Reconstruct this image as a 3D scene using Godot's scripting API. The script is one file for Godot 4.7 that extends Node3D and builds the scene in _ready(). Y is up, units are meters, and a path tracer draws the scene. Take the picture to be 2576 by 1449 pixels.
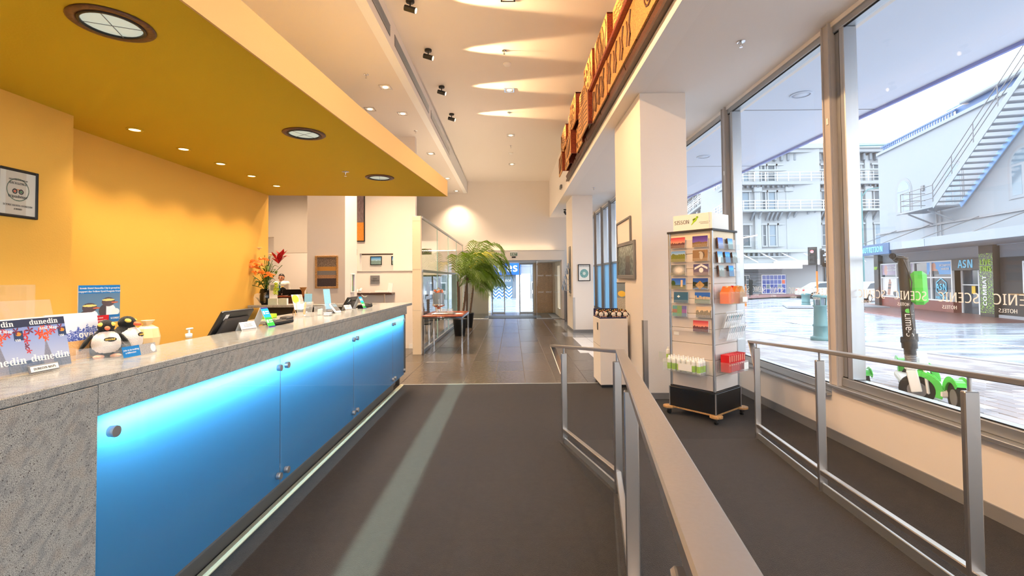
extends Node3D

# ---------- helpers: x right, y up, d = metres in front of the camera (z = -d) ----------
var rng := RandomNumberGenerator.new()
var M := {}
var atlas: ImageTexture
var fonts := {}

func V(x: float, y: float, d: float) -> Vector3:
	return Vector3(x, y, -d)

class B:
	var st := SurfaceTool.new()
	var xf := Transform3D.IDENTITY
	func _init(t := Transform3D.IDENTITY) -> void:
		xf = t
		st.begin(Mesh.PRIMITIVE_TRIANGLES)
		st.set_smooth_group(-1)
	func smooth(on: bool) -> void:
		st.set_smooth_group(0 if on else -1)
	func v(p: Vector3, uv := Vector2.ZERO) -> void:
		st.set_uv(uv)
		st.add_vertex(xf * p)
	func tri(a: Vector3, b: Vector3, c: Vector3) -> void:
		v(a); v(b); v(c)
	func poly(ps: Array, out: Vector3, uvs := []) -> void:
		var q := ps.duplicate()
		var w := uvs.duplicate()
		if (q[2] - q[0]).cross(q[1] - q[0]).dot(out) < 0.0:
			q.reverse()
			w.reverse()
		for i in range(1, q.size() - 1):
			for k in [0, i, i + 1]:
				v(q[k], w[k] if w.size() else Vector2.ZERO)
	func box(c: Vector3, s: Vector3, bas := Basis.IDENTITY, bev := 0.0) -> void:
		var h := s / 2.0
		var b := minf(bev, minf(h.x, minf(h.y, h.z)) * 0.9)
		var ax := [Vector3.RIGHT, Vector3.UP, Vector3.BACK]
		for a in 3:
			for sg in [-1.0, 1.0]:
				var n: Vector3 = ax[a] * sg
				var u: Vector3 = ax[(a + 1) % 3]
				var w: Vector3 = ax[(a + 2) % 3]
				var hu: float = h[(a + 1) % 3] - b
				var hw: float = h[(a + 2) % 3] - b
				var o: Vector3 = n * h[a]
				poly([c + bas * (o - u * hu - w * hw), c + bas * (o + u * hu - w * hw), c + bas * (o + u * hu + w * hw), c + bas * (o - u * hu + w * hw)], bas * n)
		if b <= 0.0:
			return
		for a in 3:
			var e: Vector3 = ax[a]
			var i1 := (a + 1) % 3
			var i2 := (a + 2) % 3
			for s1 in [-1.0, 1.0]:
				for s2 in [-1.0, 1.0]:
					var n1: Vector3 = ax[i1] * s1
					var n2: Vector3 = ax[i2] * s2
					var p1: Vector3 = n1 * h[i1] + n2 * (h[i2] - b)
					var p2: Vector3 = n1 * (h[i1] - b) + n2 * h[i2]
					var l: Vector3 = e * (h[a] - b)
					poly([c + bas * (p1 - l), c + bas * (p1 + l), c + bas * (p2 + l), c + bas * (p2 - l)], bas * (n1 + n2))
		for sx in [-1.0, 1.0]:
			for sy in [-1.0, 1.0]:
				for sz in [-1.0, 1.0]:
					var sgn := Vector3(sx, sy, sz)
					poly([c + bas * (sgn * Vector3(h.x, h.y - b, h.z - b)), c + bas * (sgn * Vector3(h.x - b, h.y, h.z - b)), c + bas * (sgn * Vector3(h.x - b, h.y - b, h.z))], bas * sgn)
	# box by its corner ranges in (x, y, d)
	func bx(x0: float, x1: float, y0: float, y1: float, d0: float, d1: float, bev := 0.0) -> void:
		box(Vector3((x0 + x1) / 2, (y0 + y1) / 2, -(d0 + d1) / 2), Vector3(absf(x1 - x0), absf(y1 - y0), absf(d1 - d0)), Basis.IDENTITY, bev)
	func bar(a: Vector3, b: Vector3, w: float, t: float, bev := 0.0, up := Vector3.UP) -> void:
		var dir := (b - a).normalized()
		var side := dir.cross(up).normalized()
		if side.length() < 0.5:
			side = dir.cross(Vector3.RIGHT).normalized()
		var u := side.cross(dir)
		box((a + b) / 2, Vector3(w, t, a.distance_to(b)), Basis(side, u, -dir), bev)
	func tube(a: Vector3, b: Vector3, r0: float, r1 := -1.0, n := 12, caps := true) -> void:
		if r1 < 0.0:
			r1 = r0
		var dir := (b - a).normalized()
		var s := dir.cross(Vector3.UP if absf(dir.y) < 0.9 else Vector3.RIGHT).normalized()
		var u := dir.cross(s)
		smooth(true)
		for i in n:
			var t0 := TAU * i / n
			var t1 := TAU * (i + 1) / n
			var e0 := s * cos(t0) + u * sin(t0)
			var e1 := s * cos(t1) + u * sin(t1)
			poly([a + e0 * r0, a + e1 * r0, b + e1 * r1, b + e0 * r1] if r1 > 1e-6 and r0 > 1e-6 else ([a + e0 * r0, a + e1 * r0, b] if r1 <= 1e-6 else [a, b + e1 * r1, b + e0 * r1]), e0 + e1)
		smooth(false)
		if caps:
			var c0 := []
			var c1 := []
			for i in n:
				var e := s * cos(TAU * i / n) + u * sin(TAU * i / n)
				c0.append(a + e * r0)
				c1.append(b + e * r1)
			if r0 > 1e-6:
				poly(c0, -dir)
			if r1 > 1e-6:
				poly(c1, dir)
	func wire(ps: Array, r: float, n := 6) -> void:
		for i in ps.size() - 1:
			tube(ps[i], ps[i + 1], r, r, n, i == 0 or i == ps.size() - 2)
	# profile of (radius, height) turned about the local y axis at c
	func lathe(c: Vector3, prof: Array, n := 20, bas := Basis.IDENTITY, soft := true) -> void:
		smooth(soft)
		for k in prof.size() - 1:
			var p: Vector2 = prof[k]
			var q: Vector2 = prof[k + 1]
			for i in n:
				var t0 := TAU * i / n
				var t1 := TAU * (i + 1) / n
				var e0 := Vector3(cos(t0), 0, sin(t0))
				var e1 := Vector3(cos(t1), 0, sin(t1))
				var ps := [e0 * p.x + Vector3.UP * p.y, e1 * p.x + Vector3.UP * p.y, e1 * q.x + Vector3.UP * q.y, e0 * q.x + Vector3.UP * q.y]
				if p.x < 1e-6:
					ps.remove_at(0)
				elif q.x < 1e-6:
					ps.remove_at(3)
				var sl := Vector2(q.y - p.y, p.x - q.x)
				var out := (e0 + e1) * sl.x + Vector3.UP * 2.0 * sl.y
				for j in ps.size():
					ps[j] = c + bas * ps[j]
				poly(ps, bas * out)
		smooth(false)
	func ball(c: Vector3, r: Vector3, bas := Basis.IDENTITY, n := 14) -> void:
		var m := n / 2
		smooth(true)
		for k in m:
			for i in n:
				var ps := []
				for q in [[k, i], [k, i + 1], [k + 1, i + 1], [k + 1, i]]:
					var a: float = PI * q[0] / m
					var t: float = TAU * (q[1] % n) / n
					ps.append(Vector3(sin(a) * cos(t), cos(a), sin(a) * sin(t)))
				if k == 0:
					ps.remove_at(0)
				elif k == m - 1:
					ps.remove_at(3)
				var mid := Vector3.ZERO
				for p in ps:
					mid += p
				for j in ps.size():
					ps[j] = c + bas * (r * ps[j])
				poly(ps, bas * (mid / r))
		smooth(false)
	# polygon in the plane (ux, uy) at o, pushed out along n by depth
	func slab(o: Vector3, ux: Vector3, uy: Vector3, pts: Array, depth: float) -> void:
		var n := ux.cross(uy).normalized()
		var idx := Geometry2D.triangulate_polygon(PackedVector2Array(pts))
		for i in range(0, idx.size(), 3):
			var t := []
			for k in 3:
				var p: Vector2 = pts[idx[i + k]]
				t.append(o + ux * p.x + uy * p.y)
			poly(t, -n)
			poly([t[0] + n * depth, t[1] + n * depth, t[2] + n * depth], n)
		var area := 0.0
		for i in pts.size():
			var p: Vector2 = pts[i]
			area += p.cross(pts[(i + 1) % pts.size()])
		for i in pts.size():
			var p: Vector2 = pts[i]
			var q: Vector2 = pts[(i + 1) % pts.size()]
			var e := (q - p) * (1.0 if area > 0.0 else -1.0)
			var a := o + ux * p.x + uy * p.y
			var b := o + ux * q.x + uy * q.y
			poly([a, b, b + n * depth, a + n * depth], ux * e.y - uy * e.x)
	# flat picture from the atlas cell, centred on c, facing ux x uy
	func card(c: Vector3, ux: Vector3, uy: Vector3, w: float, h: float, cell: Rect2) -> void:
		var x := ux * w / 2
		var y := uy * h / 2
		poly([c - x - y, c + x - y, c + x + y, c - x + y], ux.cross(uy), [Vector2(cell.position.x, cell.end.y), cell.end, Vector2(cell.end.x, cell.position.y), cell.position])
	func mesh() -> ArrayMesh:
		st.generate_normals()
		return st.commit()

func put(called: String, mesh: Mesh, m: Material, parent: Node = self) -> MeshInstance3D:
	var o := MeshInstance3D.new()
	o.name = called
	o.mesh = mesh
	o.material_override = m
	parent.add_child(o, true)
	return o

func obj(called: String, b: B, m: Material, parent: Node = self) -> MeshInstance3D:
	return put(called, b.mesh(), m, parent)

func tag(o: Node, label: String, category := "", group := "", kind := "") -> Node:
	if label: o.set_meta("label", label)
	if category: o.set_meta("category", category)
	if group: o.set_meta("group", group)
	if kind: o.set_meta("kind", kind)
	return o

func thing(called: String, label: String, category: String, at := Vector3.ZERO, turn := 0.0, group := "") -> Node3D:
	var o := Node3D.new()
	o.name = called
	add_child(o, true)
	o.position = at
	o.rotation.y = turn
	tag(o, label, category, group)
	return o

func struct(called: String, b: B, m: Material, label := "", category := "") -> MeshInstance3D:
	var o := obj(called, b, m)
	tag(o, label, category, "", "structure")
	return o

func copy(o: Node3D, at: Vector3, turn: float, label: String, group := "") -> Node3D:
	var r: Node3D = o.duplicate()
	r.name = o.name
	add_child(r, true)
	r.position = at
	r.rotation.y = turn
	tag(r, label, "", group)
	return r

func text(called: String, s: String, size: float, at: Vector3, ux: Vector3, uy: Vector3, m: Material, parent: Node, font := "Droid Sans", depth := 0.001, bold := false, align := HORIZONTAL_ALIGNMENT_CENTER) -> MeshInstance3D:
	var t := TextMesh.new()
	var key := font + str(bold)
	if not fonts.has(key):
		var f := SystemFont.new()
		f.font_names = PackedStringArray([font])
		f.font_weight = 700 if bold else 400
		fonts[key] = f
	t.font = fonts[key]
	t.text = s
	t.font_size = 32
	t.pixel_size = size / 23.0
	t.depth = depth
	t.curve_step = 3.0
	t.horizontal_alignment = align
	t.vertical_alignment = VERTICAL_ALIGNMENT_CENTER
	var o := put(called, t, m, parent)
	o.transform = Transform3D(Basis(ux, uy, ux.cross(uy)), at)
	return o

func mat(key: String, c: Color, rough := 0.6, metal := 0.0) -> StandardMaterial3D:
	var m := StandardMaterial3D.new()
	m.resource_name = key
	m.albedo_color = c
	m.roughness = rough
	m.metallic = metal
	M[key] = m
	return m

func lin(r: float, g: float, b: float) -> Color:
	return Color(r, g, b).linear_to_srgb()

func field(sd: int, freq: float, n := 256, kind := FastNoiseLite.TYPE_SIMPLEX_SMOOTH, oct := 3) -> Image:
	var f := FastNoiseLite.new()
	f.seed = sd
	f.noise_type = kind
	f.frequency = freq
	f.fractal_octaves = oct
	if kind == FastNoiseLite.TYPE_CELLULAR:
		f.fractal_type = FastNoiseLite.FRACTAL_NONE
	return f.get_seamless_image(n, n)

func ramp_tex(im: Image, ramp: Gradient) -> ImageTexture:
	var n := im.get_width()
	var out := Image.create(n, n, false, Image.FORMAT_RGB8)
	for y in n:
		for x in n:
			out.set_pixel(x, y, ramp.sample(im.get_pixel(x, y).r))
	return ImageTexture.create_from_image(out)

func grad(stops: Array) -> Gradient:
	var g := Gradient.new()
	var o := PackedFloat32Array()
	var c := PackedColorArray()
	for s in stops:
		o.append(s[0])
		c.append(s[1])
	g.offsets = o
	g.colors = c
	return g

func tri_planar(m: StandardMaterial3D, per_metre: float, world := true) -> void:
	m.uv1_triplanar = true
	m.uv1_world_triplanar = world
	m.uv1_scale = Vector3.ONE * per_metre

func spot(at: Vector3, to: Vector3, energy: float, angle: float, col: Color, size := 0.03, soft := 0.5, parent: Node = self) -> SpotLight3D:
	var l := SpotLight3D.new()
	l.name = "spot_beam"
	parent.add_child(l, true)
	l.look_at_from_position(at, to, Vector3.RIGHT if absf((to - at).normalized().y) > 0.95 else Vector3.UP)
	if parent != self:
		l.transform = (parent as Node3D).global_transform.affine_inverse() * Transform3D(l.basis, at)
	l.light_energy = energy
	l.light_color = col
	l.spot_angle = angle
	l.spot_angle_attenuation = soft
	l.light_size = size
	l.spot_range = 40.0
	l.spot_attenuation = 2.0
	l.shadow_enabled = true
	return l

func omni(at: Vector3, energy: float, col: Color, size := 0.05, parent: Node = self) -> OmniLight3D:
	var l := OmniLight3D.new()
	l.name = "lamp_light"
	parent.add_child(l, true)
	l.position = at
	l.light_energy = energy
	l.light_color = col
	l.light_size = size
	l.omni_range = 40.0
	l.omni_attenuation = 2.0
	l.shadow_enabled = true
	return l

func area(at: Vector3, to: Vector3, size: Vector2, energy: float, col: Color, parent: Node = self) -> AreaLight3D:
	var l := AreaLight3D.new()
	l.name = "panel_light"
	parent.add_child(l, true)
	l.look_at_from_position(at, to, Vector3.FORWARD if absf((to - at).normalized().y) > 0.95 else Vector3.UP)
	l.area_size = size
	l.light_energy = energy
	l.light_color = col
	l.area_range = 40.0
	l.area_attenuation = 2.0
	l.shadow_enabled = true
	return l

var WARM := Color(1.0, 0.87, 0.72)
var DAY := Color(0.92, 0.97, 1.0)

func camera_and_sky() -> void:
	var cam := Camera3D.new()
	cam.name = "camera"
	add_child(cam)
	var f := 1180.0
	var pitch := deg_to_rad(1.5)
	cam.transform = Transform3D(Basis(Vector3.RIGHT, pitch) * Basis(Vector3.BACK, -0.009), Vector3(0, 1.45, 0))
	cam.projection = Camera3D.PROJECTION_FRUSTUM
	cam.near = 0.05
	cam.far = 400.0
	cam.size = 1449.0 / f * cam.near
	cam.frustum_offset = Vector2(0.28, -53.4) / f * cam.near
	cam.current = true
	var e := Environment.new()
	e.background_mode = Environment.BG_SKY
	var sky := Sky.new()
	var sm := ProceduralSkyMaterial.new()
	sm.sky_top_color = Color(0.90, 0.955, 1.0)
	sm.sky_horizon_color = Color(0.97, 0.985, 1.0)
	sm.ground_bottom_color = Color(0.45, 0.47, 0.5)
	sm.ground_horizon_color = Color(0.6, 0.62, 0.65)
	sm.sky_energy_multiplier = 1.0
	sky.sky_material = sm
	e.sky = sky
	e.background_energy_multiplier = 5.2
	e.tonemap_mode = Environment.TONE_MAPPER_LINEAR
	e.tonemap_exposure = 1.0
	e.sdfgi_enabled = true
	e.ssao_enabled = true
	e.ssil_enabled = true
	var w := WorldEnvironment.new()
	w.name = "world"
	w.environment = e
	add_child(w)

# ---------- materials ----------
func materials() -> void:
	var fine := field(3, 0.12, 256, FastNoiseLite.TYPE_SIMPLEX_SMOOTH, 2)
	var soft := field(5, 0.012, 256, FastNoiseLite.TYPE_SIMPLEX_SMOOTH, 4)
	var stipple := ImageTexture.create_from_image(fine)
	for k in [["white_wall", Color(0.90, 0.87, 0.84)], ["white_ceiling", Color(0.89, 0.86, 0.83)], ["cream", Color(0.93, 0.86, 0.74)], ["fascia_paint", Color(0.93, 0.77, 0.50)], ["grey_wall", Color(0.80, 0.78, 0.77)]]:
		var m := mat(k[0], k[1], 0.75)
		tri_planar(m, 3.0)
		m.heightmap_enabled = true
		m.heightmap_texture = stipple
		m.heightmap_scale = 0.06
	for k in [["gold_wall", Color(0.955, 0.74, 0.32)], ["gold_ceiling", Color(0.86, 0.73, 0.13)]]:
		var m := mat(k[0], k[1], 0.8)
		tri_planar(m, 2.0)
		m.heightmap_enabled = true
		m.heightmap_texture = stipple
		m.heightmap_scale = 0.04
	# carpet: dark brown loop pile, grey and rust flecks
	var cim := Image.create(512, 512, false, Image.FORMAT_RGB8)
	var c1 := field(11, 0.35, 512, FastNoiseLite.TYPE_SIMPLEX_SMOOTH, 2)
	var c2 := field(12, 0.02, 512, FastNoiseLite.TYPE_SIMPLEX_SMOOTH, 3)
	for y in 512:
		for x in 512:
			var t := c1.get_pixel(x, y).r * 0.8 + c2.get_pixel(x, y).r * 0.2
			var w := c2.get_pixel((x * 2) % 512, (y * 2) % 512).r
			cim.set_pixel(x, y, Color(0.20, 0.175, 0.165).lerp(Color(0.56, 0.50, 0.47), clampf((t - 0.25) * 1.7, 0, 1)).lerp(Color(0.40, 0.32, 0.27), w * 0.3))
	var carpet := mat("carpet", Color(0.31, 0.305, 0.325), 0.95)
	carpet.albedo_texture = ImageTexture.create_from_image(cim)
	tri_planar(carpet, 1.3)
	carpet.heightmap_enabled = true
	carpet.heightmap_texture = ImageTexture.create_from_image(c1)
	carpet.heightmap_scale = 0.5
	carpet.rim_enabled = true
	carpet.rim = 0.3
	# granite: diagonal grey veins, dark and garnet specks
	var g1 := field(21, 0.02, 512, FastNoiseLite.TYPE_SIMPLEX_SMOOTH, 4)
	var g2 := field(22, 0.16, 512, FastNoiseLite.TYPE_SIMPLEX_SMOOTH, 2)
	var g3 := field(23, 0.055, 512, FastNoiseLite.TYPE_CELLULAR, 1)
	var gim := Image.create(1024, 1024, false, Image.FORMAT_RGB8)
	for y in 1024:
		for x in 1024:
			var vein := g1.get_pixel((x + y) % 512, (x - y + 1024) / 2 % 512).r
			var grain := g2.get_pixel((x * 2) % 512, (y * 2) % 512).r
			var cell := g3.get_pixel(x % 512, y % 512).r
			var reg := g1.get_pixel(x / 2, y / 2).r
			var c := Color(0.56, 0.55, 0.53).lerp(Color(0.84, 0.83, 0.79), clampf(grain * 1.5 - 0.25, 0, 1))
			c = c.lerp(Color(0.46, 0.47, 0.49), clampf((vein - 0.46) * 1.1, 0, 0.30))
			c = c.lerp(Color(0.72, 0.63, 0.55), clampf((0.42 - reg) * 1.0, 0, 0.2))
			if grain < 0.30:
				c = c.lerp(Color(0.30, 0.28, 0.29), 0.55)
			if cell < 0.07 and reg > 0.46:
				c = c.lerp(Color(0.20, 0.15, 0.15), 0.75)
			gim.set_pixel(x, y, c)
	var granite := mat("granite", Color(0.84, 0.86, 0.88), 0.16)
	granite.albedo_texture = ImageTexture.create_from_image(gim)
	tri_planar(granite, 0.9)
	granite.uv1_triplanar_sharpness = 8.0
	# floor tiles: brown-grey textured porcelain, three tones
	var ti := field(31, 0.03, 512, FastNoiseLite.TYPE_SIMPLEX_SMOOTH, 4)
	var tt := ramp_tex(ti, grad([[0.2, Color(0.34, 0.31, 0.29)], [0.5, Color(0.44, 0.41, 0.38)], [0.8, Color(0.53, 0.49, 0.46)]]))
	for i in 3:
		var m := mat("tile_%d" % i, [Color(0.72, 0.71, 0.70), Color(0.76, 0.745, 0.735), Color(0.68, 0.675, 0.67)][i], 0.24)
		m.albedo_texture = tt
		tri_planar(m, 0.9)
		m.uv1_offset = Vector3(0.31 * i, 0, 0.17 * i)
		m.heightmap_enabled = true
		m.heightmap_texture = ImageTexture.create_from_image(ti) if i == 0 else M.tile_0.heightmap_texture
		m.heightmap_scale = 0.25
	mat("slat_board", Color(0.81, 0.77, 0.735), 0.6)
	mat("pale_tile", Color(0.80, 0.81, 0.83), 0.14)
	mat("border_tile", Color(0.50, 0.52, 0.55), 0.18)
	mat("grout", Color(0.50, 0.47, 0.44), 0.9)
	mat("steel", Color(0.74, 0.72, 0.70), 0.3, 1.0)
	var br := field(41, 0.08, 256, FastNoiseLite.TYPE_SIMPLEX_SMOOTH, 2)
	M.steel.roughness_texture = ramp_tex(br, grad([[0.0, Color(0.75, 0.75, 0.75)], [1.0, Color(1, 1, 1)]]))
	M.steel.roughness = 0.42
	tri_planar(M.steel, 6.0)
	mat("chrome", Color(0.86, 0.86, 0.87), 0.1, 1.0)
	mat("aluminium", Color(0.70, 0.71, 0.72), 0.38, 0.85)
	mat("grey_frame", Color(0.52, 0.52, 0.52), 0.45, 0.3)
	mat("black_gasket", Color(0.05, 0.05, 0.06), 0.6)
	mat("mullion_paint", Color(0.70, 0.68, 0.67), 0.6)
	mat("sill_paint", Color(0.86, 0.83, 0.80), 0.7)
	mat("black", Color(0.06, 0.06, 0.065), 0.45)
	mat("black_gloss", Color(0.03, 0.03, 0.035), 0.12)
	mat("dark_grey", Color(0.19, 0.18, 0.18), 0.55)
	mat("mid_grey", Color(0.45, 0.45, 0.46), 0.55)
	mat("white", Color(0.93, 0.93, 0.92), 0.5)
	mat("white_gloss", Color(0.94, 0.94, 0.93), 0.15)
	mat("paper", Color(0.94, 0.93, 0.90), 0.7)
	mat("kick", Color(0.36, 0.34, 0.32), 0.5)
	mat("strip_trim", Color(0.80, 0.78, 0.66), 0.8)
	# wood
	var wim := Image.create(256, 256, false, Image.FORMAT_RGB8)
	var w1 := field(51, 0.02, 256, FastNoiseLite.TYPE_SIMPLEX_SMOOTH, 4)
	for y in 256:
		for x in 256:
			var t := 0.5 + 0.5 * sin((y * 0.245 + w1.get_pixel(x, y).r * 9.0) * 2.0)
			wim.set_pixel(x, y, Color(0.62, 0.62, 0.62).lerp(Color(1, 1, 1), t * 0.6 + w1.get_pixel((x * 1) % 256, (y * 6) % 256).r * 0.4))
	var wt := ImageTexture.create_from_image(wim)
	for k in [["carved_wood", Color(0.90, 0.66, 0.36), 0.55], ["rust_wood", Color(0.62, 0.25, 0.12), 0.55], ["dark_wood", Color(0.30, 0.17, 0.12), 0.4], ["table_wood", Color(0.66, 0.30, 0.15), 0.25], ["pale_wood", Color(0.86, 0.66, 0.42), 0.5], ["brown_wood", Color(0.45, 0.27, 0.17), 0.45]]:
		var m := mat(k[0], k[1], k[2])
		m.albedo_texture = wt
		tri_planar(m, 2.0)
	# glass
	for k in [["window_glass", Color(0.97, 0.99, 1.0, 0.03)], ["green_glass", Color(0.86, 0.95, 0.91, 0.06)], ["acrylic", Color(0.96, 0.98, 0.98, 0.06)]]:
		var m := mat(k[0], k[1], 0.02)
		m.transparency = BaseMaterial3D.TRANSPARENCY_ALPHA
	mat("glass_edge", Color(0.62, 0.78, 0.74), 0.2)
	var fr := mat("blue_film", Color(0.66, 0.86, 0.97), 0.35)
	fr.backlight_enabled = true
	fr.backlight = Color(0.80, 0.93, 1.0)
	var bg := mat("blue_glass", Color(0.03, 0.44, 0.68), 0.12)
	bg.backlight_enabled = true
	bg.backlight = Color(0.36, 0.75, 1.0)
	bg.metallic_specular = 0.2
	var pg := mat("panel_glass", Color(0.95, 0.99, 1.0, 0.02), 0.02)
	pg.transparency = BaseMaterial3D.TRANSPARENCY_ALPHA
	pg.metallic_specular = 0.22
	var far := mat("room_glass", Color(0.18, 0.24, 0.30), 0.08)
	far.metallic_specular = 0.9
	for k in [["red", Color(0.80, 0.08, 0.08)], ["orange", Color(0.93, 0.42, 0.10)], ["yellow", Color(0.95, 0.78, 0.15)], ["lime", Color(0.32, 0.80, 0.30)], ["leaf_green", Color(0.24, 0.38, 0.09)], ["blue", Color(0.03, 0.42, 0.72)], ["navy", Color(0.10, 0.13, 0.32)], ["teal", Color(0.12, 0.42, 0.46)], ["exit_green", Color(0.03, 0.26, 0.17)], ["sign_blue", Color(0.16, 0.30, 0.45)], ["sky_letter", Color(0.45, 0.82, 0.95)], ["bright_blue", Color(0.05, 0.38, 0.80)], ["verdigris", Color(0.30, 0.47, 0.48)], ["tan", Color(0.80, 0.60, 0.36)], ["brick_red", Color(0.50, 0.27, 0.24)], ["skin", Color(0.80, 0.57, 0.45)], ["hair", Color(0.09, 0.06, 0.05)], ["plastic_white", Color(0.90, 0.90, 0.88)], ["bark", Color(0.36, 0.26, 0.17)], ["pebble", Color(0.42, 0.38, 0.35)], ["lime_print", Color(0.62, 0.80, 0.12)]]:
		mat(k[0], k[1], 0.5)
	M.lime.roughness = 0.25
	for k in [["frond", Color(0.30, 0.40, 0.10), Color(0.35, 0.45, 0.08)], ["frond_yellow", Color(0.62, 0.60, 0.12), Color(0.6, 0.6, 0.1)], ["petal_orange", Color(0.90, 0.50, 0.12), Color(0.6, 0.3, 0.05)], ["petal_red", Color(0.70, 0.07, 0.08), Color(0.4, 0.04, 0.04)], ["petal_cream", Color(0.93, 0.82, 0.62), Color(0.5, 0.45, 0.3)], ["petal_lime", Color(0.72, 0.78, 0.10), Color(0.4, 0.4, 0.05)]]:
		var m := mat(k[0], k[1], 0.5)
		m.backlight_enabled = true
		m.backlight = k[2]
	for k in [["plush_black", Color(0.05, 0.06, 0.055)], ["plush_white", Color(0.92, 0.88, 0.84)], ["plush_yellow", Color(0.95, 0.80, 0.35)], ["plush_beak", Color(0.90, 0.42, 0.28)], ["plush_pink", Color(0.92, 0.68, 0.55)]]:
		var m := mat(k[0], k[1], 0.95)
		m.rim_enabled = true
		m.rim = 0.6
		m.heightmap_enabled = true
		m.heightmap_texture = stipple
		m.heightmap_scale = 0.4
		tri_planar(m, 9.0)
	# outdoors
	var rd := mat("asphalt", Color(0.62, 0.65, 0.70), 1.0)
	var r1 := field(61, 0.010, 512, FastNoiseLite.TYPE_SIMPLEX_SMOOTH, 4)
	var rim := Image.create(512, 512, false, Image.FORMAT_RGB8)
	for y in 512:
		for x in 512:
			var t := clampf((r1.get_pixel((x + y / 2) % 512, (y * 3) % 512).r - 0.3) * 2.2, 0, 1)
			rim.set_pixel(x, y, Color(0.12, 0.12, 0.12).lerp(Color(0.42, 0.42, 0.42), t))
	rd.roughness_texture = ImageTexture.create_from_image(rim)
	rd.metallic_specular = 0.8
	tri_planar(rd, 0.07)
	mat("paver_0", Color(0.74, 0.72, 0.73), 0.25)
	mat("paver_1", Color(0.79, 0.77, 0.78), 0.25)
	mat("paver_2", Color(0.69, 0.66, 0.67), 0.22)
	mat("paver_red", Color(0.52, 0.36, 0.34), 0.4)
	mat("road_paint", Color(0.90, 0.92, 0.95), 0.5)
	mat("kerb", Color(0.62, 0.62, 0.64), 0.6)
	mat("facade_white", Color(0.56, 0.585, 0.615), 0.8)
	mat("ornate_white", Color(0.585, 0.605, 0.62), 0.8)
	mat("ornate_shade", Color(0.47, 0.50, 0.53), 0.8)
	mat("roof_blue", Color(0.50, 0.66, 0.84), 0.5)
	mat("roof_fascia", Color(0.24, 0.38, 0.56), 0.5)
	mat("canopy_soffit", Color(0.80, 0.84, 0.90), 0.7)
	mat("canopy_edge", Color(0.50, 0.56, 0.80), 0.6)
	mat("shop_grey", Color(0.55, 0.56, 0.58), 0.7)
	mat("pane_dark", Color(0.20, 0.27, 0.32), 0.08)
	mat("pane_pale", Color(0.40, 0.48, 0.54), 0.12)
	mat("pane_blue", Color(0.12, 0.26, 0.62), 0.1)
	mat("car_paint", Color(0.80, 0.88, 0.89), 0.18)
	mat("tyre", Color(0.05, 0.05, 0.055), 0.8)
	# lamps
	for k in [["lamp_glow", Color(1.0, 0.86, 0.66), 6.0], ["led_glow", Color(0.80, 0.93, 1.0), 2.0], ["day_lamp", Color(0.92, 0.96, 0.88), 0.55], ["exit_glow", Color(0.02, 0.20, 0.12), 1.0], ["red_signal", Color(1.0, 0.10, 0.16), 1.2]]:
		var m := mat(k[0], Color(0.8, 0.8, 0.8), 0.5)
		m.emission_enabled = true
		m.emission = k[1]
		m.emission_energy_multiplier = k[2]
	M.exit_glow.albedo_color = Color(0.02, 0.22, 0.14)
	M.day_lamp.albedo_color = Color(0.5, 0.5, 0.48)

# ---------- printed matter: one sheet of small pictures ----------
var cells := {}
func cell(k: String) -> Rect2:
	return cells[k]

func stone(u: float, v: float, s: float) -> float:
	return fmod(absf(sin(floor(u * s) * 12.9898 + floor(v * s) * 78.233) * 43758.5453), 1.0)

func ell(u: float, v: float, cx: float, cy: float, rx: float, ry: float) -> bool:
	return pow((u - cx) / rx, 2) + pow((v - cy) / ry, 2) < 1.0

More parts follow.
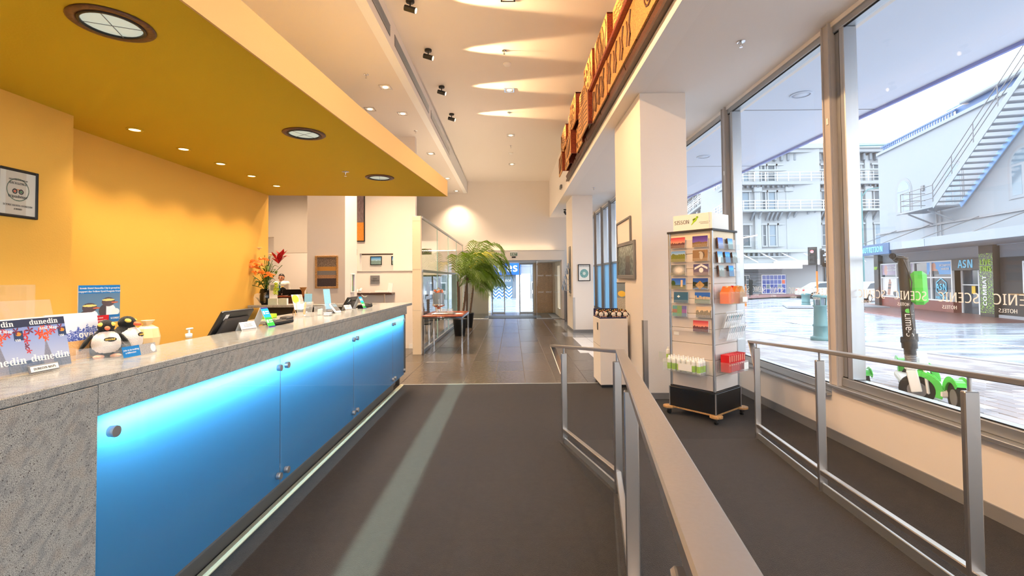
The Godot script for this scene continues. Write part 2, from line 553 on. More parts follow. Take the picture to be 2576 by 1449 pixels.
func paint_sheet() -> void:
	var N := 1024
	var S := 128
	var sheet := Image.create(N, N, false, Image.FORMAT_RGB8)
	var nz := FastNoiseLite.new()
	nz.frequency = 4.0
	nz.seed = 77
	var n := func(u: float, v: float) -> float: return nz.get_noise_2d(u, v) * 0.5 + 0.5
	var white := Color(0.93, 0.93, 0.92)
	var scenic := func(top: Color, low: Color, land: Color, land2: Color, hor: float, rug: float) -> Callable:
		return func(u: float, v: float) -> Color:
			var h: float = hor + (n.call(u * 1.2 + hor * 9.0, 3.0 + rug) - 0.5) * rug
			if v < h:
				return top.lerp(low, v / hor)
			return land.lerp(land2, clampf(n.call(u * 4, v * 6) * 1.6 - 0.3, 0, 1))
	var P := {
		"sunset": scenic.call(Color(0.72, 0.20, 0.26), Color(0.95, 0.62, 0.50), Color(0.16, 0.08, 0.10), Color(0.62, 0.38, 0.38), 0.52, 0.35),
		"dusk_town": scenic.call(Color(0.24, 0.16, 0.48), Color(0.44, 0.34, 0.66), Color(0.20, 0.14, 0.12), Color(0.78, 0.62, 0.42), 0.55, 0.2),
		"hills": scenic.call(Color(0.35, 0.55, 0.80), Color(0.62, 0.74, 0.84), Color(0.24, 0.36, 0.14), Color(0.62, 0.54, 0.26), 0.30, 0.3),
		"shingle_bird": func(u: float, v: float) -> Color:
			if ell(u, v, 0.58, 0.52, 0.12, 0.34) or ell(u, v, 0.50, 0.22, 0.09, 0.09): return Color(0.72, 0.68, 0.62)
			if ell(u, v, 0.63, 0.46, 0.15, 0.30): return Color(0.36, 0.30, 0.27)
			return Color(0.34, 0.23, 0.15).lerp(Color(0.76, 0.62, 0.45), n.call(u * 9, v * 9)),
		"rock_spray": func(u: float, v: float) -> Color:
			return Color(0.40, 0.42, 0.42).lerp(Color(0.88, 0.84, 0.80), clampf(1.3 - 3.0 * Vector2(u - 0.55, v - 0.5).length() + n.call(u * 3, v * 3) * 0.4, 0, 1)),
		"albatross": func(u: float, v: float) -> Color:
			if absf(v - 0.30 - absf(u - 0.52) * 0.7 + 0.2) < 0.10 and absf(u - 0.5) < 0.42 or ell(u, v, 0.52, 0.55, 0.14, 0.22): return Color(0.90, 0.88, 0.86)
			return Color(0.28, 0.28, 0.46).lerp(Color(0.48, 0.40, 0.44), v),
		"tower": func(u: float, v: float) -> Color:
			if absf(u - 0.72) < 0.07 and v > 0.16 and v < 0.8: return Color(0.86, 0.72, 0.56)
			if v > 0.62: return Color(0.20, 0.30, 0.18).lerp(Color(0.52, 0.50, 0.44), n.call(u * 6, v * 6))
			if ell(u, v, 0.12, 0.5, 0.16, 0.3): return Color(0.20, 0.30, 0.12)
			return Color(0.12, 0.32, 0.68).lerp(Color(0.40, 0.62, 0.84), v),
		"church": func(u: float, v: float) -> Color:
			var w := v if v < 0.62 else 1.24 - v
			if w > 0.22 + absf(u - 0.48) * 1.3: return Color(0.80, 0.66, 0.42) if fmod(u * 14.0, 1.0) < 0.6 else Color(0.38, 0.27, 0.18)
			if w > 0.45 - absf(u - 0.5) * 0.3: return Color(0.10, 0.16, 0.14)
			return Color(0.08, 0.24, 0.55).lerp(Color(0.24, 0.50, 0.78), v),
		"sea_bird": func(u: float, v: float) -> Color:
			if absf(v - 0.42) < 0.05 and absf(u - 0.34) < 0.10 or ell(u, v, 0.34, 0.42, 0.04, 0.13): return Color(0.92, 0.92, 0.90)
			return Color(0.16, 0.32, 0.44).lerp(Color(0.22, 0.42, 0.52), n.call(u * 4, v * 12)),
		"white_town": func(u: float, v: float) -> Color:
			if v > 0.62: return Color(0.36, 0.48, 0.50).lerp(Color(0.60, 0.62, 0.55), n.call(u * 5, v * 9))
			if v > 0.30 + 0.18 * stone(u, 0.0, 7.0): return Color(0.88, 0.80, 0.68) if fmod(u * 11.0, 1.0) < 0.6 else Color(0.45, 0.36, 0.30)
			return Color(0.16, 0.38, 0.70),
		"collage": func(u: float, v: float) -> Color:
			var k := stone(u, v, 3.0)
			return Color.from_hsv(fmod(k * 3.0 + 0.5, 1.0), 0.35, 0.35 + 0.5 * n.call(u * 12, v * 12)),
		"dunes": scenic.call(Color(0.80, 0.70, 0.60), Color(0.86, 0.76, 0.62), Color(0.26, 0.26, 0.24), Color(0.80, 0.74, 0.64), 0.40, 0.55),
		"blue_a": scenic.call(Color(0.20, 0.36, 0.86), Color(0.60, 0.72, 0.95), Color(0.30, 0.34, 0.60), Color(0.75, 0.80, 0.92), 0.6, 0.2),
		"blue_b": scenic.call(Color(0.24, 0.58, 0.92), Color(0.72, 0.88, 0.98), Color(0.24, 0.44, 0.44), Color(0.80, 0.86, 0.86), 0.5, 0.3),
		"blue_c": scenic.call(Color(0.05, 0.46, 0.84), Color(0.36, 0.78, 0.95), Color(0.05, 0.30, 0.60), Color(0.40, 0.75, 0.90), 0.35, 0.6),
		"pale_d": scenic.call(Color(0.55, 0.64, 0.66), Color(0.78, 0.84, 0.84), Color(0.36, 0.42, 0.38), Color(0.72, 0.76, 0.74), 0.4, 0.4),
		"map_cover": func(u: float, v: float) -> Color:
			if v < 0.16: return Color(0.17, 0.20, 0.30)
			for q in [[0.42, 0.34, 0.13, 0.3, 0], [0.56, 0.31, 0.10, 1.1, 0], [0.34, 0.29, 0.10, 2.0, 1], [0.50, 0.42, 0.08, 0.7, 0], [0.68, 0.27, 0.09, 0.2, 1], [0.86, 0.22, 0.09, 1.6, 2], [0.16, 0.23, 0.10, 0.9, 2], [0.05, 0.30, 0.10, 0.4, 1], [0.06, 0.42, 0.09, 1.9, 1], [0.04, 0.53, 0.08, 0.8, 2], [0.08, 0.62, 0.07, 0.1, 1], [0.44, 0.20, 0.09, 1.2, 0], [0.62, 0.19, 0.07, 2.2, 1]]:
				var dl := Vector2(u - q[0], (v - q[1]) * 1.22)
				if dl.length() < q[2] * (0.55 + 0.45 * cos(dl.angle() * 5.0 + q[3] * 3.0)): return [Color(0.93, 0.30, 0.12), Color(0.72, 0.12, 0.16), Color(0.36, 0.10, 0.22)][q[4]].lerp(Color(0.95, 0.5, 0.2), 0.25 * n.call(u * 9, v * 9))
			if absf(u - 0.48) < 0.11 * clampf((v - 0.42) * 2.4, 0.1, 1.0) and v > 0.43: return Color(0.36, 0.38, 0.46).lerp(Color(0.62, 0.63, 0.68), n.call(u * 12, v * 12))
			if v > 0.80: return Color(0.20, 0.26, 0.36).lerp(Color(0.44, 0.52, 0.62), n.call(u * 5, v * 5))
			if u > 0.80 and v > 0.22 and v < 0.40: return Color(0.16, 0.24, 0.38) if not ell(u, v, 0.9, 0.28, 0.06, 0.035) else Color(0.85, 0.55, 0.2)
			return Color(0.44, 0.54, 0.78).lerp(Color(0.74, 0.76, 0.82), v),
		"alps": func(u: float, v: float) -> Color:
			var h: float = 0.42 + (n.call(u * 1.5, 8.0) - 0.5) * 0.3 - 0.12 * u
			if v < h: return Color(0.86, 0.89, 0.94)
			if v > 0.60: return Color(0.72, 0.50, 0.28).lerp(Color(0.93, 0.78, 0.56), n.call(u * 8, v * 8))
			return Color(0.12, 0.22, 0.58).lerp(Color(0.92, 0.94, 0.98), clampf(n.call(u * 5, v * 7) * 2.4 - 0.7 - (v - h) * 1.2, 0, 1)),
		"trust_sign": func(u: float, v: float) -> Color:
			if v < 0.22: return Color(0.03, 0.45, 0.72)
			if v > 0.80: return Color(0.78, 0.06, 0.12) if u < 0.72 else Color(0.05, 0.40, 0.66)
			if ell(u, v, 0.88, 0.72, 0.10, 0.09): return white
			for b in [[0.70, 0.45, 0.16], [0.26, 0.58, 0.17]]:
				if ell(u, v, b[0], b[1] - 0.05, b[2] * 0.95, 0.030): return Color(0.93, 0.86, 0.50)
				if ell(u, v, b[0] + 0.16, b[1] + 0.02, 0.09, 0.02): return Color(0.80, 0.40, 0.28)
				if ell(u, v, b[0], b[1], b[2], 0.12): return Color(0.33, 0.28, 0.30)
				if ell(u, v, b[0] - 0.02, b[1] + 0.24, b[2] * 1.3, 0.20): return Color(0.90, 0.93, 0.94) if u > b[0] - 0.05 else Color(0.28, 0.26, 0.28)
			return Color(0.30, 0.44, 0.58).lerp(Color(0.42, 0.56, 0.66), v),
		"trust_card": func(u: float, v: float) -> Color:
			if u < 0.5: return Color(0.03, 0.45, 0.72)
			if ell(u, v, 0.90, 0.5, 0.08, 0.38): return white
			return Color(0.38, 0.36, 0.36).lerp(Color(0.86, 0.86, 0.84), n.call(u * 9, v * 4)),
		"certificate": func(u: float, v: float) -> Color:
			var r := Vector2(u - 0.5, (v - 0.42) * 1.2).length()
			if absf(r - 0.30) < 0.012: return Color(0.35, 0.42, 0.36)
			for s in [-1.0, 1.0]:
				var q := Vector2(u - 0.5 - s * 0.085, (v - 0.46) * 1.2).length()
				if q < 0.03: return Color(0.80, 0.30, 0.15) if s < 0 else Color(0.20, 0.45, 0.25)
				if absf(q - 0.055) < 0.016 or q < 0.016: return Color(0.12, 0.10, 0.10)
			if absf(u - 0.5) < 0.05 and v > 0.405 and v < 0.43: return Color(0.80, 0.45, 0.25)
			return Color(0.86, 0.86, 0.82) if absf(u - 0.45) > 0.28 else Color(0.80, 0.78, 0.72),
		"gorge": func(u: float, v: float) -> Color:
			return Color(0.20, 0.24, 0.22).lerp(Color(0.62, 0.66, 0.64), clampf(n.call(u * 2.5, v * 1.5) * 1.5 - 0.3 - v * 0.15, 0, 1)).lerp(Color(0.25, 0.16, 0.10), 0.7 if absf(u - 0.62) < 0.1 + 0.05 * v and v > 0.35 else 0.0),
		"four_photos": func(u: float, v: float) -> Color:
			if v < 0.32: return Color(0.30, 0.24, 0.20).lerp(Color(0.72, 0.66, 0.60), n.call(u * 4, v * 5) * 1.2 - 0.1)
			if v < 0.46: return Color(0.78, 0.56, 0.28)
			if v < 0.60: return Color(0.38, 0.38, 0.38).lerp(Color(0.6, 0.6, 0.62), n.call(u * 9, v * 9))
			if v < 0.72: return Color(0.45, 0.24, 0.12).lerp(Color(0.95, 0.86, 0.72), n.call(u * 12, v * 12) * 1.5 - 0.3)
			return Color(0.14, 0.12, 0.16).lerp(Color(0.40, 0.36, 0.36), n.call(u * 6, v * 8)),
		"teal_wheel": func(u: float, v: float) -> Color:
			var p := Vector2(u - 0.5, (v - 0.55) * 1.35)
			var r := p.length()
			if r < 0.38 and r > 0.14: return Color(0.10, 0.45, 0.50) if fmod(p.angle() * 3.2 + 20.0, 1.0) < 0.5 else Color(0.62, 0.80, 0.78)
			if r < 0.14: return Color(0.80, 0.86, 0.84)
			return Color(0.90, 0.91, 0.90) if v > 0.14 or fmod(u * 20.0, 1.0) < 0.5 else Color(0.6, 0.6, 0.6),
		"fern_print": func(u: float, v: float) -> Color:
			var a: float = n.call(u * 9, v * 9)
			return Color(0.16, 0.20, 0.18) if a > 0.56 else (Color(0.62, 0.76, 0.45) if a > 0.5 else Color(0.92, 0.92, 0.88)),
		"yellow_disc": func(u: float, v: float) -> Color:
			if v > 0.62: return Color(0.70, 0.78, 0.84)
			if ell(u, v, 0.30, 0.30, 0.30, 0.28): return Color(0.95, 0.72, 0.22)
			if u > 0.62: return Color(0.46, 0.26, 0.18) if n.call(u * 9, v * 5) > 0.5 else Color(0.90, 0.84, 0.80)
			return white,
		"pale_blue": func(u: float, v: float) -> Color: return Color(0.30, 0.62, 0.82).lerp(Color(0.72, 0.86, 0.92), n.call(u * 4, v * 4)),
		"two_pay": func(u: float, v: float) -> Color:
			if v < 0.07 or v > 0.93: return Color(0.16, 0.16, 0.48)
			if v < 0.5: return Color(0.02, 0.62, 0.86)
			return Color(0.16, 0.68, 0.26),
		"athlete": func(u: float, v: float) -> Color:
			if ell(u, v, 0.52, 0.14, 0.07, 0.08) or (absf(u - 0.50 + (v - 0.4) * 0.15) < 0.10 and v > 0.2 and v < 0.95): return Color(0.62, 0.42, 0.34) if v < 0.34 or v > 0.62 or (v > 0.42 and v < 0.5) else Color(0.14, 0.12, 0.14)
			if ell(u, v, 0.14, 0.86, 0.13, 0.14) or ell(u, v, 0.86, 0.86, 0.13, 0.14): return Color(0.12, 0.13, 0.15)
			return Color(0.88, 0.88, 0.88).lerp(Color(0.76, 0.74, 0.72), clampf(n.call(u * 2, v * 4), 0, 1)),
		"mauve_banner": func(u: float, v: float) -> Color:
			if ell(u, v, 0.26, 0.55, 0.12, 0.45): return Color(0.78, 0.56, 0.50)
			return Color(0.74, 0.66, 0.74).lerp(Color(0.52, 0.46, 0.56), u),
		"cyan_banner": func(u: float, v: float) -> Color:
			if ell(u, v, 0.30, 0.35, 0.08, 0.28) or ell(u, v, 0.30, 1.0, 0.2, 0.5): return Color(0.80, 0.52, 0.40) if v < 0.72 else Color(0.12, 0.16, 0.2)
			return Color(0.10, 0.58, 0.84),
		"chevrons": func(u: float, v: float) -> Color:
			return Color(0.20, 0.42, 0.66) if fmod(v * 8.0 + absf(fmod(u * 3.0, 1.0) - 0.5) * 2.0, 1.0) < 0.45 else Color(0.82, 0.90, 0.95),
		"black_lime": func(u: float, v: float) -> Color:
			var k: float = n.call(u * 2.5, v * 9)
			return Color(0.62, 0.86, 0.16) if k > 0.60 else Color(0.16, 0.18, 0.20),
		"leaf_banner": func(u: float, v: float) -> Color:
			if ell(u, v, 0.5, 0.36, 0.4, 0.10): return Color(0.93, 0.76, 0.22)
			return Color(0.46, 0.52, 0.56) if v < 0.5 else Color(0.80, 0.78, 0.72).lerp(Color(0.3, 0.3, 0.3), 0.5 if n.call(u * 4, v * 14) > 0.5 else 0.0),
		"painting": func(u: float, v: float) -> Color:
			return Color(0.35, 0.28, 0.30).lerp(Color(0.62, 0.55, 0.55), n.call(u * 2, v * 2)) if v < 0.62 else Color(0.76, 0.46, 0.16).lerp(Color(0.90, 0.62, 0.25), n.call(u * 3, v * 4)),
		"soap_label": func(u: float, v: float) -> Color:
			return Color(0.45, 0.62, 0.18) if v > 0.45 else Color(0.90, 0.90, 0.86),
		"brochure": func(u: float, v: float) -> Color:
			return Color.from_hsv(0.58 + 0.1 * stone(u, v, 2.0), 0.25, 0.5 + 0.4 * n.call(u * 6, v * 6)),
		"sisson": func(_u: float, v: float) -> Color: return Color(0.93, 0.88, 0.83).lerp(Color(0.92, 0.86, 0.80), v),
	}
	var i := 0
	for k in P:
		var ox := (i % 8) * S
		var oy := (i / 8) * S
		var paint: Callable = P[k]
		for y in S:
			for x in S:
				sheet.set_pixel(ox + x, oy + y, paint.call((x + 0.5) / S, (y + 0.5) / S))
		cells[k] = Rect2((ox + 1.0) / N, (oy + 1.0) / N, (S - 2.0) / N, (S - 2.0) / N)
		i += 1
	atlas = ImageTexture.create_from_image(sheet)
	var m := mat("print", Color.WHITE, 0.35)
	m.albedo_texture = atlas

# ---------- the room ----------
func shell() -> void:
	# floors
	var b := B.new()
	b.bx(-3.60, 2.85, -0.15, 0.0, -3.2, 6.53)
	struct("floor", b, M.carpet)
	b = B.new()
	b.bx(-9.2, 2.85, -0.15, -0.006, 6.56, 17.2)
	b.bx(-9.2, -3.60, -0.15, -0.006, 3.0, 6.56)
	b.bx(-1.95, 1.95, -0.15, -0.006, 17.2, 20.0)
	var tf := struct("floor", b, M.grout)
	var shapes := []
	for s in [Vector2(0.431, 0.866), Vector2(0.49, 0.49)]:
		var q := B.new()
		q.box(Vector3.ZERO, Vector3(s.x, 0.012, s.y), Basis.IDENTITY, 0.002)
		shapes.append(q.mesh())
	var k := 0
	for r in 16:
		for c in 10:
			var x := -2.66 + 0.436 * c
			var d := 7.0 + 0.871 * r
			if x > 1.30 or (x < -1.9 and d > 10.4) or (d > 17.0 and absf(x) > 1.7):
				continue
			var o := put("tile", shapes[0], M["tile_%d" % [0, 1, 0, 2, 1, 0, 2][k * 5 % 7]], tf)
			o.position = V(x, -0.0062 + 0.0006 * (k % 3), d)
			k += 1
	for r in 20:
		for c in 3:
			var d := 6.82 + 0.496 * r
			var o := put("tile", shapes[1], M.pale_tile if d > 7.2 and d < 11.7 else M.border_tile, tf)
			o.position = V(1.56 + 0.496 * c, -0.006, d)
	b = B.new()
	b.bx(-1.56, 1.62, -0.01, 0.004, 6.52, 6.56)
	struct("trim_1", b, M.aluminium)
	b = B.new()
	b.bar(V(-1.532, 0.006, 0.5), V(-1.532, 0.006, 6.50), 0.055, 0.016, 0.005)
	struct("trim_2", b, M.strip_trim)
	# ramp between the two railings: level with the carpet at its far end
	b = B.new()
	var A := [Vector2(0.40, 4.20), Vector2(2.20, 4.28)]
	var sect := [[0.40, 2.20, 4.25, 0.0], [0.62, 1.97, 2.95, 0.118], [0.40, 1.70, 1.75, 0.235], [0.10, 1.42, 0.25, 0.385], [0.0, 1.33, -0.3, 0.40], [-0.2, 1.2, -3.1, 0.40]]
	for i in sect.size() - 1:
		var s: Array = sect[i]
		var t: Array = sect[i + 1]
		b.poly([V(s[0], s[3], s[2]), V(s[1], s[3], s[2]), V(t[1], t[3], t[2]), V(t[0], t[3], t[2])], Vector3.UP)
		b.poly([V(s[0], s[3], s[2]), V(t[0], t[3], t[2]), V(t[0], -0.05, t[2]), V(s[0], -0.05, s[2])], Vector3.LEFT)
		b.poly([V(s[1], s[3], s[2]), V(t[1], t[3], t[2]), V(t[1], -0.05, t[2]), V(s[1], -0.05, s[2])], Vector3.RIGHT)
	b.poly([V(0.40, 0, 4.25), V(2.2, 0, 4.25), V(2.2, -0.05, 4.25), V(0.4, -0.05, 4.25)], Vector3.FORWARD)
	b.poly([V(-0.2, 0.4, -3.1), V(1.2, 0.4, -3.1), V(1.2, -0.05, -3.1), V(-0.2, -0.05, -3.1)], Vector3.BACK)
	struct("floor", b, M.carpet, "bluish dark carpet ramp between the two steel railings", "ramp")
	# ceilings
	b = B.new()
	b.bx(-1.62, 1.62, 5.05, 5.25, -3.2, 17.4)
	struct("ceiling", b, M.white_ceiling)
	b = B.new()
	b.bx(-9.2, -1.75, 4.62, 5.25, -3.2, 17.4)
	struct("ceiling", b, M.white_ceiling)
	b = B.new()
	b.bx(1.62, 3.05, 3.70, 3.90, -3.2, 17.2)
	struct("ceiling", b, M.white_ceiling)
	# upright face with the air grilles between the two left ceilings
	b = B.new()
	b.bx(-1.75, -1.62, 4.62, 5.05, -3.2, 17.2)
	var vf := struct("trim_3", b, M.white)
	for g in [[2.3, 3.6], [3.9, 6.25], [6.50, 9.2], [9.45, 12.3]]:
		var fr := B.new()
		fr.bx(-1.626, -1.615, 4.74, 4.90, g[0], g[1])
		var go := obj("air_grille", fr, M.mid_grey, vf)
		var sl := B.new()
		for j in 5:
			sl.box(V(-1.613, 4.762 + j * 0.029, (g[0] + g[1]) / 2), Vector3(0.012, 0.008, g[1] - g[0] - 0.03), Basis(Vector3.BACK, 0.5))
		obj("grille_blade", sl, M.aluminium, go)
	# beam carrying the carving, over the right-hand pillars
	b = B.new()
	b.bx(1.40, 1.62, 3.70, 5.05, -3.2, 17.2)
	struct("trim_4", b, M.white_wall)
	# golden soffit over the desk
	var e0 := Vector2(-1.84, -1.5)
	var e1 := Vector2(-1.455, 2.05)
	var e2 := Vector2(-1.29, 3.94)
	var e3 := Vector2(-0.962, 7.01)
	b = B.new()
	b.slab(Vector3(0, 2.70, 0), Vector3.RIGHT, Vector3.FORWARD, [Vector2(-3.54, -1.5), e0, e1, e2, e3, Vector2(-3.54, 6.79)], 0.22)
	var so := struct("ceiling", b, M.gold_ceiling)
	b = B.new()
	for pr in [[e0, e1], [e1, e2], [e2, e3], [e3, Vector2(-3.54, 6.79)]]:
		var p: Vector2 = pr[0]
		var q: Vector2 = pr[1]
		b.bar(V(p.x, 2.815, p.y), V(q.x, 2.815, q.y), 0.012, 0.236)
	obj("fascia", b, M.fascia_paint, so)
	# left walls
	b = B.new()
	b.bx(-3.75, -3.53, 0.0, 2.70, 3.48, 6.79)
	struct("wall_left", b, M.gold_wall)
	b = B.new()
	b.bx(-3.75, -3.27, 0.0, 2.70, -3.2, 3.48)
	struct("wall_left", b, M.gold_wall)
	b = B.new()
	b.bx(-3.75, -3.54, 2.70, 4.62, -3.2, 6.79)
	struct("wall_left", b, M.white_wall)
	# back of the room behind the camera
	b = B.new()
	b.bx(-9.2, -1.3, -0.1, 5.25, -3.4, -3.2)
	b.bx(-1.3, 2.75, 3.6, 5.25, -3.4, -3.2)
	b.bx(-1.3, 2.75, -0.1, 0.40, -3.4, -3.2)
	b.bx(2.75, 3.1, -0.1, 5.25, -3.4, -3.2)
	struct("wall_back", b, M.white_wall)
	# far left rooms: outer wall, office, bar
	b = B.new()
	b.bx(-9.4, -9.2, -0.1, 5.2, 3.0, 17.4)
	struct("wall_left", b, M.white_wall)
	b = B.new()
	b.bx(-9.2, -3.75, -0.1, 4.62, 2.8, 3.0)
	struct("wall_left", b, M.white_wall)
	b = B.new()   # office lintel
	b.bx(-6.30, -3.7, 2.20, 4.62, 12.4, 12.6)
	b.bx(-9.2, -6.30, 2.62, 4.62, 12.4, 12.6)
	struct("wall_far", b, M.white_wall)
	b = B.new()   # office back wall with its window
	b.bx(-9.2, -6.95, 0, 4.62, 16.2, 16.4)
	b.bx(-6.95, -5.9, 0, 1.15, 16.2, 16.4)
	b.bx(-6.95, -5.9, 2.10, 4.62, 16.2, 16.4)
	b.bx(-5.9, -3.4, 0, 4.62, 16.2, 16.4)
	struct("wall_far", b, M.grey_wall)
	b = B.new()
	b.bar(V(-3.62, 2.31, 9.27), V(-6.05, 2.31, 16.2), 0.12, 4.62)
	struct("wall_left", b, M.white_wall)
	# square column behind the desk
	b = B.new()
	b.bx(-3.755, -3.06, 0, 4.62, 8.6, 9.26)
	struct("wall_column", b, M.white_wall, "square white column behind the desk, with a framed picture", "column")
	# low wall of the guest telephone, upper wall with its slot
	b = B.new()
	b.bx(-3.40, -1.945, 0, 1.645, 10.0, 10.28)
	b.bx(-3.40, -1.945, 1.645, 1.66, 9.98, 10.28)
	struct("wall_far", b, M.white_wall)
	b = B.new()
	b.bx(-3.40, -2.115, 2.04, 4.62, 10.3, 10.45)
	b.bx(-2.61, -2.115, 1.655, 2.04, 10.3, 10.45)
	b.bx(-3.40, -3.345, 1.655, 2.04, 10.3, 10.45)
	struct("wall_far", b, M.white_wall)
	b = B.new()
	b.bx(-2.2, -1.94, 0, 0.09, 9.98, 10.0)
	struct("baseboard_far", b, M.white)
	# far wall with the way out and a restaurant window
	b = B.new()
	b.bx(-9.2, -3.30, 0, 5.05, 17.2, 17.4)
	b.bx(-3.30, -1.95, 1.62, 5.05, 17.2, 17.4)
	b.bx(-3.30, -1.95, 0, 0.55, 17.2, 17.4)
	b.bx(-1.95, -1.78, 0, 5.05, 17.2, 17.4)
	b.bx(-1.78, 1.78, 2.14, 5.05, 17.2, 17.4)
	b.bx(1.78, 3.05, 0, 5.05, 17.2, 17.4)
	struct("wall_far", b, M.white_wall)
	# right wall under and between the windows
	b = B.new()
	b.bx(2.85, 3.10, -0.1, 0.475, -3.2, 4.22)
	b.bx(2.85, 3.10, -0.1, 0.390, 4.22, 17.4)
	struct("wall_right", b, M.sill_paint)
	b = B.new()
	b.bx(2.85, 3.10, 3.66, 3.92, -3.2, 17.4)
	struct("wall_right", b, M.white_wall)
	b = B.new()
	b.bx(2.838, 2.852, 0.0, 0.085, -3.2, 17.2)
	struct("baseboard_right", b, M.mid_grey)
	b = B.new()
	b.bx(2.80, 2.90, 0.470, 0.495, -3.2, 4.22, 0.004)
	b.bx(2.80, 2.90, 0.385, 0.408, 4.22, 17.2, 0.004)
	struct("trim_5", b, M.aluminium)
	# pillars
	for p in [[1.57, 2.13, 5.65, 7.03], [1.64, 2.20, 12.65, 14.0]]:
		b = B.new()
		b.bx(p[0], p[1], 0, 3.70, p[2], p[3], 0.004)
		var o := struct("wall_pillar", b, M.white_wall, "wide pale pillar with two frames hung on its side, behind the postcard stand" if p[2] < 9 else "far pale pillar with a round teal print, by the way out", "pillar")
		b = B.new()
		b.bx(p[0] - 0.012, p[1] + 0.012, 0, 0.075, p[2] - 0.012, p[3] + 0.012, 0.003)
		obj("skirting", b, M.mid_grey, o)
		b = B.new()
		b.bx(p[0] - 0.004, p[0] + 0.055, 0.08, 0.94, p[2] - 0.004, p[2] + 0.001)
		b.bx(p[0] - 0.004, p[0] + 0.001, 0.08, 0.94, p[2] - 0.004, p[2] + 0.055)
		obj("corner_guard", b, M.steel, o)
	windows()
	# unseen glazed entrance behind the camera at the ramp's top, placed to bring daylight in
	var dw := Node3D.new()
	dw.name = "door_5"
	add_child(dw)
	tag(dw, "", "", "", "structure")
	b = B.new()
	for x in [-1.27, -0.27, 0.73, 1.73, 2.72]:
		b.bx(x - 0.03, x + 0.03, 0.40, 3.60, -3.34, -3.26, 0.006)
	b.bx(-1.3, 2.75, 2.55, 2.62, -3.34, -3.26, 0.006)
	b.bx(-1.3, 2.75, 3.54, 3.60, -3.34, -3.26, 0.006)
	obj("door_frame", b, M.aluminium, dw)
	b = B.new()
	b.poly([V(-1.3, 0.4, -3.3), V(2.75, 0.4, -3.3), V(2.75, 3.6, -3.3), V(-1.3, 3.6, -3.3)], Vector3.FORWARD)
	obj("pane", b, M.window_glass, dw)
	vestibule()

func windows() -> void:
	var edges := [-3.2, -2.15, -0.05, 2.05, 4.16, 6.20, 8.3, 10.35, 12.4, 13.6, 14.8, 16.0, 17.2]
	for i in edges.size() - 1:
		var d0: float = edges[i] + 0.055
		var d1: float = edges[i + 1] - 0.055
		var low := 0.495 if d1 < 4.5 else 0.408
		var sill := low + 0.075
		var w := Node3D.new()
		w.name = "window_%d" % (i + 1)
		add_child(w)
		tag(w, "", "", "", "structure")
		var b := B.new()
		b.bx(2.86, 2.98, low, sill, d0, d1, 0.006)
		b.bx(2.86, 2.98, 3.60, 3.68, d0, d1, 0.006)
		b.bx(2.86, 2.98, sill, 3.60, d0, d0 + 0.03, 0.006)
		b.bx(2.86, 2.98, sill, 3.60, d1 - 0.13, d1 - 0.075, 0.006)
		b.bx(2.88, 2.98, sill, 3.60, d1 - 0.06, d1, 0.006)
		if edges[i] > 12.0:
			b.bx(2.86, 2.98, 1.86, 1.92, d0, d1, 0.004)
		obj("window_frame", b, M.aluminium, w)
		b = B.new()
		b.bx(2.872, 2.879, sill - 0.004, 3.61, d1 - 0.077, d1 - 0.058)
		b.bx(2.875, 2.882, sill - 0.002, sill + 0.008, d0, d1)
		b.bx(2.875, 2.882, 3.59, 3.602, d0, d1)
		obj("gasket", b, M.black_gasket, w)
		b = B.new()
		b.poly([V(2.91, sill, d0 + 0.02), V(2.91, sill, d1 - 0.12), V(2.91, 3.61, d1 - 0.12), V(2.91, 3.61, d0 + 0.02)], Vector3.LEFT)
		obj("pane", b, M.window_glass, w)
		if edges[i] > 12.0:
			b = B.new()
			b.bx(2.902, 2.905, sill, 1.86, d0 + 0.03, d1 - 0.13)
			obj("privacy_film", b, M.blue_film, w)
		elif d1 < 6.3 and d1 > 1.0:
			var c := d0 + 0.24
			while c < d1 - 0.1:
				text("lettering", "SCENIC", 0.062, V(2.925, 1.30, c), Vector3.FORWARD, Vector3.UP, M.white, w, "Droid Sans", 0.001)
				text("lettering", "HOTELS", 0.022, V(2.925, 1.235, c + 0.06), Vector3.FORWARD, Vector3.UP, M.white, w, "Droid Sans", 0.001)
				c += 0.37
	for e in edges:
		var b := B.new()
		b.bx(2.835, 2.97, 0.40 if e > 4.5 else 0.48, 3.70, e - 0.05, e + 0.05, 0.006)
		b.bx(2.822, 2.836, 0.40 if e > 4.5 else 0.48, 3.70, e - 0.05, e - 0.038)
		b.bx(2.822, 2.836, 0.40 if e > 4.5 else 0.48, 3.70, e + 0.038, e + 0.05)
		var o := struct("trim_mullion", b, M.mullion_paint)
		if e > 3 and e < 7:
			b = B.new()
			b.bx(2.826, 2.836, 2.80, 2.86, e - 0.012, e + 0.008, 0.003)
			obj("blind_clip", b, M.white, o)

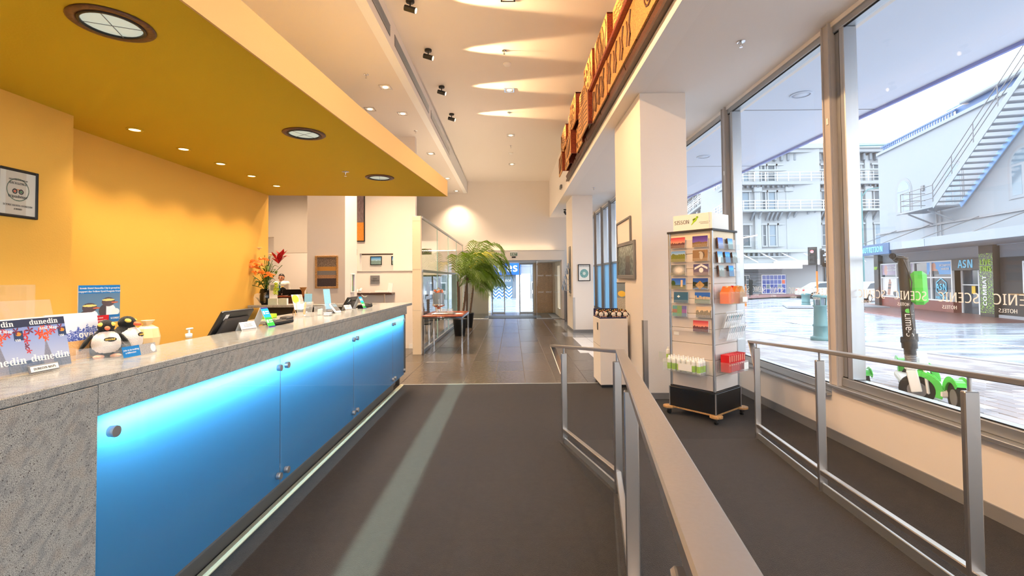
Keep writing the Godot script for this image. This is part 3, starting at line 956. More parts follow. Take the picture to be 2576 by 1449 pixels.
func vestibule() -> void:
	# header box, exit sign, side posts, glazing
	var b := B.new()
	b.bx(-1.84, 1.885, 2.13, 2.475, 16.95, 17.2)
	b.bx(-1.86, 1.905, 2.475, 2.495, 16.93, 17.2)
	b.bx(1.80, 1.885, 0, 2.13, 16.95, 17.2)
	struct("door_header", b, M.white_wall, "pale header box over the glazed way out", "header")
	b = B.new()
	b.bx(-1.8, 1.8, 2.13, 2.25, 17.2, 20.0)
	struct("ceiling", b, M.white_ceiling)
	b = B.new()
	b.bx(-1.98, -1.80, 0, 2.2, 17.4, 20.0)
	b.bx(-1.80, -1.0, 0, 2.13, 19.85, 20.0)
	b.bx(0.92, 1.80, 0, 2.13, 19.85, 20.0)
	var vw := struct("wall_far", b, M.cream)
	b = B.new()
	b.bx(1.80, 1.98, 0, 2.2, 18.6, 20.0)
	b.bx(1.80, 1.98, 0, 0.3, 17.4, 18.6)
	b.bx(1.80, 1.98, 1.95, 2.2, 17.4, 18.6)
	struct("wall_right", b, M.cream)
	b = B.new()
	b.bx(1.0, 1.72, 0.02, 2.12, 19.82, 19.852)
	obj("wood_panel", b, M.pale_wood, vw)
	# inner glass doors (front line) and street doors
	for q in [[-1.76, -0.86, 17.05], [0.88, 1.78, 17.05]]:
		var w := Node3D.new()
		w.name = "door_1" if q[0] < 0 else "door_2"
		add_child(w)
		tag(w, "", "", "", "structure")
		var f := B.new()
		f.bx(q[0], q[1], 2.09, 2.13, q[2] - 0.03, q[2] + 0.03, 0.004)
		f.bx(q[0], q[1], 0.0, 0.03, q[2] - 0.03, q[2] + 0.03, 0.004)
		f.bx(q[1] - 0.012 if q[0] < 0 else q[0], q[1] if q[0] < 0 else q[0] + 0.012, 0.03, 2.09, q[2] - 0.01, q[2] + 0.01)
		obj("door_rail", f, M.aluminium, w)
		f = B.new()
		f.poly([V(q[0], 0.03, q[2]), V(q[1], 0.03, q[2]), V(q[1], 2.09, q[2]), V(q[0], 2.09, q[2])], Vector3.BACK)
		obj("pane", f, M.green_glass, w)
		for r in 2:
			for c in 3:
				text("lettering", "Scenic", 0.055, V(q[0] + 0.16 + c * 0.29, 1.57 - r * 0.60, q[2] + 0.02), Vector3.LEFT, Vector3.UP, M.white, w)
	for q in [[-0.86, -0.30, 19.9], [0.30, 0.92, 19.9]]:
		var w := Node3D.new()
		w.name = "door_3" if q[0] < 0 else "door_4"
		add_child(w)
		tag(w, "", "", "", "structure")
		var f := B.new()
		f.bx(q[0], q[1], 2.06, 2.13, q[2] - 0.03, q[2] + 0.03, 0.004)
		f.bx(q[0], q[1], 0.0, 0.06, q[2] - 0.03, q[2] + 0.03, 0.004)
		f.bx(q[0], q[0] + 0.045, 0.06, 2.06, q[2] - 0.03, q[2] + 0.03, 0.004)
		f.bx(q[1] - 0.045, q[1], 0.06, 2.06, q[2] - 0.03, q[2] + 0.03, 0.004)
		obj("door_frame", f, M.aluminium, w)
		f = B.new()
		f.poly([V(q[0] + 0.04, 0.05, q[2]), V(q[1] - 0.04, 0.05, q[2]), V(q[1] - 0.04, 2.07, q[2]), V(q[0] + 0.04, 2.07, q[2])], Vector3.BACK)
		obj("pane", f, M.green_glass, w)
		if q[0] < 0:
			f = B.new()
			f.tube(V(-0.345, 0.75, 19.83), V(-0.345, 1.35, 19.83), 0.014)
			obj("door_handle", f, M.aluminium, w)
		for r in 2:
			for c in 2:
				text("lettering", "Scenic", 0.055, V(q[0] + 0.17 + c * 0.27, 1.57 - r * 0.66, q[2] + 0.02), Vector3.LEFT, Vector3.UP, M.white, w)
	b = B.new()
	b.bx(-1.05, 1.10, 0.0, 0.012, 17.35, 18.55, 0.004)
	tag(obj("door_mat", b, M.dark_grey), "long dark door mat lying inside the glazed way out", "door mat")
	var s := thing("exit_sign", "green and white exit sign over the glazed doors", "sign", V(0.07, 2.29, 16.94))
	b = B.new()
	b.box(Vector3(0, 0.07, 0), Vector3(0.27, 0.16, 0.03), Basis.IDENTITY, 0.005)
	obj("case", b, M.white, s)
	b = B.new()
	b.box(Vector3(0, 0.06, 0.018), Vector3(0.25, 0.11, 0.006))
	obj("sign_face", b, M.exit_glow, s)
	text("lettering", "EXIT", 0.075, Vector3(0, 0.06, 0.022), Vector3.RIGHT, Vector3.UP, M.white, s, "Droid Sans", 0.002, true)
	b = B.new()
	b.box(Vector3(0, -0.05, 0.01), Vector3(0.14, 0.05, 0.05), Basis.IDENTITY, 0.008)
	tag(put("motion_sensor", b.mesh(), M.black), "small black door sensor under the exit sign", "sensor").position = V(0.07, 2.29, 16.94)

# ---------- lamps and ceiling fittings ----------
func lamps() -> void:
	# wide downlights in the golden soffit
	var names := ["nearest, largest round downlight in the golden soffit", "middle round downlight of three in the golden soffit", "round downlight nearest the far edge of the golden soffit"]
	var big: Node3D
	var k := 0
	for p in [[-1.92, 2.235], [-1.753, 3.95], [-1.597, 5.67]]:
		var at := V(p[0], 2.70, p[1])
		if k == 0:
			big = thing("downlight", names[0], "downlight", at, 0.0, "round downlights in the soffit")
			var b := B.new()
			b.lathe(Vector3.ZERO, [Vector2(0.128, -0.001), Vector2(0.170, -0.001), Vector2(0.172, -0.004), Vector2(0.165, -0.009), Vector2(0.150, -0.011), Vector2(0.128, -0.008), Vector2(0.128, -0.001)], 36)
			obj("trim_ring", b, M.brown_wood, big)
			b = B.new()
			b.lathe(Vector3.ZERO, [Vector2(0.118, -0.0012), Vector2(0.130, -0.0012), Vector2(0.131, -0.012), Vector2(0.120, -0.014), Vector2(0.118, -0.0012)], 36)
			obj("inner_ring", b, M.black, big)
			b = B.new()
			b.lathe(Vector3(0, -0.003, 0), [Vector2(0.0, -0.006), Vector2(0.07, -0.004), Vector2(0.118, 0.0), Vector2(0.0, 0.001)], 32)
			obj("lens", b, M.day_lamp, big)
			b = B.new()
			b.box(Vector3(0, -0.010, 0), Vector3(0.236, 0.002, 0.003), Basis(Vector3.UP, 0.4))
			b.box(Vector3(0, -0.010, 0), Vector3(0.236, 0.002, 0.003), Basis(Vector3.UP, 1.9))
			obj("lens_rib", b, M.mid_grey, big)
		else:
			copy(big, at, 0.7 * k, names[k])
		spot(at + Vector3(0, -0.03, 0), at + Vector3(0, -3, 0), E_BIG, 62.0, Color(1.0, 0.92, 0.82), 0.10, 0.9)
		k += 1
	# small recessed lamps over the golden wall, then the square ones in the two high ceilings
	var small := thing("recessed_lamp", "", "downlight", Vector3.ZERO)
	var b := B.new()
	b.lathe(Vector3.ZERO, [Vector2(0.040, -0.001), Vector2(0.060, -0.001), Vector2(0.060, -0.005), Vector2(0.042, -0.008), Vector2(0.040, -0.001)], 20)
	obj("trim_ring", b, M.gold_ceiling, small)
	b = B.new()
	b.lathe(Vector3(0, -0.001, 0), [Vector2(0.0, -0.007), Vector2(0.040, -0.004), Vector2(0.040, 0.0), Vector2(0.0, 0.0)], 16)
	obj("bulb", b, M.lamp_glow, small)
	var w5 := ["first (nearest)", "second", "third", "fourth", "fifth (farthest)"]
	k = 0
	for d in [3.80, 4.37, 4.93, 5.52, 6.11]:
		var at := V(-3.07, 2.70, d)
		var lab: String = w5[k] + " of five small lamps in the soffit along the golden wall"
		if k == 0:
			small.position = at
			tag(small, lab, "", "small lamps in the golden soffit")
		else:
			copy(small, at, 0.0, lab)
		spot(at + Vector3(0, -0.015, 0), at + Vector3(-0.10, -3, 0), E_WALL, 52.0, WARM, 0.03, 0.8)
		k += 1
	var sq := thing("square_downlight", "", "downlight", Vector3.ZERO)
	b = B.new()
	for s in [-1.0, 1.0]:
		b.box(Vector3(s * 0.084, -0.004, 0), Vector3(0.022, 0.008, 0.19), Basis.IDENTITY, 0.002)
		b.box(Vector3(0, -0.004, s * 0.084), Vector3(0.146, 0.008, 0.022), Basis.IDENTITY, 0.002)
	obj("frame", b, M.chrome, sq)
	b = B.new()
	b.box(Vector3(0, -0.001, 0), Vector3(0.146, 0.002, 0.146))
	obj("reflector", b, M.white, sq)
	b = B.new()
	b.lathe(Vector3(0, -0.002, 0), [Vector2(0.0, -0.016), Vector2(0.03, -0.013), Vector2(0.045, -0.006), Vector2(0.045, 0.0), Vector2(0.0, 0.0)], 16)
	obj("bulb", b, M.lamp_glow, sq)
	k = 0
	for p in [[-2.05, 4.62, 7.62], [-2.05, 4.62, 8.85], [-2.01, 4.62, 11.7], [-1.99, 4.62, 14.6], [-1.96, 4.62, 16.7], [-0.02, 5.05, 8.85], [0.0, 5.05, 11.65], [0.03, 5.05, 14.6], [-0.02, 5.05, 5.9], [-0.02, 5.05, 3.0], [-0.02, 5.05, 0.0], [-2.05, 4.62, 5.0], [-2.05, 4.62, 2.0]]:
		var at := V(p[0], p[1], p[2])
		var lab := ""
		if k < 5:
			lab = w5[k] + " square downlight in the lower ceiling between soffit and grilles"
		elif k < 8:
			lab = w5[k - 5] + " square downlight along the middle of the high ceiling"
		else:
			lab = "square downlight of the high ceilings nearer than the picture shows"
		if k == 0:
			sq.position = at
			tag(sq, lab, "", "square downlights")
		else:
			copy(sq, at, 0.0, lab)
		spot(at + Vector3(0, -0.03, 0), at + Vector3(0, -5, 0), E_DOWN, 55.0, WARM, 0.05, 0.9)
		k += 1
	# black track spots aimed at the carving
	var tr := thing("track_spotlight", "", "spotlight", Vector3.ZERO)
	b = B.new()
	b.lathe(Vector3.ZERO, [Vector2(0.0, 0.0), Vector2(0.055, 0.0), Vector2(0.055, -0.025), Vector2(0.05, -0.03), Vector2(0.0, -0.03)], 20)
	obj("mount", b, M.black, tr)
	b = B.new()
	b.tube(Vector3(0, -0.03, 0), Vector3(0, -0.095, 0), 0.009, 0.009, 8)
	obj("arm", b, M.black, tr)
	var aim := Vector3(1.0, -0.31, 0).normalized()
	b = B.new()
	b.tube(Vector3(0, -0.115, 0) - aim * 0.075, Vector3(0, -0.115, 0) + aim * 0.075, 0.036, 0.038, 18)
	obj("lamp_body", b, M.black, tr)
	b = B.new()
	b.tube(Vector3(0, -0.115, 0) + aim * 0.075, Vector3(0, -0.115, 0) + aim * 0.080, 0.033, 0.033, 16)
	obj("bulb", b, M.lamp_glow, tr)
	k = 0
	var w4 := ["nearest black ceiling spotlight, cut by the top of the picture", "second black ceiling spotlight aimed at the carving", "third black ceiling spotlight aimed at the carving", "farthest black ceiling spotlight aimed at the carving"]
	for d in [5.95, 7.25, 8.65, 10.1, 4.6, 3.2, 1.8, 0.4]:
		var at := V(-1.28, 5.05, d)
		var lab: String = w4[k] if k < 4 else "unseen black ceiling spotlight nearer than the picture shows, lighting the window wall"
		if k == 0:
			tr.position = at
			tag(tr, lab, "", "black ceiling spotlights")
		else:
			copy(tr, at, 0.0, lab)
		var from := at + Vector3(0, -0.115, 0) + aim * 0.09
		spot(from, from + Vector3(1.0, 0.03, 0), E_SPOT, 13.0, Color(1.0, 0.82, 0.60), 0.03, 0.6)
		spot(from, from + Vector3(1.0, -0.50, 0), E_SPILL * (2.4 if k > 3 else 1.0), 38.0, Color(1.0, 0.80, 0.58), 0.03, 0.7)  # unseen nearer lamps spill more, to light pillar and window wall
		k += 1
	copy(tr, V(1.75, 3.70, 15.2), 1.2, "small black spotlight under the lower ceiling past the far pillar")
	# added fill uplights behind the camera, brightening the high ceiling
	for x in [-2.9, -2.2, -1.6]:
		var u := thing("added_uplight", "added bowl-shaped fill uplight on the wall behind the viewer", "fill light", V(x, 2.75, -3.2), 0.0, "added wall uplights")
		b = B.new()
		b.lathe(Vector3(0, 0, -0.12), [Vector2(0.02, 0.0), Vector2(0.11, 0.05), Vector2(0.115, 0.09), Vector2(0.10, 0.09), Vector2(0.095, 0.055), Vector2(0.0, 0.02)], 20)
		obj("bowl", b, M.white, u)
		b = B.new()
		b.ball(Vector3(0, 0.075, -0.12), Vector3(0.03, 0.03, 0.03))
		obj("bulb", b, M.lamp_glow, u)
		spot(V(x, 2.87, -3.08), V(x + 0.6, 6.0, -2.0), E_UP_FILL, 70.0, WARM, 0.06, 0.9)
	# added fill strips, unseen on top of the soffit, brightening the white ceilings
	for p in [[-1.78, 1.2], [-1.62, 3.7], [-1.36, 6.0]]:
		var c := thing("added_cove_light", "added linear fill light lying unseen on top of the golden soffit", "light", V(p[0], 2.93, p[1]), 0.0, "added cove lights on the soffit")
		b = B.new()
		b.box(Vector3(0, 0.02, 0), Vector3(0.06, 0.04, 2.0), Basis.IDENTITY, 0.004)
		obj("tray", b, M.white, c)
		b = B.new()
		b.box(Vector3(0, 0.044, 0), Vector3(0.04, 0.008, 1.96))
		obj("tube", b, M.lamp_glow, c)
		var l := area(V(p[0], 2.985, p[1]), V(p[0] + 0.7, 5.0, p[1]), Vector2(1.9, 0.06), E_COVE_FILL, WARM)
		l.look_at_from_position(V(p[0], 2.985, p[1]), V(p[0] + 0.7, 5.0, p[1]), Vector3.RIGHT)
		l.area_size = Vector2(1.9, 0.06)
	var hc := thing("added_cove_light", "added linear fill light lying unseen on top of the header box over the way out", "light", V(0, 2.495, 17.14))  # added fill for the far wall and high ceiling
	b = B.new()
	b.box(Vector3(0, 0.002, 0), Vector3(3.2, 0.004, 0.05))
	obj("tray", b, M.white, hc)
	b = B.new()
	b.box(Vector3(0, 0.0055, 0), Vector3(3.1, 0.003, 0.03))
	obj("tube", b, M.lamp_glow, hc)
	area(V(0, 2.504, 17.14), V(0, 5.0, 13.4), Vector2(3.0, 0.05), E_HEAD_FILL, WARM)
	for d in [11.0, 14.6]:  # added fill strips, brightening the far part of the high ceiling
		var pc := thing("added_cove_light", "added slim fill strip lying unseen on top of the glass partition", "light", V(-1.79, 2.71, d), 0.0, "added strips on the partition")
		b = B.new()
		b.box(Vector3(0, 0.003, 0), Vector3(0.02, 0.006, 3.0))
		obj("tray", b, M.white, pc)
		b = B.new()
		b.box(Vector3(0, 0.008, 0), Vector3(0.012, 0.004, 2.9))
		obj("tube", b, M.lamp_glow, pc)
		var al := area(V(-1.79, 2.74, d), V(0.5, 5.0, d), Vector2(2.9, 0.03), E_PART_FILL, WARM)
		al.look_at_from_position(V(-1.79, 2.74, d), V(0.5, 5.0, d), Vector3.RIGHT)
		al.area_size = Vector2(2.9, 0.03)
	# unseen downlights, placed to light the office, telephone corner and bar room
	for p in [[-5.2, 8.2], [-5.6, 10.6], [-2.6, 8.6], [-7.2, 14.0], [-4.6, 14.6], [-3.0, 12.2]]:
		copy(sq, V(p[0], 4.62, p[1]), 0.0, "unseen square downlight placed to light the back rooms, hidden by the golden soffit")
		spot(V(p[0], 4.58, p[1]), V(p[0], 0, p[1]), E_OFFICE, 65.0, WARM, 0.05, 0.9)
	# unseen projector, placed out of view for the carpet's light strip: two close plates let one thin sheet of light fall along the carpet
	var hs := thing("unseen_slot_projector", "unseen ceiling projector above the picture, placed to light the carpet strip", "spotlight", V(-0.785, 5.05, 0.3))
	b = B.new()
	for s in [-1.0, 1.0]:
		b.box(Vector3(s * 0.027, -0.60, -0.60), Vector3(0.006, 1.2, 1.36))
	b.box(Vector3(0, -0.60, 0.085), Vector3(0.06, 1.2, 0.01))
	obj("housing", b, M.black, hs)
	spot(V(-0.785, 5.02, 0.3), V(-0.785, 0, 4.0), E_SLOT, 16.5, Color(0.86, 1.0, 0.92), 0.01, 0.15)
	# sprinklers and detectors
	var sp := thing("sprinkler", "", "sprinkler", Vector3.ZERO)
	b = B.new()
	b.lathe(Vector3.ZERO, [Vector2(0.0, 0.0), Vector2(0.042, 0.0), Vector2(0.042, -0.004), Vector2(0.034, -0.007), Vector2(0.012, -0.009), Vector2(0.0, -0.009)], 18)
	obj("plate", b, M.chrome, sp)
	b = B.new()
	b.tube(Vector3(0, -0.008, 0), Vector3(0, -0.035, 0), 0.009, 0.005, 8)
	b.tube(Vector3(0, -0.05, 0), Vector3(0, -0.054, 0), 0.016, 0.016, 10)
	b.tube(Vector3(-0.010, -0.02, 0), Vector3(-0.010, -0.05, 0), 0.002, 0.002, 5)
	b.tube(Vector3(0.010, -0.02, 0), Vector3(0.010, -0.05, 0), 0.002, 0.002, 5)
	obj("head", b, M.chrome, sp)
	k = 0
	for p in [[2.21, 3.70, 4.43, "chrome sprinkler in the grey ceiling over the windows"], [-0.09, 5.05, 7.30, "ceiling sprinkler between the first and second spotlight streaks"], [-0.03, 5.05, 10.05, "ceiling sprinkler beside the farthest spotlight streak"], [0.0, 5.05, 12.6, "small sprinkler beyond the second downlight of the high ceiling"], [-2.22, 4.62, 7.15, "sprinkler just before the first square downlight by the soffit"], [-2.02, 4.62, 9.9, "sprinkler by the soffit edge between second and third downlights"], [-1.90, 2.70, 5.35, "sprinkler under the golden soffit near its farthest round downlight"], [2.05, 3.70, 11.6, "far sprinkler in the ceiling over the windows by the far pillar"]]:
		var at := V(p[0], p[1], p[2])
		if k == 0:
			sp.position = at
			tag(sp, p[3], "", "ceiling sprinklers")
		else:
			copy(sp, at, 0.0, p[3])
		k += 1
	b = B.new()
	b.lathe(Vector3.ZERO, [Vector2(0.0, -0.035), Vector2(0.05, -0.032), Vector2(0.065, -0.012), Vector2(0.07, 0.0), Vector2(0.0, 0.0)], 20)
	tag(put("smoke_detector", b.mesh(), M.white), "white round smoke detector on the high ceiling", "detector").position = V(-0.05, 5.05, 7.75)
	var o := put("smoke_detector", b.mesh(), M.white)
	tag(o, "second white smoke detector, farther along the high ceiling", "detector")
	o.position = V(0.0, 5.05, 13.3)
	b = B.new()
	b.box(Vector3(0, 0, 0), Vector3(0.05, 0.10, 0.24), Basis.IDENTITY, 0.008)
	o = put("wall_speaker", b.mesh(), M.mid_grey)
	tag(o, "grey box fixed to the beam beyond the carving", "speaker")
	o.position = V(1.37, 3.98, 12.9)

var E_BIG := 8.0
var E_WALL := 1.3
var E_DOWN := 9.0
var E_SPOT := 30.0
var E_SPILL := 4.0
var E_UP_FILL := 34.0
var E_SLOT := 160.0
var E_COVE_FILL := 0.9
var E_OFFICE := 13.0
var E_HEAD_FILL := 3.2
var E_PART_FILL := 3.6

# ---------- reception desk and what stands on it ----------
const SIDE := PI / 2     # facing the guests' side of the desk
func desk() -> void:
	var t := thing("reception_desk", "long reception desk with granite top and glowing blue glass front", "reception desk", V(-1.60, 0, 3.5))
	var o := Vector3(1.60, 0, 3.5)
	var g := Transform3D(Basis.IDENTITY, o)
	var b := B.new(g)
	b.bx(-1.785, -1.40, 1.105, 1.135, 0.55, 6.21, 0.004)
	b.bx(-2.15, -1.785, 1.105, 1.135, 3.75, 4.75, 0.004)
	b.bx(-3.50, -1.40, 1.100, 1.135, 6.21, 6.56, 0.004)
	obj("worktop", b, M.granite, t)
	b = B.new(g)
	b.bx(-1.43, -1.40, 1.0, 1.105, 1.597, 6.21, 0.002)
	b.bx(-1.80, -1.40, 1.0, 1.105, 6.215, 6.24, 0.002)
	obj("apron", b, M.granite, t)
	b = B.new(g)
	b.bx(-1.46, -1.40, 0.0, 1.104, 0.6, 1.594, 0.002)
	obj("end_panel", b, M.granite, t)
	b = B.new(g)
	b.bx(-1.60, -1.57, 0.0, 0.24, 1.59, 6.20)
	b.bx(-1.57, -1.52, 0.10, 0.24, 1.59, 6.10)
	obj("kick_base", b, M.kick, t)
	b = B.new(g)
	b.bx(-1.57, -1.55, 0.24, 1.10, 1.594, 6.20)
	b.bx(-1.57, -1.41, 0.24, 1.0, 6.16, 6.20)
	b.bx(-3.45, -1.57, 0.0, 1.10, 6.50, 6.55)
	obj("back_board", b, M.dark_grey, t)
	b = B.new(g)
	b.bx(-2.0, -1.785, 0.97, 1.0, 0.7, 3.70, 0.003)
	b.bx(-2.0, -1.785, 0.97, 1.0, 4.80, 6.2, 0.003)
	b.bx(-2.35, -1.60, 0.72, 0.75, 0.7, 6.2, 0.003)
	b.bx(-2.30, -2.26, 0.0, 0.72, 0.7, 0.74)
	b.bx(-2.30, -2.26, 0.0, 0.72, 6.1, 6.14)
	obj("inner_shelf", b, M.white, t)
	var joints := [1.600, 2.866, 4.183, 5.541, 6.115]
	for i in 4:
		b = B.new(g)
		b.bx(-1.411, -1.401, 0.228, 0.998, joints[i] + 0.002, joints[i + 1] - 0.002)
		var gp := obj("glass_panel", b, M.panel_glass, t)
		b = B.new(g)
		b.poly([V(-1.413, 0.230, joints[i] + 0.003), V(-1.413, 0.230, joints[i + 1] - 0.003), V(-1.413, 0.997, joints[i + 1] - 0.003), V(-1.413, 0.997, joints[i] + 0.003)], Vector3.RIGHT)
		obj("blue_backing", b, M.blue_glass, gp)
		for e in [joints[i] + 0.05, joints[i + 1] - 0.045]:
			if i == 3 and e < 5.8:
				pass
			for y in [0.932, 0.292]:
				b = B.new(g)
				b.tube(V(-1.405, y, e), V(-1.390, y, e), 0.019, 0.019, 18)
				b.tube(V(-1.390, y, e), V(-1.382, y, e), 0.0205, 0.0195, 18)
				obj("standoff_bolt", b, M.aluminium, gp)
	b = B.new(g)
	b.bx(-1.468, -1.448, 0.985, 0.999, 1.62, 6.10)
	obj("led_strip", b, M.led_glow, t)
	for i in 4:
		var m = (joints[i] + joints[i + 1]) / 2
		var l := area(V(-1.465, 0.975, m), V(-1.440, 0.0, m), Vector2(0.012, joints[i + 1] - joints[i] - 0.02), E_LED * (joints[i + 1] - joints[i]), Color(0.80, 0.94, 1.0))
		l.look_at_from_position(V(-1.458, 0.978, m), V(-1.41, 0.90, m), Vector3.RIGHT)
		l.area_size = Vector2(joints[i + 1] - joints[i] - 0.02, 0.012)

	maps()
	toys_on_desk()
	office_gear()
	wing_things()

var E_LED := 0.9

func maps() -> void:
	var y := 1.135
	var t := thing("brochure_holder", "clear acrylic brochure holder with a DUNEDIN MAPS label on the desk's near end", "brochure holder", V(-1.70, y, 1.66), SIDE)
	var b := B.new()
	b.box(Vector3(0, 0.004, -0.02), Vector3(0.36, 0.006, 0.10), Basis.IDENTITY, 0.001)
	b.box(Vector3(0, 0.13, -0.085), Vector3(0.36, 0.25, 0.004), Basis(Vector3.RIGHT, -0.22))
	b.box(Vector3(0, 0.022, 0.036), Vector3(0.36, 0.036, 0.003), Basis(Vector3.RIGHT, -0.12))
	obj("acrylic", b, M.acrylic, t)
	b = B.new()
	b.box(Vector3(0.005, 0.017, 0.044), Vector3(0.105, 0.026, 0.006), Basis(Vector3.RIGHT, -0.3), 0.001)
	var lb := obj("label_plate", b, M.mid_grey, t)
	b = B.new()
	b.box(Vector3(0.005, 0.018, 0.0475), Vector3(0.098, 0.019, 0.001), Basis(Vector3.RIGHT, -0.3))
	obj("label_card", b, M.paper, lb)
	text("lettering", "DUNEDIN MAPS", 0.0078, Vector3(0.005, 0.018, 0.0485), Vector3.RIGHT, Vector3(0, cos(0.3), -sin(0.3)), M.black, lb, "Droid Sans", 0.0006)
	var k := 0
	for d in [1.578, 1.736, 1.42]:
		var n := thing("map_booklet", ["folded town map booklet with red leaves on its cover, left in the holder", "folded town map booklet with red leaves on its cover, right in the holder", "map booklet at the left edge of the picture"][k], "booklet", V(-1.70, y + 0.007, d), SIDE - 0.06, "map booklets in the acrylic holder")
		var up := Vector3(0, cos(0.2), -sin(0.2))
		for j in 4:
			b = B.new()
			b.box(up * 0.092 + Vector3(-0.003 * j, 0.001 * j, -0.003 - 0.006 * j), Vector3(0.150, 0.184, 0.005), Basis(Vector3.RIGHT, -0.2))
			obj("page_block", b, M.paper, n)
		b = B.new()
		b.card(up * 0.092 + Vector3(0, 0.0002, 0.0005), Vector3.RIGHT, up, 0.150, 0.184, cell("map_cover"))
		obj("cover", b, M.print, n)
		var nn := Vector3(0, sin(0.2), cos(0.2)) * 0.001
		text("lettering", "dunedin", 0.017, up * 0.170 + nn, Vector3.RIGHT, up, M.white, n, "Droid Serif", 0.0006, true)
		text("lettering", "AtoZ Map", 0.0095, up * 0.146 + nn + Vector3(0.012, 0, 0), Vector3.RIGHT, up, M.white, n, "Droid Serif", 0.0006, true)
		text("lettering", "dunedin", 0.023, up * 0.040 + nn + Vector3(0.004, 0, 0), Vector3.RIGHT, up, M.white, n, "Droid Serif", 0.0006, true)
		text("lettering", "150", 0.008, up * 0.112 + nn + Vector3(0.056, 0, 0), Vector3.RIGHT, up, M.white, n, "Droid Sans", 0.0006, true)
		k += 1
	var lf := thing("leaflet", "tall mountain leaflet standing behind the map booklets", "leaflet", V(-1.80, y, 1.95), SIDE - 0.15)
	var u2 := Vector3(0, cos(0.16), -sin(0.16))
	b = B.new()
	b.box(u2 * 0.095 + Vector3(0, 0, -0.006), Vector3(0.20, 0.19, 0.008), Basis(Vector3.RIGHT, -0.16))
	obj("page_block", b, M.paper, lf)
	b = B.new()
	b.card(u2 * 0.095 + Vector3(0, 0, -0.001), Vector3.RIGHT, u2, 0.20, 0.19, cell("alps"))
	obj("cover", b, M.print, lf)
	text("lettering", "over", 0.026, u2 * 0.098 + Vector3(0.052, 0, 0.001), Vector3.RIGHT, u2, M.white, lf, "Droid Sans", 0.0006, true)
	var bk := thing("acrylic_sheet", "clear upright acrylic sheet behind the booklets", "sheet", V(-1.86, y, 1.62), SIDE)
	b = B.new()
	b.box(Vector3(0, 0.155, 0), Vector3(0.42, 0.31, 0.004))
	obj("sheet", b, M.acrylic, bk)

func plush(at: Vector3, turn: float, s: float, label: String, group: String, winged := true) -> Node3D:
	var t := thing("toy_penguin", label, "toy penguin", at, turn, group)
	var b := B.new()
	b.lathe(Vector3.ZERO, [Vector2(0.0, 0.005), Vector2(0.24, 0.0), Vector2(0.32, 0.08), Vector2(0.335, 0.22), Vector2(0.31, 0.42), Vector2(0.25, 0.60), Vector2(0.18, 0.70), Vector2(0.0, 0.76)].map(func(p): return p * s), 20)
	obj("body", b, M.plush_black, t)
	b = B.new()
	b.ball(Vector3(0, 0.34, 0.085) * s, Vector3(0.315, 0.38, 0.285) * s, Basis(Vector3.RIGHT, -0.10), 20)
	obj("belly", b, M.plush_white, t)
	b = B.new()
	b.ball(Vector3(0, 0.80, 0.02) * s, Vector3(0.185, 0.175, 0.20) * s, Basis.IDENTITY, 18)
	var hd := obj("head", b, M.plush_black, t)
	b = B.new()
	for q in [-1.0, 1.0]:
		b.ball(Vector3(q * 0.105, 0.86, 0.10) * s, Vector3(0.075, 0.055, 0.10) * s, Basis(Vector3.UP, q * 0.5) * Basis(Vector3.RIGHT, 0.3), 12)
	obj("brow", b, M.plush_yellow, hd)
	b = B.new()
	for q in [-1.0, 1.0]:
		b.ball(Vector3(q * 0.145, 0.845, 0.14) * s, Vector3(0.024, 0.026, 0.024) * s, Basis.IDENTITY, 8)
	obj("eye", b, M.black_gloss, hd)
	b = B.new()
	b.ball(Vector3(0, 0.765, 0.25) * s, Vector3(0.060, 0.055, 0.13) * s, Basis(Vector3.RIGHT, 0.15), 12)
	obj("beak", b, M.plush_beak, hd)
	for q in [-1.0, 1.0]:
		b = B.new()
		b.ball(Vector3(q * 0.40, 0.40, -0.01) * s, Vector3(0.055, 0.25, 0.12) * s, Basis(Vector3.BACK, q * 0.55), 12)
		obj("flipper", b, M.plush_black, t)
		b = B.new()
		b.ball(Vector3(q * 0.17, 0.035, 0.27) * s, Vector3(0.12, 0.05, 0.17) * s, Basis(Vector3.UP, q * 0.3), 12)
		obj("foot", b, M.plush_pink, t)
	if winged:
		b = B.new()
		b.ball(Vector3(0.05, 0.47, 0.330) * s, Vector3(0.14, 0.065, 0.02) * s, Basis(Vector3.RIGHT, -0.3), 12)
		var bd := obj("badge", b, M.black, t)
		text("lettering", "sound", 0.05 * s, Vector3(0.05, 0.475, 0.352) * s, Vector3.RIGHT, Vector3(0, 0.955, -0.3), M.plush_yellow, bd, "Droid Sans", 0.0006, true)
	return t

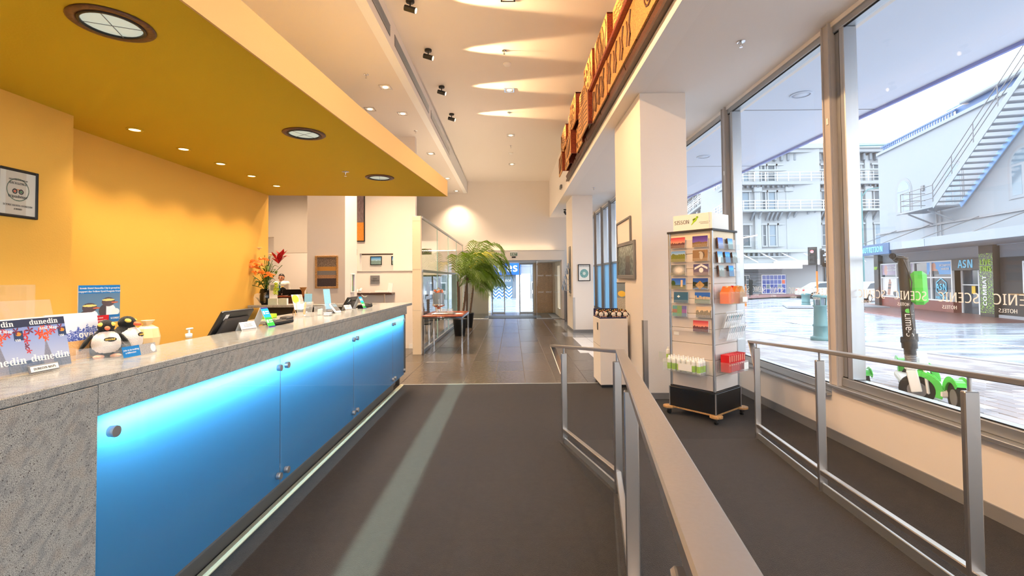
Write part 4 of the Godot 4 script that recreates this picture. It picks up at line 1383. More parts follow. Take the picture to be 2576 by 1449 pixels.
func toys_on_desk() -> void:
	plush(V(-1.745, 1.135, 2.02), SIDE - 0.75, 0.16, "plush penguin facing forward, left of the pair on the desk", "plush penguins on the desk")
	plush(V(-1.745, 1.135, 2.125), SIDE + 0.15, 0.168, "plush penguin turned aside, right of the pair on the desk", "plush penguins on the desk")
	var t := thing("acrylic_tray", "low clear acrylic tray in front of the plush penguins", "tray", V(-1.67, 1.135, 1.93), SIDE - 0.3)
	var b := B.new()
	b.box(Vector3(0, 0.002, -0.035), Vector3(0.20, 0.004, 0.07))
	b.box(Vector3(0, 0.028, 0), Vector3(0.20, 0.054, 0.003))
	b.box(Vector3(0.10, 0.03, -0.035), Vector3(0.003, 0.06, 0.07))
	b.box(Vector3(-0.10, 0.03, -0.035), Vector3(0.003, 0.06, 0.07))
	obj("tray", b, M.acrylic, t)
	b = B.new()
	t = thing("gift_bag", "small cellophane gift bag behind the right plush penguin", "bag", V(-1.83, 1.135, 2.36), SIDE)
	b.lathe(Vector3.ZERO, [Vector2(0.0, 0.0), Vector2(0.05, 0.0), Vector2(0.055, 0.04), Vector2(0.045, 0.085), Vector2(0.015, 0.105), Vector2(0.03, 0.125), Vector2(0.0, 0.12)], 9, Basis.IDENTITY, false)
	obj("wrapping", b, M.petal_cream, t)
	# charity sign on a clear rod
	t = thing("counter_sign", "blue and red penguin trust sign standing on a clear rod", "sign", V(-1.92, 1.135, 2.19), SIDE - 0.12)
	b = B.new()
	b.bar(Vector3(-0.085, 0.0, -0.012), Vector3(-0.085, 0.16, -0.012), 0.012, 0.004)
	b.box(Vector3(-0.05, 0.003, 0), Vector3(0.12, 0.006, 0.08), Basis.IDENTITY, 0.001)
	obj("stand", b, M.acrylic, t)
	b = B.new()
	b.box(Vector3(0, 0.216, -0.004), Vector3(0.196, 0.176, 0.004))
	obj("board", b, M.paper, t)
	b = B.new()
	b.card(Vector3(0, 0.216, -0.0014), Vector3.RIGHT, Vector3.UP, 0.196, 0.176, cell("trust_sign"))
	obj("sign_face", b, M.print, t)
	text("lettering", "Scenic Hotel Dunedin City is proud to", 0.0072, Vector3(0, 0.290, 0), Vector3.RIGHT, Vector3.UP, M.white, t, "Droid Serif", 0.0006, true)
	text("lettering", "support the Yellow Eyed Penguin Trust", 0.0072, Vector3(0, 0.275, 0), Vector3.RIGHT, Vector3.UP, M.white, t, "Droid Serif", 0.0006, true)
	text("lettering", "You can help us save", 0.0075, Vector3(-0.034, 0.152, 0), Vector3.RIGHT, Vector3.UP, M.white, t, "Droid Sans", 0.0006)
	text("lettering", "the yellow eyed penguin!", 0.0075, Vector3(-0.028, 0.139, 0), Vector3.RIGHT, Vector3.UP, M.white, t, "Droid Sans", 0.0006)
	text("lettering", "SCENIC", 0.009, Vector3(0.072, 0.146, 0), Vector3.RIGHT, Vector3.UP, M.white, t, "Droid Sans", 0.0006, true)
	t = thing("card_dispenser", "low blue card dispenser at the front of the desk", "card holder", V(-1.60, 1.135, 2.02), SIDE - 0.05)
	b = B.new()
	b.box(Vector3(0, 0.003, -0.03), Vector3(0.18, 0.006, 0.06))
	b.box(Vector3(0, 0.018, -0.02), Vector3(0.17, 0.03, 0.02), Basis(Vector3.RIGHT, -0.25))
	obj("holder", b, M.acrylic, t)
	b = B.new()
	b.card(Vector3(0, 0.026, 0.002), Vector3.RIGHT, Vector3(0, 0.97, -0.24), 0.17, 0.045, cell("trust_card"))
	obj("card", b, M.print, t)
	text("lettering", "Join us in making", 0.0065, Vector3(-0.044, 0.033, 0.002), Vector3.RIGHT, Vector3(0, 0.97, -0.24), M.white, t, "Droid Serif", 0.0006)
	text("lettering", "a difference", 0.0065, Vector3(-0.048, 0.022, 0.005), Vector3.RIGHT, Vector3(0, 0.97, -0.24), M.white, t, "Droid Serif", 0.0006)

func tent(w: float, h: float, c: String, label: String, at: Vector3, turn: float, cat := "card") -> Node3D:
	var t := thing("tent_card", label, cat, at, turn)
	var a := 0.45
	for s in [-1.0, 1.0]:
		var b := B.new()
		b.box(Vector3(0, h / 2, s * h / 2 * tan(a)), Vector3(w, h / cos(a), 0.0012), Basis(Vector3.RIGHT, -s * a))
		obj("fold", b, M.paper, t)
	if c:
		var b := B.new()
		b.card(Vector3(0, h / 2, h / 2 * tan(a) + 0.0014), Vector3.RIGHT, Vector3(0, cos(a), -sin(a)), w, h / cos(a), cell(c))
		obj("card_face", b, M.print, t)
	return t

func office_gear() -> void:
	var y := 1.135
	# pump bottle
	var t := thing("pump_bottle", "white pump bottle of hand gel behind the desk edge", "bottle", V(-1.85, 1.0, 2.69), SIDE)
	var b := B.new()
	b.lathe(Vector3.ZERO, [Vector2(0.0, 0.0), Vector2(0.034, 0.0), Vector2(0.036, 0.01), Vector2(0.036, 0.105), Vector2(0.030, 0.118), Vector2(0.014, 0.125), Vector2(0.014, 0.132), Vector2(0.0, 0.132)], 20)
	obj("bottle", b, M.acrylic, t)
	b = B.new()
	b.lathe(Vector3.ZERO, [Vector2(0.0, 0.006), Vector2(0.031, 0.006), Vector2(0.031, 0.085), Vector2(0.0, 0.086)], 16)
	obj("gel", b, M.white, t)
	b = B.new()
	b.lathe(Vector3.ZERO, [Vector2(0.0, 0.132), Vector2(0.017, 0.132), Vector2(0.017, 0.155), Vector2(0.006, 0.158), Vector2(0.006, 0.178), Vector2(0.0, 0.178)], 14)
	b.box(Vector3(0.006, 0.182, 0), Vector3(0.045, 0.010, 0.018), Basis.IDENTITY, 0.004)
	obj("pump", b, M.plastic_white, t)
	# monitors seen from behind
	var mo := thing("monitor", "larger, nearer black monitor seen from behind over the desk", "monitor", V(-1.92, 1.0, 3.03), SIDE, "reception monitors")
	var tilt := Basis(Vector3.RIGHT, 0.52)
	b = B.new()
	b.box(Vector3(0, 0.142, 0.085), Vector3(0.34, 0.29, 0.022), tilt, 0.006)
	obj("case", b, M.black, mo)
	b = B.new()
	b.box(tilt * Vector3(0, 0.0, 0.018) + Vector3(0, 0.142, 0.085), Vector3(0.26, 0.20, 0.022), tilt, 0.008)
	var bk := obj("back_bulge", b, M.dark_grey, mo)
	b = B.new()
	b.box(tilt * Vector3(-0.115, 0.105, 0.0115) + Vector3(0, 0.142, 0.085), Vector3(0.035, 0.04, 0.001), tilt)
	obj("sticker", b, M.paper, mo)
	b = B.new()
	b.box(tilt * Vector3(0, 0.0, -0.0112) + Vector3(0, 0.142, 0.085), Vector3(0.31, 0.26, 0.001), tilt)
	obj("screen", b, M.black_gloss, mo)
	b = B.new()
	b.box(Vector3(0, 0.004, 0.0), Vector3(0.18, 0.008, 0.14), Basis.IDENTITY, 0.003)
	b.bar(Vector3(0, 0.008, 0.0), Vector3(0, 0.13, 0.105), 0.04, 0.02)
	obj("stand", b, M.black, mo)
	copy(mo, V(-1.92, 1.0, 5.22), SIDE, "farther black monitor seen from behind, near the desk's far end")
	# tent cards, terminals: one set at each place
	var pay_n := ["taller blue and green card folded as a tent, by the near monitor", "small blue and green card folded as a tent, by the far monitor"]
	var wh_n := ["small white card folded as a tent, by the near monitor", "small white card folded as a tent, by the far monitor"]
	var ef_n := ["black card payment terminal lying by the near monitor", "black card payment terminal lying at the desk's far end"]
	var e := thing("payment_terminal", ef_n[0], "card terminal", V(-1.69, y, 3.42), SIDE - 0.35, "black payment terminals")
	b = B.new()
	b.box(Vector3(0, 0.020, 0), Vector3(0.19, 0.034, 0.085), Basis(Vector3.BACK, 0.05), 0.010)
	obj("case", b, M.black, e)
	b = B.new()
	b.box(Vector3(0.06, 0.042, 0), Vector3(0.07, 0.026, 0.075), Basis(Vector3.BACK, 0.12), 0.008)
	obj("printer_lid", b, M.dark_grey, e)
	b = B.new()
	for i in 4:
		for j in 3:
			b.box(Vector3(-0.075 + i * 0.018, 0.037 + 0.001 * i, -0.024 + j * 0.024), Vector3(0.012, 0.004, 0.016), Basis.IDENTITY, 0.001)
	obj("keypad", b, M.mid_grey, e)
	copy(e, V(-1.68, y, 5.36), SIDE - 0.3, ef_n[1])
	for i in 2:
		var d: float = [3.24, 5.28][i]
		var p := tent(0.075, 0.135, "two_pay", pay_n[i], V(-1.715, y, d), SIDE - 0.12)
		for q in [[0.100, M.white], [0.042, M.white]]:
			b = B.new()
			b.box(Vector3(-0.022, q[0], 0.065 - q[0] * tan(0.45) + 0.002), Vector3(0.016, 0.024, 0.001), Basis(Vector3.RIGHT, -0.45), 0.0)
			b.box(Vector3(0.012, q[0] + 0.006, 0.065 - (q[0] + 0.006) * tan(0.45) + 0.002), Vector3(0.034, 0.008, 0.001), Basis(Vector3.RIGHT, -0.45))
			b.box(Vector3(0.012, q[0] - 0.007, 0.065 - (q[0] - 0.007) * tan(0.45) + 0.002), Vector3(0.034, 0.005, 0.001), Basis(Vector3.RIGHT, -0.45))
			obj("logo", b, q[1], p)
		var w := tent(0.125, 0.052, "", wh_n[i], V(-1.735 - 0.05 * i, y, [3.07, 5.08][i]), SIDE - 0.25)
		b = B.new()
		b.box(Vector3(0, 0.006, 0.0235), Vector3(0.118, 0.008, 0.001), Basis(Vector3.RIGHT, -0.45))
		for j in 3:
			b.box(Vector3(0, 0.024 + 0.008 * j, 0.026 - (0.024 + 0.008 * j) * tan(0.45) + 0.0012), Vector3(0.07, 0.0025, 0.0006), Basis(Vector3.RIGHT, -0.45))
		obj("printed_lines", b, M.mid_grey, w)
	# middle platform
	t = thing("tissue_box", "flat yellow and green carton on the desk's middle shelf", "box", V(-2.08, y, 4.02), SIDE)
	b = B.new()
	b.box(Vector3(0, 0.018, 0), Vector3(0.13, 0.034, 0.07), Basis.IDENTITY, 0.003)
	obj("carton", b, M.lime_print, t)
	b = B.new()
	b.box(Vector3(-0.03, 0.018, 0.0355), Vector3(0.05, 0.030, 0.001))
	obj("print", b, M.yellow, t)
	t = thing("glass_jar", "clear jar holding a wooden scoop on the desk", "jar", V(-1.83, y, 4.14), SIDE)
	b = B.new()
	b.lathe(Vector3.ZERO, [Vector2(0.0, 0.0), Vector2(0.055, 0.0), Vector2(0.065, 0.06), Vector2(0.075, 0.13), Vector2(0.072, 0.13), Vector2(0.062, 0.06), Vector2(0.050, 0.008), Vector2(0.0, 0.008)], 20)
	obj("glass", b, M.acrylic, t)
	b = B.new()
	b.box(Vector3(0.005, 0.075, 0), Vector3(0.026, 0.11, 0.012), Basis(Vector3.BACK, -0.3), 0.006)
	obj("scoop", b, M.tan, t)
	t = thing("leaflet_stand", "clear sloping leaflet stand with a yellow disc print", "leaflet stand", V(-2.03, y, 4.46), SIDE - 0.5)
	b = B.new()
	b.bar(Vector3(-0.05, 0, 0.03), Vector3(-0.05, 0.17, -0.03), 0.006, 0.004)
	b.bar(Vector3(0.05, 0, 0.03), Vector3(0.05, 0.17, -0.03), 0.006, 0.004)
	b.bar(Vector3(0, 0, -0.08), Vector3(0, 0.15, -0.025), 0.006, 0.004)
	obj("easel", b, M.pale_wood, t)
	b = B.new()
	b.card(Vector3(0, 0.115, 0.0), Vector3.RIGHT, Vector3(0, 0.94, -0.33), 0.115, 0.15, cell("yellow_disc"))
	b.card(Vector3(0, 0.115, -0.002), Vector3.LEFT, Vector3(0, 0.94, -0.33), 0.115, 0.15, cell("pale_d"))
	obj("leaflet_face", b, M.print, t)
	t = thing("card_tray", "clear open acrylic card tray on the desk", "tray", V(-1.77, y, 4.33), SIDE)
	b = B.new()
	b.box(Vector3(0, 0.003, 0), Vector3(0.10, 0.005, 0.07))
	for s in [-1.0, 1.0]:
		b.box(Vector3(s * 0.05, 0.04, 0), Vector3(0.003, 0.08, 0.07))
		b.box(Vector3(0, 0.04, s * 0.035), Vector3(0.10, 0.08, 0.003))
	obj("tray", b, M.acrylic, t)
	b = B.new()
	b.box(Vector3(0, 0.03, 0), Vector3(0.085, 0.05, 0.012))
	obj("card_stack", b, M.paper, t)
	t = thing("soap_dish", "small rounded white box on the desk by the handset", "box", V(-1.665, y, 4.24), SIDE)
	b = B.new()
	b.box(Vector3(0, 0.011, 0), Vector3(0.085, 0.022, 0.055), Basis.IDENTITY, 0.009)
	b.box(Vector3(0, 0.026, 0), Vector3(0.08, 0.008, 0.05), Basis.IDENTITY, 0.004)
	obj("case", b, M.white_gloss, t)
	t = thing("handset", "white and grey card reader handset leaning in its dock", "card terminal", V(-1.72, y, 4.60), SIDE - 0.5)
	var hb := Basis(Vector3.RIGHT, -0.85)
	b = B.new()
	b.box(Vector3(0, 0.045, -0.02), Vector3(0.075, 0.13, 0.026), hb, 0.010)
	obj("case", b, M.plastic_white, t)
	b = B.new()
	b.box(Vector3(0, 0.045, -0.02) + hb * Vector3(0, 0.0, 0.0135), Vector3(0.056, 0.10, 0.002), hb)
	obj("face", b, M.dark_grey, t)
	b = B.new()
	b.box(Vector3(0, 0.045, -0.02) + hb * Vector3(0, 0.022, 0.015), Vector3(0.044, 0.035, 0.002), hb)
	obj("display", b, M.pane_pale, t)
	b = B.new()
	b.box(Vector3(0, 0.015, -0.05), Vector3(0.08, 0.03, 0.08), Basis.IDENTITY, 0.006)
	obj("dock", b, M.mid_grey, t)
	t = thing("leaflet_stand", "narrow pale blue leaflet in a tall clear stand behind the handset", "leaflet stand", V(-1.85, y, 4.72), SIDE - 0.5)
	b = B.new()
	b.box(Vector3(0, 0.12, -0.012), Vector3(0.085, 0.23, 0.003), Basis(Vector3.RIGHT, -0.16))
	b.box(Vector3(0, 0.003, 0), Vector3(0.085, 0.006, 0.06))
	b.box(Vector3(0, 0.05, 0.014), Vector3(0.085, 0.08, 0.003), Basis(Vector3.RIGHT, -0.16))
	obj("acrylic", b, M.acrylic, t)
	b = B.new()
	b.card(Vector3(0, 0.13, -0.008), Vector3.RIGHT, Vector3(0, 0.987, -0.16), 0.078, 0.20, cell("pale_blue"))
	obj("leaflet_face", b, M.print, t)

func wing_things() -> void:
	var y := 1.135
	var t := thing("fern_carving", "small cream carving with a leaf cut in it, by the golden wall", "ornament", V(-3.42, y, 6.34), 0.35)
	var b := B.new()
	var pts := []
	for p in [[-0.055, 0.0], [0.065, 0.0], [0.068, 0.05], [0.05, 0.085], [0.015, 0.105], [0.04, 0.12], [0.045, 0.14], [0.02, 0.155], [-0.02, 0.155], [-0.05, 0.14], [-0.06, 0.10]]:
		pts.append(Vector2(p[0], p[1]))
	b.slab(Vector3(0, 0, -0.02), Vector3.RIGHT, Vector3.UP, pts, 0.04)
	obj("block", b, M.petal_cream, t)
	b = B.new()
	for i in 5:
		b.bar(Vector3(-0.02 + i * 0.008, 0.095 - i * 0.016, 0.0215), Vector3(0.004 + i * 0.008, 0.083 - i * 0.016, 0.0215), 0.006, 0.002)
	b.bar(Vector3(-0.035, 0.105, 0.021), Vector3(0.03, 0.015, 0.021), 0.005, 0.002)
	obj("leaf_cut", b, M.dark_wood, t)
	# vase and its flowers: the arrangement belongs to the vase it is fixed in
	t = thing("vase", "dark vase with pale leaf patterns, holding the flowers", "vase", V(-3.36, y, 6.40), 0.0)
	b = B.new()
	b.lathe(Vector3.ZERO, [Vector2(0.0, 0.0), Vector2(0.07, 0.0), Vector2(0.085, 0.05), Vector2(0.086, 0.12), Vector2(0.07, 0.19), Vector2(0.062, 0.21), Vector2(0.056, 0.20), Vector2(0.0, 0.18)], 24)
	obj("body", b, M.black_gloss, t)
	b = B.new()
	for i in 7:
		b.bar(Vector3(0.02, 0.03 + i * 0.02, 0.084), Vector3(0.044, 0.04 + i * 0.02, 0.074), 0.004, 0.004)
		b.bar(Vector3(-0.03, 0.05 + i * 0.016, 0.079), Vector3(-0.05, 0.058 + i * 0.016, 0.068), 0.004, 0.004)
	obj("leaf_pattern", b, M.petal_cream, t)
	flowers(V(-3.36, y + 0.19, 6.40))
	t = thing("print_card", "tall white card with a small plant print in front of the flowers", "card", V(-3.235, y, 6.36), 0.12)
	b = B.new()
	b.box(Vector3(0, 0.145, -0.004), Vector3(0.105, 0.29, 0.004))
	b.box(Vector3(0, 0.004, -0.02), Vector3(0.10, 0.008, 0.06))
	obj("board", b, M.paper, t)
	b = B.new()
	b.card(Vector3(0, 0.225, -0.0015), Vector3.RIGHT, Vector3.UP, 0.08, 0.075, cell("fern_print"))
	obj("print", b, M.print, t)
	for i in 2:
		t = thing("patterned_box", ["left", "right"][i] + " one of two small fern-patterned boxes on the desk's back wing", "box", V(-3.205 + 0.135 * i, y, 6.28), 0.15 - 0.2 * i)
		b = B.new()
		b.box(Vector3(0, 0.042, -0.02), Vector3(0.115, 0.084, 0.04))
		obj("box", b, M.paper, t)
		b = B.new()
		b.card(Vector3(0, 0.042, 0.0005), Vector3.RIGHT, Vector3.UP, 0.115, 0.084, cell("fern_print"))
		obj("print", b, M.print, t)
	t = thing("leaflet_stand", "pale blue leaflet standing at the desk's back wing by the column", "leaflet stand", V(-2.79, y, 6.42), 0.2)
	b = B.new()
	b.box(Vector3(0, 0.07, -0.01), Vector3(0.10, 0.14, 0.004), Basis(Vector3.RIGHT, -0.14))
	b.box(Vector3(0, 0.003, -0.02), Vector3(0.10, 0.006, 0.06))
	obj("stand", b, M.acrylic, t)
	b = B.new()
	b.card(Vector3(0, 0.07, -0.006), Vector3.RIGHT, Vector3(0, 0.99, -0.14), 0.098, 0.138, cell("pale_blue"))
	obj("leaflet_face", b, M.print, t)
	# certificate on the golden wall
	t = thing("framed_certificate", "black-framed certificate hanging on the golden wall", "picture", V(-3.262, 2.045, 3.085), SIDE)
	b = B.new()
	for s in [-1.0, 1.0]:
		b.box(Vector3(s * 0.122, 0.0, 0), Vector3(0.018, 0.32, 0.02), Basis.IDENTITY, 0.004)
		b.box(Vector3(0, s * 0.151, 0), Vector3(0.226, 0.018, 0.02), Basis.IDENTITY, 0.004)
	obj("frame", b, M.black, t)
	b = B.new()
	b.card(Vector3(0, 0, 0.003), Vector3.RIGHT, Vector3.UP, 0.226, 0.285, cell("certificate"))
	obj("sheet", b, M.print, t)
	text("lettering", "2017 CERTIFICATE OF", 0.009, Vector3(0, 0.088, 0.005), Vector3.RIGHT, Vector3.UP, M.black, t, "Droid Sans", 0.0006)
	text("lettering", "EXCELLENCE", 0.014, Vector3(0, 0.065, 0.005), Vector3.RIGHT, Vector3.UP, M.black, t, "Droid Sans", 0.0006)
	text("lettering", "tripadvisor", 0.018, Vector3(0, -0.022, 0.005), Vector3.RIGHT, Vector3.UP, M.black, t, "Droid Sans", 0.0006)
	text("lettering", "SCENIC HOTEL DUNEDIN", 0.011, Vector3(0, -0.082, 0.005), Vector3.RIGHT, Vector3.UP, M.black, t, "Droid Serif", 0.0006)
	text("lettering", "AWARD", 0.010, Vector3(0, -0.105, 0.005), Vector3.RIGHT, Vector3.UP, M.black, t, "Droid Serif", 0.0006)

func petal(b: B, base: Vector3, dir: Vector3, up: Vector3, l: float, w: float, droop := 0.3) -> void:
	var side := dir.cross(up).normalized() * w
	var m := base + dir * l * 0.5 + up * l * 0.12
	var tip := base + dir * l - up * l * droop
	b.tri(base, m - side, m + up * w * 0.25)
	b.tri(base, m + up * w * 0.25, m + side)
	b.tri(m - side, tip, m + up * w * 0.25)
	b.tri(m + up * w * 0.25, tip, m + side)

func flowers(at: Vector3) -> void:
	rng.seed = 5
	var t := thing("flower_arrangement", "tall arrangement of orange, red and lime flowers in the dark vase", "flowers", at)
	var b := B.new()
	var heads := []
	for i in 26:
		var a := rng.randf() * TAU
		var r := rng.randf_range(0.02, 0.22)
		var p := Vector3(cos(a) * r + 0.03, rng.randf_range(0.06, 0.50) * (1.1 - r), sin(a) * r * 0.55)
		heads.append(p)
		b.wire([Vector3(0, 0, 0), p * Vector3(0.4, 0.6, 0.4), p], 0.004, 5)
	obj("stem", b, M.leaf_green, t)
	b = B.new()
	for i in 46:
		var a := rng.randf() * TAU
		var base: Vector3 = heads[i % heads.size()] * rng.randf_range(0.35, 0.9)
		petal(b, base, Vector3(cos(a), rng.randf_range(-0.2, 0.9), sin(a) * 0.7).normalized(), Vector3.UP, rng.randf_range(0.09, 0.18), 0.02)
	obj("leaf", b, M.frond, t)
	# orange lilies: left side and the low one by the person
	for q in [Vector3(-0.10, 0.40, 0.08), Vector3(-0.04, 0.34, 0.10), Vector3(-0.12, 0.31, 0.06), Vector3(0.0, 0.42, 0.06), Vector3(0.11, 0.20, 0.12), Vector3(0.06, 0.24, 0.12), Vector3(-0.06, 0.24, 0.11)]:
		b = B.new()
		for j in 7:
			var a := TAU * j / 7 + rng.randf()
			petal(b, q, Vector3(cos(a), rng.randf_range(-0.3, 0.5), sin(a)).normalized(), Vector3(0, 0.7, 0.7), 0.085, 0.024)
		obj("lily", b, M.petal_orange, t)
	for q in [Vector3(0.16, 0.41, 0.03), Vector3(0.20, 0.36, 0.05), Vector3(0.22, 0.44, 0.02)]:
		b = B.new()
		for j in 5:
			petal(b, q, Vector3(0.8 - 0.3 * j, rng.randf_range(0.1, 0.9), rng.randf_range(-0.4, 0.4)).normalized(), Vector3.UP, 0.14, 0.026, 0.0)
		obj("red_lily", b, M.petal_red, t)
	for q in [Vector3(0.10, 0.46, 0.06), Vector3(-0.09, 0.55, 0.0)]:
		b = B.new()
		for j in 5:
			var a := TAU * j / 5
			petal(b, q, Vector3(cos(a) * 0.6, 0.7, sin(a) * 0.6).normalized(), Vector3.UP, 0.07, 0.022)
		obj("cream_bloom", b, M.petal_cream, t)
	b = B.new()
	for j in 60:
		var h := rng.randf_range(-0.08, 0.08)
		b.ball(Vector3(0.19 + rng.randf_range(-0.03, 0.03) * (1.0 - absf(h) * 5.0), 0.02 + h, 0.10 + rng.randf_range(-0.03, 0.03)), Vector3(0.011, 0.009, 0.011), Basis.IDENTITY, 6)
	obj("lime_blossom", b, M.petal_lime, t)

# ---------- railings, pillar pictures, plinth, postcard stand ----------
func rail_run(t: Node3D, o: Vector3, pts: Array, posts: Array, tip_back: Vector3) -> void:
	for i in pts.size() - 1:
		var b := B.new(Transform3D(Basis.IDENTITY, -o))
		var p: Vector3 = pts[i]
		var q: Vector3 = pts[i + 1]
		var e := (q - p).normalized() * 0.012
		b.bar(p - e, q + e, 0.052, 0.022, 0.003)
		obj("top_rail", b, M.steel, t)
	var b := B.new(Transform3D(Basis.IDENTITY, -o))
	b.bar(pts[0], tip_back, 0.052, 0.012, 0.003)
	obj("rail_return", b, M.steel, t)
	for p in posts:
		var base: Vector3 = p[0]
		var top: float = p[1]
		var ax: Basis = Basis(Vector3.UP, p[2])
		b = B.new(Transform3D(Basis.IDENTITY, -o))
		b.box(Vector3(base.x, (base.y + top) / 2 - 0.03, base.z), Vector3(0.05, top - base.y + 0.06, 0.026), ax, 0.004)
		var po := obj("post", b, M.steel, t)
		b = B.new(Transform3D(Basis.IDENTITY, -o))
		b.tube(Vector3(base.x, top - 0.002, base.z), Vector3(base.x, top + 0.06, base.z), 0.007, 0.007, 10)
		obj("pin", b, M.steel, po)
	for i in posts.size() - 1:
		var p: Vector3 = posts[i][0]
		var q: Vector3 = posts[i + 1][0]
		b = B.new(Transform3D(Basis.IDENTITY, -o))
		b.bar(p + Vector3(0, 0.115, 0), q + Vector3(0, 0.115, 0), 0.034, 0.034, 0.004)
		obj("bottom_rail", b, M.steel, t)
		b = B.new(Transform3D(Basis.IDENTITY, -o))
		b.bar(p + Vector3(0, 0.022, 0), q + Vector3(0, 0.022, 0), 0.016, 0.060, 0.003)
		obj("kerb_plate", b, M.aluminium, t)

func railings() -> void:
	var o := V(0.65, 0.0, 2.9)
	var t := thing("handrail", "steel handrail nearest the viewer, bending beside the ramp", "handrail", o)
	rail_run(t, o, [V(0.387, 0.80, 4.56), V(0.661, 0.999, 2.90), V(0.105, 1.243, 0.08)],
		[[V(0.452, 0.0, 4.17), 0.79, 0.2], [V(0.652, 0.118, 2.95), 0.93, 0.2], [V(0.424, 0.238, 1.70), 1.045, -0.2], [V(0.19, 0.35, 0.50), 1.14, -0.2]], V(0.445, 0.60, 4.19))
	o = V(1.92, 0.0, 2.95)
	t = thing("handrail", "straight steel handrail along the window side of the ramp", "handrail", o)
	rail_run(t, o, [V(2.236, 0.845, 4.42), V(1.92, 0.985, 2.95), V(1.42, 1.205, 0.25)],
		[[V(2.20, 0.0, 4.25), 0.81, -0.21], [V(1.92, 0.118, 2.95), 0.925, -0.21], [V(1.692, 0.235, 1.75), 1.02, -0.2], [V(1.43, 0.36, 0.45), 1.13, -0.2]], V(2.205, 0.60, 4.25))

func framed(called: String, label: String, at: Vector3, turn: float, w: float, h: float, fw: float, fm: Material, c: String, roll := 0.0) -> Node3D:
	var t := thing(called, label, "picture", at, turn)
	t.rotation.z = roll
	var b := B.new()
	for s in [-1.0, 1.0]:
		b.box(Vector3(s * (w - fw) / 2, 0, 0.012), Vector3(fw, h, 0.024), Basis.IDENTITY, 0.004)
		b.box(Vector3(0, s * (h - fw) / 2, 0.012), Vector3(w - 2 * fw, fw, 0.024), Basis.IDENTITY, 0.004)
	obj("frame", b, fm, t)
	b = B.new()
	b.card(Vector3(0, 0, 0.010), Vector3.RIGHT, Vector3.UP, w - 2 * fw, h - 2 * fw, cell(c))
	obj("picture_sheet", b, M.print, t)
	return t

